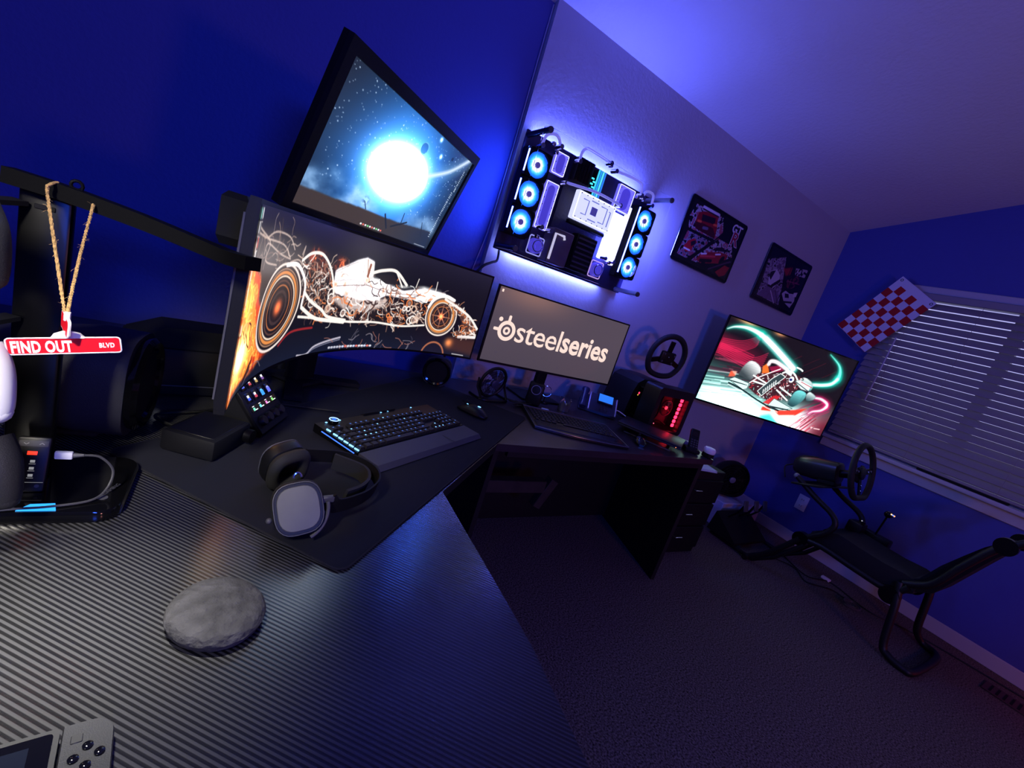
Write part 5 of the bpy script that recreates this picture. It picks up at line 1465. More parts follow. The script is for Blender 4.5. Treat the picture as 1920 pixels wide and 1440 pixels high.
# six fans with glowing blades
def blade_mat():
    m = bpy.data.materials.new('fan_blade_glow'); m.use_nodes = True; nt = m.node_tree; b = nt.nodes['Principled BSDF']
    tc = nt.nodes.new('ShaderNodeTexCoord'); ln = nt.nodes.new('ShaderNodeVectorMath'); ln.operation = 'LENGTH'
    sp_ = nt.nodes.new('ShaderNodeSeparateXYZ'); cb_ = nt.nodes.new('ShaderNodeCombineXYZ')
    nt.links.new(tc.outputs['Object'], sp_.inputs[0]); nt.links.new(sp_.outputs['X'], cb_.inputs['X']); nt.links.new(sp_.outputs['Y'], cb_.inputs['Y'])
    nt.links.new(cb_.outputs[0], ln.inputs[0])
    mr = nt.nodes.new('ShaderNodeMapRange'); mr.inputs['From Min'].default_value = .012; mr.inputs['From Max'].default_value = .054
    nt.links.new(ln.outputs['Value'], mr.inputs['Value'])
    r = nt.nodes.new('ShaderNodeValToRGB'); e = r.color_ramp.elements
    e[0].position = 0; e[0].color = (*hx(245, 245, 255), 1); e[1].position = 1.0; e[1].color = (*hx(18, 60, 235), 1)
    for p_, c_ in ((.30, (215, 235, 255)), (.48, (70, 190, 255)), (.72, (20, 120, 250))):
        q = e.new(p_); q.color = (*hx(*c_), 1)
    nt.links.new(mr.outputs[0], r.inputs['Fac']); nt.links.new(r.outputs['Color'], b.inputs['Emission Color'])
    b.inputs['Emission Strength'].default_value = 1.6; b.inputs['Base Color'].default_value = (.1, .1, .12, 1)
    return m
BLADE = blade_mat()
def fan_parts():
    g = G()
    # square frame with round hole
    n = 48; out = []; inn = []
    for i in range(n):
        a = 2 * math.pi * i / n; k = 1 / max(abs(math.cos(a)), abs(math.sin(a)))
        out.append((.060 * min(k, 1.32) * math.cos(a), .060 * min(k, 1.32) * math.sin(a))); inn.append((.0555 * math.cos(a), .0555 * math.sin(a)))
    vs = [(x, y, z) for z in (0, .025) for x, y in out] + [(x, y, z) for z in (0, .025) for x, y in inn]
    fs = []
    for i in range(n):
        j = (i + 1) % n
        fs += [(i, j, n + j, n + i), (2 * n + j, 2 * n + i, 3 * n + i, 3 * n + j), (n + i, n + j, 3 * n + j, 3 * n + i), (j, i, 2 * n + i, 2 * n + j)]
    g.add(vs, fs); fr = g
    b = G()
    for k in range(9):
        a0 = 2 * math.pi * k / 9; rows = []
        for i in range(6):
            r = .013 + (.0535 - .013) * i / 5
            sw = a0 + .5 * (i / 5) ** 1.3; wd = R_(44)
            rows.append([(r * math.cos(sw + wd * t), r * math.sin(sw + wd * t), .018 - .006 * t) for t in (0, .33, .66, 1)])
        vs = [p for r_ in rows for p in r_]
        fs = [(i * 4 + j, i * 4 + j + 1, i * 4 + 5 + j, i * 4 + 4 + j) for i in range(5) for j in range(3)]
        m_ = len(vs); vs += [(x, y, z - .0012) for x, y, z in vs]; fs += [tuple(m_ + q for q in reversed(f)) for f in fs]
        b.add(vs, fs)
    h = G().lathe([(.0125, .004), (.0125, .0215), (.011, .023), (0, .023)], 24)
    return fr, b, h
fr, bb, hh_ = fan_parts()
HUB = mat('fan_hub', hx(90, 80, 170), .4, emit=hx(110, 95, 200), power=.35)
first = None
for (x, zs) in ((1.021, (1.781, 1.657, 1.534)), (1.731, (1.778, 1.656, 1.532))):
    for z in zs:
        if first is None:
            f0 = fr.obj('fan_frame', BLACKM, pc, 0); b0 = bb.obj('fan_blades', BLADE, f0, 0); h0_ = hh_.obj('fan_hub', HUB, f0); first = (f0, b0, h0_)
            f = f0
        else:
            f = inst(first[0], pc, (0, 0, 0)); inst(first[1], f, (0, 0, 0)); inst(first[2], f, (0, 0, 0))
        f.location = (x, -.090, z); f.rotation_euler = (R_(90), 0, 0)
for x in (1.021, 1.731):
    G().box((x, -.0675, 1.656), (.118, .044, .37)).obj('radiator', BLACKM, pc, 0)
BAR = mat('bar_glow', (.02, .02, .02), emit=(0.08, 0.12, 1.0), power=16.0)
for z0_, z1_ in ((1.735, 1.826), (1.612, 1.703), (1.490, 1.582)):
    G().box((.9585, -.113, (z0_ + z1_) / 2), (.004, .006, z1_ - z0_)).obj('light_bar', BAR, pc, 0)
for z0_, z1_ in ((1.49, 1.83),):
    G().box((1.667, -.113, (z0_ + z1_) / 2), (.004, .006, z1_ - z0_)).obj('light_bar', BAR, pc, 0)
# distribution plates of clear acrylic with violet channels
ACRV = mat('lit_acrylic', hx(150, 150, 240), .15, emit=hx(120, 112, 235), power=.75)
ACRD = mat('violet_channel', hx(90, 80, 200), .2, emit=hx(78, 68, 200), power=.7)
EDGE_L = emat('acrylic_edge', (215, 215, 255), 1.8)
def plate(x0, x1, z0, z1, name='reservoir_plate'):
    p = G().rbox(((x0 + x1) / 2, -.082, (z0 + z1) / 2), (x1 - x0, .020, z1 - z0), .003, 1).obj(name, ACRV, pc)
    Mx_ = Matrix.Translation(((x0 + x1) / 2, -.0925, (z0 + z1) / 2)) @ Matrix.Rotation(R_(90), 4, 'X')
    w, h = x1 - x0, z1 - z0
    G(Mx_).prism(rrect(w * .52, h * .86, min(w, h) * .25, 6), -.001, .0015).obj('channel', ACRD, p, 0)
    G(Mx_).tube([(a, b_, .0012) for a, b_ in rrect(w * .94, h * .97, .004)], .0016, 5, closed=True).obj('edge_glow', EDGE_L, p)
    nb = max(2, int(h / .028))
    for i in range(nb):
        for s in (-1, 1):
            G(Mx_).cyl((s * w * .40, -h / 2 + h * (i + .5) / nb, .001), (s * w * .40, -h / 2 + h * (i + .5) / nb, .004), .0026, n=8).obj('screw', CHROME, p)
    return p
plate(1.100, 1.172, 1.540, 1.752); plate(1.104, 1.176, 1.788, 1.880)
plate(1.510, 1.622, 1.770, 1.890)
RES = mat('reservoir_white', (.6, .6, .7), .3, emit=(0.085, 0.11, 1.0), power=26.0)
rs = G().rbox((1.570, -.080, 1.640), (.080, .030, .235), .006, 2).obj('reservoir', RES, pc)
G().rbox((1.627, -.082, 1.660), (.012, .034, .30), .003, 1).obj('reservoir_rail', EDGE_L, pc)
# main board, memory, graphics card
mb = G().box((1.355, -.055, 1.735), (.285, .006, .345)).obj('main_board', mat('board_black', hx(34, 30, 60), .5, bump=(90, .6)), pc, 0)
G().rbox((1.275, -.080, 1.852), (.10, .045, .105), .004, 2).obj('heatsink', mat('heatsink', hx(30, 27, 36), .4, .5), pc)
for i in range(5): G().box((1.235 + i * .018, -.104, 1.852), (.010, .006, .10)).obj('heatsink_fin', DARKMET, pc, 0)
for i, col_ in enumerate([(60, 200, 235), (40, 150, 240), (90, 220, 250), (40, 120, 235)]):
    st_ = G().rbox((1.352 + i * .013, -.085, 1.832), (.007, .045, .120), .001, 1).obj('memory_stick', BLACKM, pc)
    G().box((1.352 + i * .013, -.109, 1.832), (.007, .005, .116)).obj('memory_glow', emat('mem%d' % i, col_, 1.2), st_, 0)
for k in range(5):
    G().rbox((1.330 + (k % 2) * .012, -.106, 1.795 + k * .012), (.016, .004, .007), .001, 1).obj('pump_light', emat('pump_cyan', (70, 220, 245), 1.6), pc)
cpu = G().rbox((1.365, -.072, 1.745), (.05, .025, .05), .003, 1).obj('cpu_block', ACRV, pc)
gp = G().rbox((1.388, -.108, 1.705), (.246, .030, .130), .003, 1).obj('graphics_block', emat('block_white', (205, 208, 255), 1.25), pc)
Mg = Matrix.Translation((1.388, -.1235, 1.705)) @ Matrix.Rotation(R_(90), 4, 'X')
G(Mg).tube([(a, b_, .001) for a, b_ in rrect(.232, .118, .006)], .0028, 6, closed=True).obj('block_edge', emat('block_edge', (225, 228, 255), 1.8), gp)
G(Mg).box((-.006, .0, .001), (.036, .036, .004)).obj('chip_core', mat('chip_core', hx(70, 64, 150), .3, emit=hx(80, 74, 170), power=.6), gp, 0)
chn = emat('block_channel', (120, 128, 215), .9)
for pts in ([(-.085, .035), (-.05, .035), (-.05, -.03), (-.08, -.03)], [(.03, .038), (.07, .038), (.07, -.035), (.035, -.035)], [(.085, .03), (.095, .03), (.095, -.04)], [(-.03, -.042), (.02, -.042)], [(-.035, .042), (.01, .042)]):
    G(Mg).tube([(a, b_, .001) for a, b_ in pts], .003, 6).obj('block_channel', chn, gp)
for i in range(7):
    for s in (-1, 1): G(Mg).cyl((-.108 + .036 * i, s * .054, .001), (-.108 + .036 * i, s * .054, .005), .003, n=8).obj('screw', CHROME, gp)
G().rbox((1.395, -.085, 1.628), (.235, .030, .018), .003, 1).obj('backplate', BLACKM, pc)
# power supply and drive cage
G().rbox((1.255, -.090, 1.490), (.120, .080, .160), .004, 1).obj('power_supply', mat('psu_brown', hx(92, 78, 96), .5), pc)
ps = G().rbox((1.415, -.080, 1.505), (.130, .060, .175), .004, 1).obj('drive_cage', BLACKM, pc)
for i in range(7): G().box((1.415, -.1115, 1.435 + i * .023), (.115, .003, .008)).obj('cage_slot', mat('slot_grey', hx(58, 52, 80), .5), ps, 0)
G().tube([(1.205, -.135, 1.425), (1.205, -.135, 1.545), (1.255, -.135, 1.545), (1.262, -.135, 1.53)], .006, 8).obj('power_lead', emat('lead_white', (215, 210, 245), .8), pc)
# pumps
for (x, z, gl) in ((1.152, 1.465, (150, 150, 235)), (1.551, 1.464, (185, 150, 225))):
    Mp = Matrix.Translation((x, -.062, z)) @ Matrix.Rotation(R_(90), 4, 'X')
    p = G(Mp).lathe([(.036, 0), (.036, .030), (.030, .034), (.016, .034), (.016, .040), (0, .040)], 28).obj('pump', ACRD, pc)
    G(Mp).tube(ring_pts((0, 0, .034), .026, 26), .0028, 6, closed=True).obj('pump_ring', CHROME, p)
    G(Mp).tube([(a, b_, .012) for a, b_ in rrect(.082, .082, .008)], .003, 6, closed=True).obj('pump_cover', emat('pump_edge%d' % int(x * 10), gl, 1.0), p)
# hard tubes and fittings
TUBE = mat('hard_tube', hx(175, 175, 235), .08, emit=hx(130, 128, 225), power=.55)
def run(pts, y=-.125):
    P = spline([(x, y, z) for x, z in pts], 6); return G().tube(P, .0065, 10).obj('coolant_tube', TUBE, pc)
run([(1.003, 1.862), (1.012, 1.900), (1.040, 1.919), (1.070, 1.918), (1.095, 1.890)])
run([(1.212, 1.880), (1.214, 1.915), (1.230, 1.936), (1.262, 1.940), (1.382, 1.936)])
run([(1.432, 1.916), (1.50, 1.924), (1.585, 1.928), (1.618, 1.918), (1.630, 1.880)])
run([(1.175, 1.764), (1.26, 1.776), (1.345, 1.786), (1.43, 1.787), (1.520, 1.784)], -.135)
run([(1.650, 1.872), (1.656, 1.900), (1.685, 1.910), (1.715, 1.902), (1.722, 1.860)])
for (x, z) in ((1.003, 1.855), (1.095, 1.888), (1.212, 1.872), (1.385, 1.934), (1.428, 1.914), (1.632, 1.874), (1.175, 1.763), (1.520, 1.784), (1.650, 1.868), (1.722, 1.855), (1.120, 1.545), (1.175, 1.545), (1.54, 1.525), (1.60, 1.525)):
    ft = G().cyl((x, -.100, z), (x, -.138, z), .0105, n=14).obj('fitting', CHROME, pc)
for (x, z) in ((1.395, 1.928), (1.62, 1.862), (1.665, 1.862), (1.06, 1.885), (1.085, 1.86), (1.12, 1.50), (1.58, 1.515)):
    G().rbox((x, -.118, z), (.018, .024, .018), .004, 2).obj('elbow', CHROME, pc)
tag(G().tube(spline([(1.000, 1.925, 1.392), (.992, 1.90, 1.345), (.955, 1.88, 1.325), (.90, 1.85, 1.29), (.86, 1.84, 1.20), (.85, 1.86, .90), (.85, 1.86, .76)], 6), .006, 8).obj('power_cable', CABLE), 'black power cable hanging from the wall computer', 'cable')

# ================================================================ METAL POSTERS
PRINT = picture_mat('printed_metal', False, 1.0, .28)
def poster1():
    c = Cv(230, 150, (14, 12, 22), seed=41); A = ART['P1']; rng = random.Random(1)
    nz = c.noise(30, 20, 3)
    for k, col in (('splash1', (190, 178, 196)), ('splash2', (150, 140, 166)), ('splash3', (196, 186, 202))):
        m = c.polym(A[k]); c.mix(m * (nz > .40), col, .85); c.mix(m * (nz > .58), (150, 40, 62), .7)
    c.stroke(A['div1'], .03, (14, 10, 20)); c.stroke(A['div2'], .03, (14, 10, 20))
    c.poly(A['car1'], (140, 20, 34)); c.poly([(x, y * .4 + .26) for x, y in A['car1']], (60, 8, 24), .9); c.stroke(A['wing1'], .05, (214, 204, 220)); c.stroke([(x, y + .03) for x, y in A['wing1']], .02, (20, 12, 24))
    c.poly([(.20, .17), (.43, .12), (.45, .22), (.22, .27)], (36, 16, 34)); c.stroke([(.29, .36), (.36, .34)], .05, (110, 96, 120)); c.stroke([(.17, .30), (.22, .29)], .04, (230, 90, 60)); c.stroke([(.44, .23), (.49, .22)], .04, (230, 90, 60))
    c.poly(A['car2'], (176, 28, 44)); c.poly([(.18, .66), (.25, .60), (.27, .66), (.21, .73)], (30, 18, 36)); c.stroke([(.11, .80), (.21, .80)], .03, (230, 220, 230))
    c.poly(A['car3'], (150, 24, 40)); c.poly(A['roof3'], (34, 18, 36)); c.stroke([(.42, .80), (.66, .70)], .035, (206, 60, 74)); c.stroke([(.44, .87), (.62, .80)], .06, (24, 12, 26)); c.stroke([(.42, .76), (.50, .72)], .03, (236, 226, 240)); c.stroke([(.66, .66), (.74, .62)], .03, (236, 226, 240))
    for (x, y) in ((.80, .70), (.50, .92)): c.mix((c.ell(x, y, .05, .09, 30) < 1).astype(float), (16, 10, 20))
    c.poly(A['red'], (170, 26, 40), .9); c.stroke(A['road'], .03, (90, 50, 80), .8)
    return c
def poster2():
    c = Cv(230, 150, (16, 12, 22), seed=43); A = ART['P2']; nz = c.noise(30, 20, 3)
    m = c.polym(A['left']); c.mix(m * (nz > .36), (176, 160, 184), .85); c.mix(m * (nz > .60), (90, 66, 100), .8)
    c.poly([(.06, .95), (.2, .72), (.5, .72), (.6, .95)], (112, 88, 122), .9)
    c.poly(A['car'], (196, 186, 206)); c.poly(A['ws'], (22, 18, 34)); c.stroke([(.30, .68), (.42, .53)], .07, (18, 14, 28)); c.stroke([(.22, .70), (.32, .70)], .04, (26, 20, 34))
    c.stroke(A['road'], .02, (210, 196, 214)); c.stroke(A['road2'], .02, (60, 44, 70))
    c.poly(A['flame'], (166, 30, 44), .9, 2); m = c.polym(A['white2']); c.mix(m * (nz > .45), (190, 176, 198), .9)
    c.mix((c.ell(.72, .42, .22, .14, -20) < 1) * (nz > .5), (120, 46, 70), .8); c.stroke([(.60, .45), (.90, .40)], .02, (150, 60, 90), .8)
    c.poly(A['car2'], (186, 176, 198)); c.poly([(.66, .69), (.75, .67), (.80, .74), (.70, .77)], (30, 22, 40)); c.stroke([(.70, .86), (.90, .80)], .04, (26, 18, 34)); c.poly([(.86, .60), (.95, .56), (.95, .66), (.88, .68)], (210, 200, 216))
    c.stroke([(.56, .10), (.56, .96)], .02, (12, 9, 18))
    return c
def poster(name, label, x0, z0, x1, z1, art, extra):
    t = thing(name, label, 'poster', (x0, 1.9495, z0)); w, h = x1 - x0, z1 - z0
    Mx_ = Matrix.Translation((w / 2, -.011, h / 2)) @ Matrix.Rotation(R_(90), 4, 'X')
    b = G(Mx_).prism(rrect(w, h, .018, 5), -.004, .004).obj('metal_sheet', mat('poster_edge', hx(16, 14, 24), .25, .3), t, 0)
    art.surface('print', PRINT, lambda U_, V_: (.022 + (w - .044) * U_, U_ * 0 - .0152, .018 + (h - .036) * V_), t)
    G(Mx_).tube([(a, b_, .0) for a, b_ in rrect(w + .003, h + .003, .019)], .0025, 6, closed=True).obj('rim', mat('steel_rim', hx(120, 120, 140), .2, .9), t)
    for xx in (.08, w - .08):
        for zz_ in (.06, h - .06): G().cyl((xx, 0, zz_), (xx, -.008, zz_), .014, n=12).obj('magnet', DARKMET, t)
    if extra: extra(t, w, h)
    return t
PW_ = mat('poster_white', hx(205, 198, 214), .4); PR_ = mat('poster_red', hx(150, 40, 66), .4)
def gtr(t, w, h):
    a = text_mesh('letters', 'GT', .074, PW_, t, (.022 + (w - .044) * .865, -.0162, h * .855), (R_(90), 0, 0), .0002, bold=.0018, sx=1.05)
    b = text_mesh('letters', 'R', .110, PW_, t, (.022 + (w - .044) * .885, -.0160, h * .70), (R_(90), 0, 0), .0002, bold=.0060, sx=1.15)
    b2 = text_mesh('letters', 'R', .110, PR_, t, (.022 + (w - .044) * .885, -.0168, h * .70), (R_(90), 0, 0), .0002, bold=.0015, sx=1.15)
poster('metal_poster', 'dark metal poster with three red sports cars and GT R lettering', 2.113, 1.690, 2.699, 2.066, poster1(), gtr)
poster('metal_poster', 'dark metal poster with white rally cars, nearer the window corner', 3.022, 1.682, 3.621, 2.070, poster2(), None)

# ================================================================ FAR DESK ALONG THE BACK WALL
ESP = mat('espresso_wood', hx(44, 38, 42), .38, bump=(30, .1), var=(12, .25))
ESPD = mat('espresso_dark', hx(17, 15, 17), .6)
fd = thing('office_desk', 'dark espresso office desk along the grey back wall', 'desk', (0, 0, 0))
poly = [(.797, 1.155), (2.07, 1.165), (2.279, 1.885), (.797, 1.885)]
G().prism(poly, .722, .7495).obj('tabletop', ESP, fd, 0)
G().prism([(2.072, 1.222), (2.092, 1.216), (2.272, 1.84), (2.252, 1.846)], 0.001, .722).obj('end_panel', ESPD, fd, 0)
G().prism([(.84, 1.22), (.86, 1.22), (.86, 1.85), (.84, 1.85)], 0.001, .722).obj('end_panel', ESPD, fd, 0)
G().box((1.55, 1.80, .371), (1.36, .018, .70)).obj('back_panel', ESPD, fd, 0)  # added panel, run to the floor so the space under the desk stays dark
G().box((1.47, 1.215, .70), (1.16, .016, .042)).obj('apron', ESPD, fd, 0)

timber = mat('dark_timber', hx(50, 43, 37), .7, var=(20, .3))
G().rbox((1.115, 1.50, .40), (.50, .05, .062), .003, 1).obj('crossbar', timber, fd)
G().rbox((1.385, 1.50, .36), (.05, .045, .16), .003, 1, m=Matrix.Translation((1.385, 1.50, .36)) @ Matrix.Rotation(R_(24), 4, 'Y') @ Matrix.Translation((-1.385, -1.50, -.36))).obj('brace', timber, fd)

# drawer cabinet
cab = thing('drawer_cabinet', 'narrow black three-drawer cabinet at the right end of the office desk', 'cabinet', (2.53, 1.61, 0), (0, 0, R_(-3)))
cabm = mat('cabinet_black', hx(15, 15, 17), .5)
G().rbox((0, .012, .285), (.30, .44, .568), .004, 1).obj('body', cabm, cab)
for i, z in enumerate((.44, .28, .12)):
    dw = G().rbox((0, -.216, z), (.288, .018, .150), .004, 1).obj('drawer', BLACKM, cab)
    G().tube([(-.115, -.226, z + .012), (-.112, -.240, z + .012), (-.055, -.240, z + .012), (-.052, -.226, z + .012)], .0042, 8).obj('handle', CHROME, dw)
pa = thing('paper_stack', 'few white papers on the black drawer cabinet', 'papers', (2.50, 1.50, .5695), (0, 0, R_(-12)))
paper = mat('paper', hx(190, 190, 200), .8)
for i in range(4): G().box((random.uniform(-.01, .01), random.uniform(-.01, .01), .0015 + i * .0022), (.15, .20, .0018)).obj('sheet', paper, pa, 0)

# slim office keyboard
k2 = thing('office_keyboard', 'slim black keyboard with palm rest on the office desk', 'keyboard', (1.070, 1.334, .7498), (0, 0, R_(-17.8)))
kw, kd = .436, .245
def kp(x, y):
    return (x, y - .020 * math.sin(math.pi * x / kw) * (1 - y / kd))
out = [kp(kw * i / 12, 0) for i in range(13)] + [(kw - .006, kd), (.006, kd)]
G().loft([[(x, y, 0.002) for x, y in out], [(x, y, .010 + .008 * max(0, y) / kd) for x, y in out]]).obj('case', mat('slim_case', hx(24, 24, 30), .3), k2, 30)
G().tube([(x, y, .011 + .008 * max(0, y) / kd) for x, y in out], .0016, 6, closed=True).obj('clear_rim', mat('rim_grey', hx(90, 92, 110), .2), k2)
G().loft([[(x, y, .0102) for x, y in ((.010, .006), (kw - .010, .006), (kw - .012, .082), (.012, .082))], [(x, y, .0142) for x, y in ((.016, .014), (kw - .016, .014), (kw - .016, .078), (.016, .078))]]).obj('palm_rest', mat('palm_gloss', hx(26, 26, 34), .22), k2, 0)
ko = None
km2 = mat('flat_key', hx(32, 32, 40), .4)
for r in range(6):
    nk = 21 if r != 0 else 15
    for i in range(nk):
        wide = (r == 0 and i == 4)
        if r == 0 and 4 < i < 9: continue
        x = .022 + (kw - .044) * (i + .5) / nk + ((.072 if wide else 0)); y = .096 + r * .0235
        z = .0105 + .008 * y / kd
        if ko is None:
            ko = G().rbox((0, 0, .0022), (.0155, .0185, .004), .0018, 1).obj('key', km2, k2, 0); ko.location = (x, y, z); o = ko
        else:
            o = inst(ko, k2, (x, y, z)); 
            if wide: o.scale = (7.0, 1, 1)
            elif r == 0: o.scale = (1.4, 1, 1)
mouse('office_mouse', 'small glossy black mouse beside the closed laptop', (1.648, 1.290, .7498), R_(-35), [], .92, GLOSS)
G_mark = thing('key_fob', 'small pale strip behind the office keyboard', 'strip', (1.300, 1.590, .7498), (0, 0, R_(-20)))
G().rbox((0, 0, .004), (.036, .010, .008), .002, 1).obj('body', WHITE, G_mark)

# closed laptop on a low stand
lp = thing('laptop', 'closed dark grey laptop raised on a thin stand', 'laptop', (1.795, 1.174, .7498), frame((-.16, .26, 0), (-.852, -.524, 0)))
lap = mat('laptop_grey', hx(42, 42, 50), .4, .3)
# local x from front corner to far left corner, local z down -> use own simple axes
lp.matrix_world = Matrix.Translation((1.795, 1.174, .7498)) @ Matrix(((-.524, .852, 0, 0), (.852, .524, 0, 0), (0, 0, 1, 0), (0, 0, 0, 1)))
G().rbox((.155, .100, .0345), (.31, .20, .009), .003, 2).obj('base', lap, lp)
G().rbox((.155, .100, .0432), (.31, .20, .007), .003, 2).obj('lid', lap, lp)
G().ball((.022, -.0003, .0345), .0022, 8, 6).obj('power_light', emat('amber_led', (255, 150, 90), 1.5), lp)
for x in (.06, .25):
    G().bar([(x, .02, .004), (x, .18, .004)], .018, .006).obj('stand_foot', DARKMET, lp, 0)
    G().bar([(x, .10, .006), (x, .10, .030)], .018, .012, up=(1, 0, 0)).obj('stand_post', DARKMET, lp, 0)
G().bar([(.04, .02, .0055), (.27, .02, .0055)], .010, .005).obj('stand_bar', GREY, lp, 0)

# small computer with red lit window
t2 = thing('red_window_case', 'small black computer case with red lit side window', 'computer', (1.865, 1.45, .7498))
w_, d_, h_ = .288, .105, .252
def rr3(w, h, r, y): return [(x + w / 2, y, z + h / 2) for x, z in rrect(w, h, r, 5)]
cs = mat('case_black', hx(15, 15, 17), .4)
g = G(); o1 = rr3(w_, h_, .022, 0); i1 = [(.030 + (w_ - .062) * x / w_, 0, .018 + (h_ - .062) * z / h_) for x, y, z in o1]
n = len(o1); ob = [(x, d_, z) for x, y, z in o1]; ib = [(x, .09, z) for x, y, z in i1]
g.add(o1 + i1 + ob + ib, [(i, (i + 1) % n, n + (i + 1) % n, n + i) for i in range(n)] + [(i, 2 * n + i, 2 * n + (i + 1) % n, (i + 1) % n) for i in range(n)] + [(n + i, n + (i + 1) % n, 3 * n + (i + 1) % n, 3 * n + i) for i in range(n)] + [tuple(2 * n + i for i in reversed(range(n))), tuple(3 * n + i for i in range(n))])
g.obj('shell', cs, t2, 30)
redl = emat('red_strip', (255, 30, 60), 9.0)
for i in range(7): G().rbox((w_ - .052, .030, .050 + i * .024), (.018, .010, .018), .003, 1).obj('red_light', redl, t2)
G().box((.13, .082, .12), (.18, .006, .16)).obj('board', mat('red_board', hx(60, 20, 28), .5, bump=(80, .8)), t2, 0)
Mf = Matrix.Translation((.165, .055, .135)) @ Matrix.Rotation(R_(90), 4, 'X')
f = G(Mf).tube(ring_pts((0, 0, 0), .042, 28), .005, 8, closed=True).obj('cooler_ring', mat('red_tint', hx(120, 20, 40), .3), t2)
for k in range(7):
    a = 2 * math.pi * k / 7
    G(Mf).add([(.010 * math.cos(a), .010 * math.sin(a), .004), (.040 * math.cos(a + .25), .040 * math.sin(a + .25), .006), (.040 * math.cos(a + .75), .040 * math.sin(a + .75), -.004), (.010 * math.cos(a + .6), .010 * math.sin(a + .6), -.004)], [(0, 1, 2, 3)]).obj('cooler_blade', MATS['red_tint'], f, 0)
G(Mf).ball((0, 0, 0), (.011, .011, .006), 14, 8).obj('cooler_hub', emat('red_hub', (255, 60, 90), 1.6), f)
for pts in ([(.05, .05, .03), (.09, .04, .09), (.10, .05, .18)], [(.06, .06, .02), (.12, .05, .06), (.20, .05, .04)], [(.04, .05, .15), (.08, .045, .14), (.12, .06, .20)]):
    G().tube(spline(pts, 5), .004, 6).obj('inner_cable', CABLE, t2)
for (x, z) in ((.055, .045), (.12, .036), (.085, .16), (.10, .10)): G().ball((x, .06, z), .003, 8, 6).obj('inner_light', emat('pink_led', (255, 120, 150), 1.5), t2)
G().rbox((w_ / 2, .006, h_ / 2 - .004), (w_ - .058, .003, h_ - .056), .001, 1).obj('window_pane', mat('tint_glass', (.9, .8, .85), .03, trans=1.0, ior=1.1), t2)
# rounded tower behind it
t1_ = thing('tower_computer', 'rounded black tower computer with small red lights under the steering wheel', 'computer', (1.902, 1.662, .7498))
w1, d1, h1_ = .310, .20, .240
def prof(y, s=1.0): return [(x, y, z) for x, z in ([(0.0, 0.002), (w1, 0.002), (w1, h1_ - .05), (w1 - .02, h1_ - .018), (w1 - .06, h1_ - .004), (w1 * .5, h1_), (.07, h1_ - .004), (.030, h1_ - .03), (.012, h1_ - .09)])]
G().loft([prof(0), prof(d1)]).obj('shell', cs, t1_, 30)
G().loft([[(.030, -.004, .03), (.27, -.004, .03), (.27, -.004, .17), (.060, -.004, .19)], [(.020, .001, .02), (.28, .001, .02), (.28, .001, .18), (.05, .001, .20)]]).obj('front_panel', GLOSS, t1_, 0)
for (x, z, c_, s) in ((.060, .155, (255, 60, 110), .007), (.055, .143, (230, 180, 60), .004), (.150, .130, (190, 70, 90), .011), (.165, .110, (235, 200, 215), .008)):
    G().ball((x, -.005, z), (s, .002, s), 10, 6).obj('status_light', emat('led_%d' % int(s * 1000 + x * 1000), c_, 1.3), t1_)
tag(G().tube(spline([(1.86, 1.60, .775), (1.82, 1.63, .790), (1.78, 1.625, .785), (1.745, 1.615, .760)], 6), .0025, 6).obj('white_cable', WHITE), 'thin white cable left of the rounded tower', 'cable')

# steering wheel rim standing on the tower
sw = thing('steering_wheel', 'black racing steering wheel standing on the tower computer', 'steering wheel', (2.150, 1.735, .9895), frame((.97, -.22, 0), (-.03, -.12, 1)))
grip_m = mat('wheel_leather', hx(20, 20, 22), .7, bump=(300, .3))
rim_pts = []
for i in range(40):
    a = 2 * math.pi * i / 40; rx, ry = .118, .130
    y = .142 + ry * math.sin(a); x = rx * math.cos(a)
    if math.sin(a) < -.75: y = .142 - ry * (.75 + (abs(math.sin(a)) - .75) * .55)
    rim_pts.append((x, max(y, .017), 0))
G().tube(rim_pts, .0165, 10, closed=True).obj('rim', grip_m, sw)
for a in (200, 340, 90):
    G().bar([(.0, .142, .004), (.100 * math.cos(R_(a)), .142 + .100 * math.sin(R_(a)), 0)], .028, .010, up=(0, 0, 1)).obj('spoke', DARKMET, sw, 0)
G().rbox((0, .142, .004), (.10, .075, .022), .008, 2).obj('hub', BLACK, sw)
for x in (-.035, .035):
    for z in (.12, .165): G().cyl((x, z, .014), (x, z, .020), .006, n=12).obj('button', GREY, sw)
G().ball((.0, .15, .017), .005, 8, 6).obj('centre_badge', CHROME, sw)

# little desk fan
df = thing('desk_fan', 'small black desk fan with round wire guard under the flat monitor', 'fan', (1.018, 1.655, .7498), (0, 0, R_(12)))
G().tube([(-.075, -.04, .006), (-.082, 0, .05), (-.078, .01, .09)], .005, 8).obj('side_arm', DARKMET, df)
G().tube([(.075, -.04, .006), (.082, 0, .05), (.078, .01, .09)], .005, 8).obj('side_arm', DARKMET, df)
G().tube(spline([(-.078, .045, .006), (-.082, -.03, .006), (-.05, -.055, .006), (0, -.060, .006), (.05, -.055, .006), (.082, -.03, .006), (.078, .045, .006)], 5), .0055, 8).obj('base_frame', DARKMET, df)
Mf = Matrix.Translation((0, 0, .076)) @ Matrix.Rotation(R_(100), 4, 'X')
hd = G(Mf).tube(ring_pts((0, 0, 0), .0705, 36), .0075, 8, closed=True).obj('outer_ring', BLACK, df)
for r in (.060, .050, .040): G(Mf).tube(ring_pts((0, 0, .016 - (r - .04) * .5), r, 32), .0008, 5, closed=True).obj('guard_wire', DARKMET, hd)
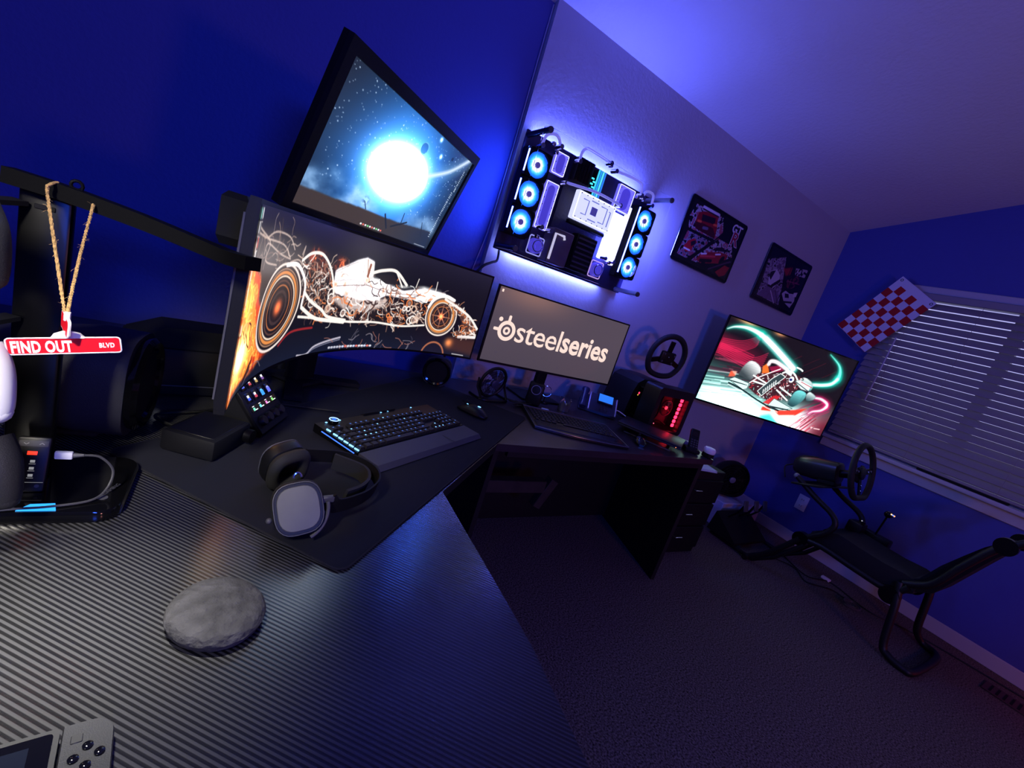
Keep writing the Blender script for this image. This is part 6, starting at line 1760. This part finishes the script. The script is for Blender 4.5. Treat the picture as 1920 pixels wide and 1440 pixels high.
for k in range(16):
    a = 2 * math.pi * k / 16; G(Mf).tube([(.018 * math.cos(a), .018 * math.sin(a), .018), (.066 * math.cos(a + .3), .066 * math.sin(a + .3), .006)], .0008, 4).obj('guard_wire', DARKMET, hd)
for k in range(5):
    a = 2 * math.pi * k / 5; vs = []
    for i in range(4):
        r = .014 + .046 * i / 3
        for t in (0, .5, 1): vs.append((r * math.cos(a + .8 * t + i * .15), r * math.sin(a + .8 * t + i * .15), .004 - .010 * t))
    fs = [(i * 3 + j, i * 3 + j + 1, i * 3 + 4 + j, i * 3 + 3 + j) for i in range(3) for j in range(2)]
    G(Mf).add(vs, fs).obj('blade', mat('fan_blade', hx(70, 72, 84), .35), hd)
G(Mf).lathe([(.020, .008), (.020, .018), (.016, .021), (0, .021)], 24).obj('hub', mat('fan_hub_grey', hx(60, 62, 84), .4), hd)

# smart speaker with ring
sk = thing('smart_speaker', 'dark boxy smart speaker with pale ring on the office desk', 'speaker', (1.262, 1.655, .7498), (0, 0, R_(-35)))
G().rbox((0, 0, .055), (.075, .065, .108), .012, 3).obj('body', BLACK, sk)
Ms = Matrix.Translation((0, -.033, .080)) @ Matrix.Rotation(R_(90), 4, 'X')
G(Ms).tube(ring_pts((0, 0, .0005), .022, 28), .0014, 6, closed=True).obj('ring', mat('ring_grey', hx(150, 150, 180), .3), sk)
ho = thing('metal_hoop', 'thin metal hoop leaning beside the smart speaker', 'hoop', (1.365, 1.700, .7498), (R_(-12), 0, R_(-30)))
G().tube(ring_pts((0, 0, .062), .026, 28, (1, 0, 0), (0, 0, 1)), .0016, 6, closed=True).obj('ring', CHROME, ho)
G().cyl((0, 0, .004), (0, 0, .036), .003, n=8).obj('stem', DARKMET, ho); G().cyl((0, 0, 0.001), (0, 0, .006), .022, n=20).obj('foot', DARKMET, ho)
# crown-shaped cup
cr_ = thing('crown_cup', 'small silver crown-shaped cup behind the office keyboard', 'cup', (1.432, 1.620, .7498))
crm = mat('crown_silver', hx(150, 146, 150), .3, .8, bump=(60, .8))
n = 40; ro = []; 
g = G(); vs = []
for i in range(n):
    a = 2 * math.pi * i / n; pk = abs(((i * 5 / n) % 1) - .5) * 2
    vs += [(.026 * math.cos(a), .026 * math.sin(a), .001), (.028 * math.cos(a), .028 * math.sin(a), .030), (.031 * math.cos(a), .031 * math.sin(a), .034 + .026 * pk ** 1.5)]
fs = []
for i in range(n):
    j = (i + 1) % n
    fs += [(i * 3, j * 3, j * 3 + 1, i * 3 + 1), (i * 3 + 1, j * 3 + 1, j * 3 + 2, i * 3 + 2)]
fs.append(tuple(i * 3 for i in reversed(range(n))))
g.add(vs, fs).obj('crown', crm, cr_)
for k in range(5):
    a = 2 * math.pi * k / 5; G().ball((.0312 * math.cos(a), .0312 * math.sin(a), .0615), .0036, 10, 8).obj('bead', crm, cr_)
# desk telephone
ph = thing('desk_phone', 'dark blue desk telephone with lit blue screen and silver sides', 'telephone', (1.640, 1.672, .7498), (0, 0, R_(-38)))
phm = mat('phone_body', hx(26, 28, 52), .4)
G().loft([[(0, 0, .003), (0, .115, .003), (0, .110, .088), (0, .002, .016)], [(.150, 0, .003), (.150, .115, .003), (.150, .110, .088), (.150, .002, .016)]]).obj('body', phm, ph, 0)
sl = math.atan2(.072, .108); Mp = Matrix.Translation((0, .002, .016)) @ Matrix.Rotation(sl, 4, 'X')
for x in (.002, .150): G(Mp).rbox((x, .064, .001), (.008, .132, .010), .003, 2).obj('silver_side', mat('phone_silver', hx(185, 185, 205), .3, .4), ph)
G(Mp).rbox((.086, .096, .008), (.086, .064, .014), .003, 1).obj('screen_frame', phm, ph)
G(Mp).box((.086, .096, .0155), (.078, .056, .0006)).obj('screen', emat('phone_blue', (40, 120, 245), 1.05), ph, 0)
for r in range(4):
    for c_ in range(3): G(Mp).rbox((.066 + c_ * .018, .016 + r * .0125, .002), (.007, .004, .004), .001, 1).obj('key', GREY, ph)
hs_ = spline([(-.030, .000, .020), (-.032, .05, .066), (-.030, .110, .098)], 6)
G().tube(hs_, [.014, .015, .013, .011, .010, .010, .010, .010, .011, .013, .015, .016, .015], 12, flat=(1.4, .9, (1, 0, 0))).obj('handset', mat('handset_blue', hx(30, 34, 70), .35), ph)
G().loft([[(-.05, 0, .003), (-.05, .112, .003), (-.05, .108, .072), (-.05, .002, .006)], [(.0, 0, .003), (.0, .112, .003), (.0, .108, .072), (.0, .002, .006)]]).obj('cradle', phm, ph, 0)
# cordless handset, white puck
cd = thing('cordless_handset', 'black cordless handset with keypad leaning in its cradle', 'telephone', (1.985, 1.245, .7498), (0, 0, R_(-40)))
G().rbox((0, .01, .012), (.075, .085, .022), .008, 2).obj('cradle', BLACKM, cd)
Mc = Matrix.Translation((0, -.012, .022)) @ Matrix.Rotation(R_(52), 4, 'X')
hd2 = G(Mc).rbox((0, .045, .0), (.046, .120, .022), .008, 3).obj('handset', BLACK, cd)
for r in range(4):
    for c_ in range(3): G(Mc).rbox((-.013 + c_ * .013, .005 + r * .012, .0115), (.008, .006, .002), .0008, 1).obj('key', GREY, hd2)
G(Mc).box((0, .075, .0114), (.030, .026, .0008)).obj('display', GLOSS, hd2, 0)
G().lathe([(.045, 0), (.045, .004), (.035, .016), (.012, .024), (0, .025)], 22, Matrix.Translation((-.02, .06, .010))).obj('speaker_dome', mat('cradle_lilac', hx(120, 110, 150), .4), cd)
pk_ = thing('white_puck', 'white rounded puck on black block at the desk end', 'sensor', (2.050, 1.192, .7498))
G().rbox((0, 0, .012), (.045, .045, .022), .004, 1).obj('block', BLACKM, pk_)
G().lathe([(.026, .024), (.029, .030), (.029, .044), (.024, .050), (0, .052)], 24, Matrix.Translation((0, 0, 0))).obj('dome', WHITE, pk_)
# second speaker under the curved monitor, cable coil
s2 = thing('desk_speaker', 'black rounded satellite speaker under the right half of the curved monitor', 'speaker', (.800, 1.775, .7500), (0, 0, R_(-118)), None, .64)
for ch_ in list(sp.children): inst(ch_, s2, (0, 0, 0))
cc = thing('cable_bundle', 'loose bundle of thin cables behind the desk mat', 'cables', (1.155, 1.600, .7500))
for k in range(4):
    rngc = random.Random(k)
    G().tube(spline([(rngc.uniform(-.06, .06), rngc.uniform(-.04, .04), .006 + .004 * k) for _ in range(6)], 6), .0028, 6).obj('cable', CABLE, cc)

# ================================================================ FOLDING RACING SEAT RIG BY THE WINDOW
RIG = mat('rig_black', hx(13, 13, 15), .5)
SEATM = mat('seat_fabric', hx(14, 14, 16), .85, bump=(400, .3))
rg = thing('racing_rig', 'black folded racing seat frame standing along the window wall', 'racing seat', (0, 0, 0))
XL, XR = 3.12, 3.56
def pt(x, yz): return (x, yz[0], yz[1])
# rear foot loop
loop = spline([(XL + .02, .560, .40), (XL, .530, .285), (XL - .005, .495, .07), (XL - .012, .455, .030), (XL - .015, .385, .020), (XL + .03, .352, .020), (XR - .10, .345, .020), (XR + .02, .365, .020), (XR + .045, .43, .024), (XR + .025, .465, .06), (XR + .01, .482, .12), (XR, .505, .32), (XR - .01, .53, .40)], 6)
G().tube(loop, .019, 10).obj('rear_leg_loop', RIG, rg)
for x in (XL + .012, XR - .012):
    G().cyl((x - .022, .570, .315), (x + .022, .570, .315), .046, n=22).obj('hinge_disc', DARKMET, rg)
    G().cyl((x - .022, 1.045, .322), (x + .022, 1.045, .322), .044, n=22).obj('hinge_disc', DARKMET, rg)
    G().tube(spline([(x, .52, .40), (x, .58, .335), (x, .75, .335), (x, .93, .345), (x, 1.045, .322)], 6), .018, 10).obj('side_rail', RIG, rg)
# folded seat sling
secs = []
for (y, z, t_) in ((.50, .400, .05), (.56, .385, .10), (.66, .372, .115), (.78, .378, .115), (.90, .395, .10), (.98, .378, .07), (1.02, .36, .04)):
    secs.append([(XL + .035, y, z - t_ / 2), (XR - .035, y, z - t_ / 2), (XR - .025, y, z), (XR - .045, y, z + t_ / 2 + .012), ((XL + XR) / 2, y, z + t_ / 2), (XL + .045, y, z + t_ / 2 + .012), (XL + .025, y, z)])
G().loft(secs).obj('seat_sling', SEATM, rg, 50)
secs = []
for (y, z, t_) in ((.545, .39, .06), (.475, .445, .07), (.43, .56, .07), (.385, .66, .06), (.345, .745, .05), (.31, .80, .04)):
    secs.append([(XL + .05, y + t_ / 2, z + t_ / 4), (XL + .05, y - t_ / 2, z - t_ / 4), (XR - .05, y - t_ / 2, z - t_ / 4), (XR - .05, y + t_ / 2, z + t_ / 4)])
G().loft(secs).obj('backrest', SEATM, rg, 50)
for x in (XL + .03, XR - .03):
    G().tube(spline([(x, .55, .40), (x, .46, .47), (x, .40, .62), (x, .34, .76), (x, .295, .82), (x, .20, .93)], 5), .018, 10).obj('back_rail', RIG, rg)
    G().cyl((x - .020, .310, .806), (x + .020, .310, .806), .042, n=22).obj('hinge_disc', DARKMET, rg)
G().tube([(XL + .03, .20, .93), (XR - .03, .20, .93)], .018, 10).obj('top_bar', RIG, rg)
# front legs and foot bar
for x in (XL + .0, XR - .0):
    G().tube(spline([(x, 1.045, .322), (x, 1.12, .20), (x, 1.20, .08), (x, 1.262, .022)], 5), .018, 10).obj('front_leg', RIG, rg)
    G().tube([(x, 1.01, .30), (x, 1.13, .12), (x, 1.24, .022), (x, 1.56, .020)], .014, 8).obj('pedal_rail', RIG, rg)
G().tube([(XL - .04, 1.270, .020), (XR + .04, 1.270, .020)], .019, 10).obj('front_foot', RIG, rg)
# wheel support tubes
sup = [(1.215, .662), (1.086, .600), (.972, .556), (.931, .520), (.926, .478), (.954, .42), (1.02, .35), (1.045, .322)]
for x in (XL + .015, XR - .015):
    G().tube(spline([pt(x, q) for q in sup], 6), .0165, 10).obj('wheel_support', RIG, rg)
G().ball(pt(XL + .015, (1.22, .664)), .018, 12, 8).obj('end_plug', mat('plug_grey', hx(110, 110, 125), .4), rg)
G().rbox(((XL + XR) / 2, 1.15, .640), (XR - XL + .02, .16, .012), .003, 1, m=Matrix.Translation((0, 1.15, .64)) @ Matrix.Rotation(R_(-20), 4, 'X') @ Matrix.Translation((0, -1.15, -.64))).obj('wheel_plate', RIG, rg)
G().tube([(XL + .02, 1.18, .640), (XR - .02, 1.18, .640)], .012, 8).obj('cross_tube', RIG, rg)

# wheel base with steering wheel
wb_ = thing('wheel_base', 'black steering wheel and motor base on the racing rig', 'steering wheel', (3.33, 1.19, .735), frame((1, 0, 0), (0, .965, -.26)))
# local y forward (away from driver), z up
body = []
for (y, w, h) in ((-.115, .060, .058), (-.11, .070, .068), (.02, .074, .072), (.10, .072, .066), (.135, .060, .052), (.145, .045, .038)):
    body.append([(w * math.copysign(abs(math.cos(a)) ** .7, math.cos(a)), y, h * math.copysign(abs(math.sin(a)) ** .7, math.sin(a))) for a in [2 * math.pi * i / 24 for i in range(24)]])
G().loft(body).obj('motor_housing', mat('base_gloss', hx(30, 30, 34), .32), wb_)
G().rbox((0, -.06, -.070), (.11, .10, .03), .006, 1).obj('clamp', BLACKM, wb_)
G().tube([(0, .02, .0735), (0, .10, .0675), (0, .134, .054)], .004, 6).obj('top_ridge', BLACKM, wb_)
G().cyl((0, -.11, .0), (0, -.195, .012), .026, n=20).obj('shaft', DARKMET, wb_)
Mw = Matrix.Translation((0, -.225, .030)) @ Matrix.Rotation(R_(90), 4, 'X') 
G(Matrix.Translation((0, -.195, .014)) @ Matrix.Rotation(R_(90), 4, 'X')).lathe([(.045, 0), (.05, .012), (.035, .022), (0, .024)], 24).obj('hub', BLACK, wb_)
RP = []
for i in range(44):
    a = 2 * math.pi * i / 44; RP.append((.160 * math.cos(a), max(-.152, .172 * math.sin(a)), 0))
rimo = G(Mw).tube(RP, .0175, 10, closed=True).obj('rim', grip_m, wb_)
for a in (8, 172, 270):
    sp_ = G(Mw).bar([(0, 0, -.01), (.145 * math.cos(R_(a)), .138 * math.sin(R_(a)), 0)], .034, .008, up=(0, 0, 1)).obj('spoke', DARKMET, wb_, 0)
    for k in (.55, .8): G(Mw).cyl((.145 * k * math.cos(R_(a)), .138 * k * math.sin(R_(a)), 0), (.145 * k * math.cos(R_(a)), .138 * k * math.sin(R_(a)), .008), .006, n=10).obj('bolt', CHROME, sp_)
G(Mw).lathe([(.040, -.01), (.040, .006), (.032, .010), (0, .010)], 24).obj('centre_plate', BLACK, wb_)
for x in (-.055, .055): G(Mw).rbox((x, .02, -.022), (.05, .05, .004), .002, 1).obj('paddle', DARKMET, wb_)
G().tube(spline([(0, .145, .0), (.0, .18, -.01), (-.03, .20, -.03), (-.05, .18, -.10)], 6), .004, 6).obj('data_cable', CABLE, wb_)

# gear shifter on its bracket
sh = thing('gear_shifter', 'black gear shifter with tiny lit buttons on the far side of the rig', 'shifter', (3.60, .83, .44))
G().rbox((0, .02, -.005), (.075, .17, .07), .008, 2).obj('housing', BLACK, sh)
G().bar([(-.045, .02, -.04), (-.045, .16, -.12), (-.045, .215, -.118)], .03, .02, up=(1, 0, 0)).obj('bracket', RIG, sh, 0)
G().cyl((-.01, .02, .03), (-.015, .010, .16), .0055, n=10).obj('stick', DARKMET, sh)
kn_ = G().ball((-.017, .008, .180), (.024, .024, .022), 16, 10).obj('knob', GLOSS, sh)
for i, c_ in enumerate([(255, 190, 150), (90, 130, 255), (255, 170, 120)]):
    G().ball((-.034 + i * .004, -.008 - i * .007, .192 - i * .002), .0045, 8, 6).obj('knob_light', emat('knob%d' % i, c_, 1.8), kn_)
bm2 = thing('button_box', 'small dark control box behind the racing wheel', 'control box', (3.50, .93, .472))
G().rbox((0, 0, .0), (.10, .08, .07), .008, 2).obj('case', BLACK, bm2)
G().bar([(0, .03, -.04), (0.045, .05, -.09), (.045, .06, -.115)], .02, .012, up=(1, 0, 0)).obj('bracket', RIG, bm2, 0)
G().cyl((-.02, -.03, .035), (-.02, -.03, .055), .010, n=12).obj('knob', DARKMET, bm2)
G().ball((-.03, -.02, .058), .004, 8, 6).obj('light', emat('box_led', (200, 200, 210), .6), bm2)

# pedals
pd = thing('pedal_set', 'black racing pedals on a base plate in front of the rig', 'pedals', (3.30, 1.455, .0345))
G().loft([[(-.21, -.09, 0), (.21, -.09, 0), (.21, .13, 0), (-.21, .13, 0)], [(-.21, -.09, .018), (.21, -.09, .018), (.21, .11, .15), (-.21, .11, .15)]]).obj('base_plate', BLACKM, pd, 0)
for x in (-.12, .02, .14):
    p_ = G().bar([(x, .06, .13), (x, .01, .20), (x, -.01, .27)], .022, .010, up=(0, 1, .4)).obj('pedal_arm', DARKMET, pd, 0)
    G().rbox((x, -.016, .262), (.052, .010, .075), .003, 1, m=Matrix.Translation((x, -.016, .262)) @ Matrix.Rotation(R_(-20), 4, 'X') @ Matrix.Translation((-x, .016, -.262))).obj('pedal_face', GREY, p_)

# white box with a round fan on it
wx = thing('cardboard_box', 'plain white box on the carpet by the window corner', 'box', (3.52, 1.74, 0.0), (0, 0, R_(-4)))
G().rbox((0, 0, .103), (.50, .26, .200), .004, 1).obj('carton', mat('white_carton', hx(190, 190, 205), .7), wx)
G().box((0, 0, .2045), (.05, .262, .002)).obj('tape', mat('tape', hx(160, 155, 165), .3), wx, 0)
ff = thing('round_fan', 'round black air circulator standing on the white box', 'fan', (3.395, 1.735, .2065), (0, 0, R_(-28)))
Mf = Matrix.Translation((0, 0, .158)) @ Matrix.Rotation(R_(94), 4, 'X')
hd = G(Mf).lathe([(.060, -.085), (.115, -.065), (.138, -.02), (.142, .02), (.136, .040), (.128, .040), (.128, .01)], 36).obj('shroud', BLACK, ff)
for r in (.110, .090, .070, .050): G(Mf).tube(ring_pts((0, 0, .040), r, 32), .0022, 5, closed=True).obj('grille_ring', BLACKM, hd)
for k in range(12):
    a = 2 * math.pi * k / 12; G(Mf).tube([(.022 * math.cos(a), .022 * math.sin(a), .042), (.130 * math.cos(a + .35), .130 * math.sin(a + .35), .038)], .0022, 5).obj('grille_bar', BLACKM, hd)
for k in range(5):
    a = 2 * math.pi * k / 5; vs = []
    for i in range(4):
        r = .03 + .085 * i / 3
        for t in (0, .5, 1): vs.append((r * math.cos(a + .9 * t), r * math.sin(a + .9 * t), .015 - .025 * t))
    G(Mf).add(vs, [(i * 3 + j, i * 3 + j + 1, i * 3 + 4 + j, i * 3 + 3 + j) for i in range(3) for j in range(2)]).obj('blade', BLACK, hd)
G(Mf).lathe([(.024, .036), (.024, .046), (.018, .050), (0, .051)], 22).obj('centre_cap', mat('cap_grey', hx(120, 120, 130), .35), hd)
G().tube(spline([(-.15, .0, .16), (-.155, .01, .06), (-.10, .02, .012), (0, .02, .010), (.10, .02, .012), (.155, .01, .06), (.15, .0, .16)], 6), .010, 8).obj('stand_bow', BLACKM, ff)
# cables and a metal coil on the carpet
co = thing('metal_coil', 'coil of shiny cable lying on the carpet under the rig', 'cable coil', (3.50, .765, .0015))
G().tube([(.055 * math.cos(a) * (1 + .1 * math.sin(3 * a)), .045 * math.sin(a), .006 + .001 * a) for a in [i * .3 for i in range(56)]], .0035, 6).obj('coil', mat('coil_metal', hx(120, 112, 108), .3, .7), co)
for i, pts in enumerate(([(3.42, 1.22, .012), (3.50, 1.12, .006), (3.40, 1.00, .006), (3.55, .90, .006), (3.54, .80, .006)], [(3.62, 1.30, .006), (3.50, 1.05, .006), (3.66, .95, .006), (3.60, .70, .006), (3.74, .45, .006), (3.86, -.2, .006)])):
    tag(G().tube(spline(pts, 7), .004, 6).obj('floor_cable', CABLE), ['black cable looping under the front of the racing rig', 'black cable running along the window baseboard'][i], 'cable')
aw = thing('cable_adapter', 'small white adapter lying by the baseboard under the rig', 'adapter', (3.66, .985, .001))
G().rbox((0, 0, .010), (.03, .055, .018), .004, 2).obj('body', WHITE, aw)
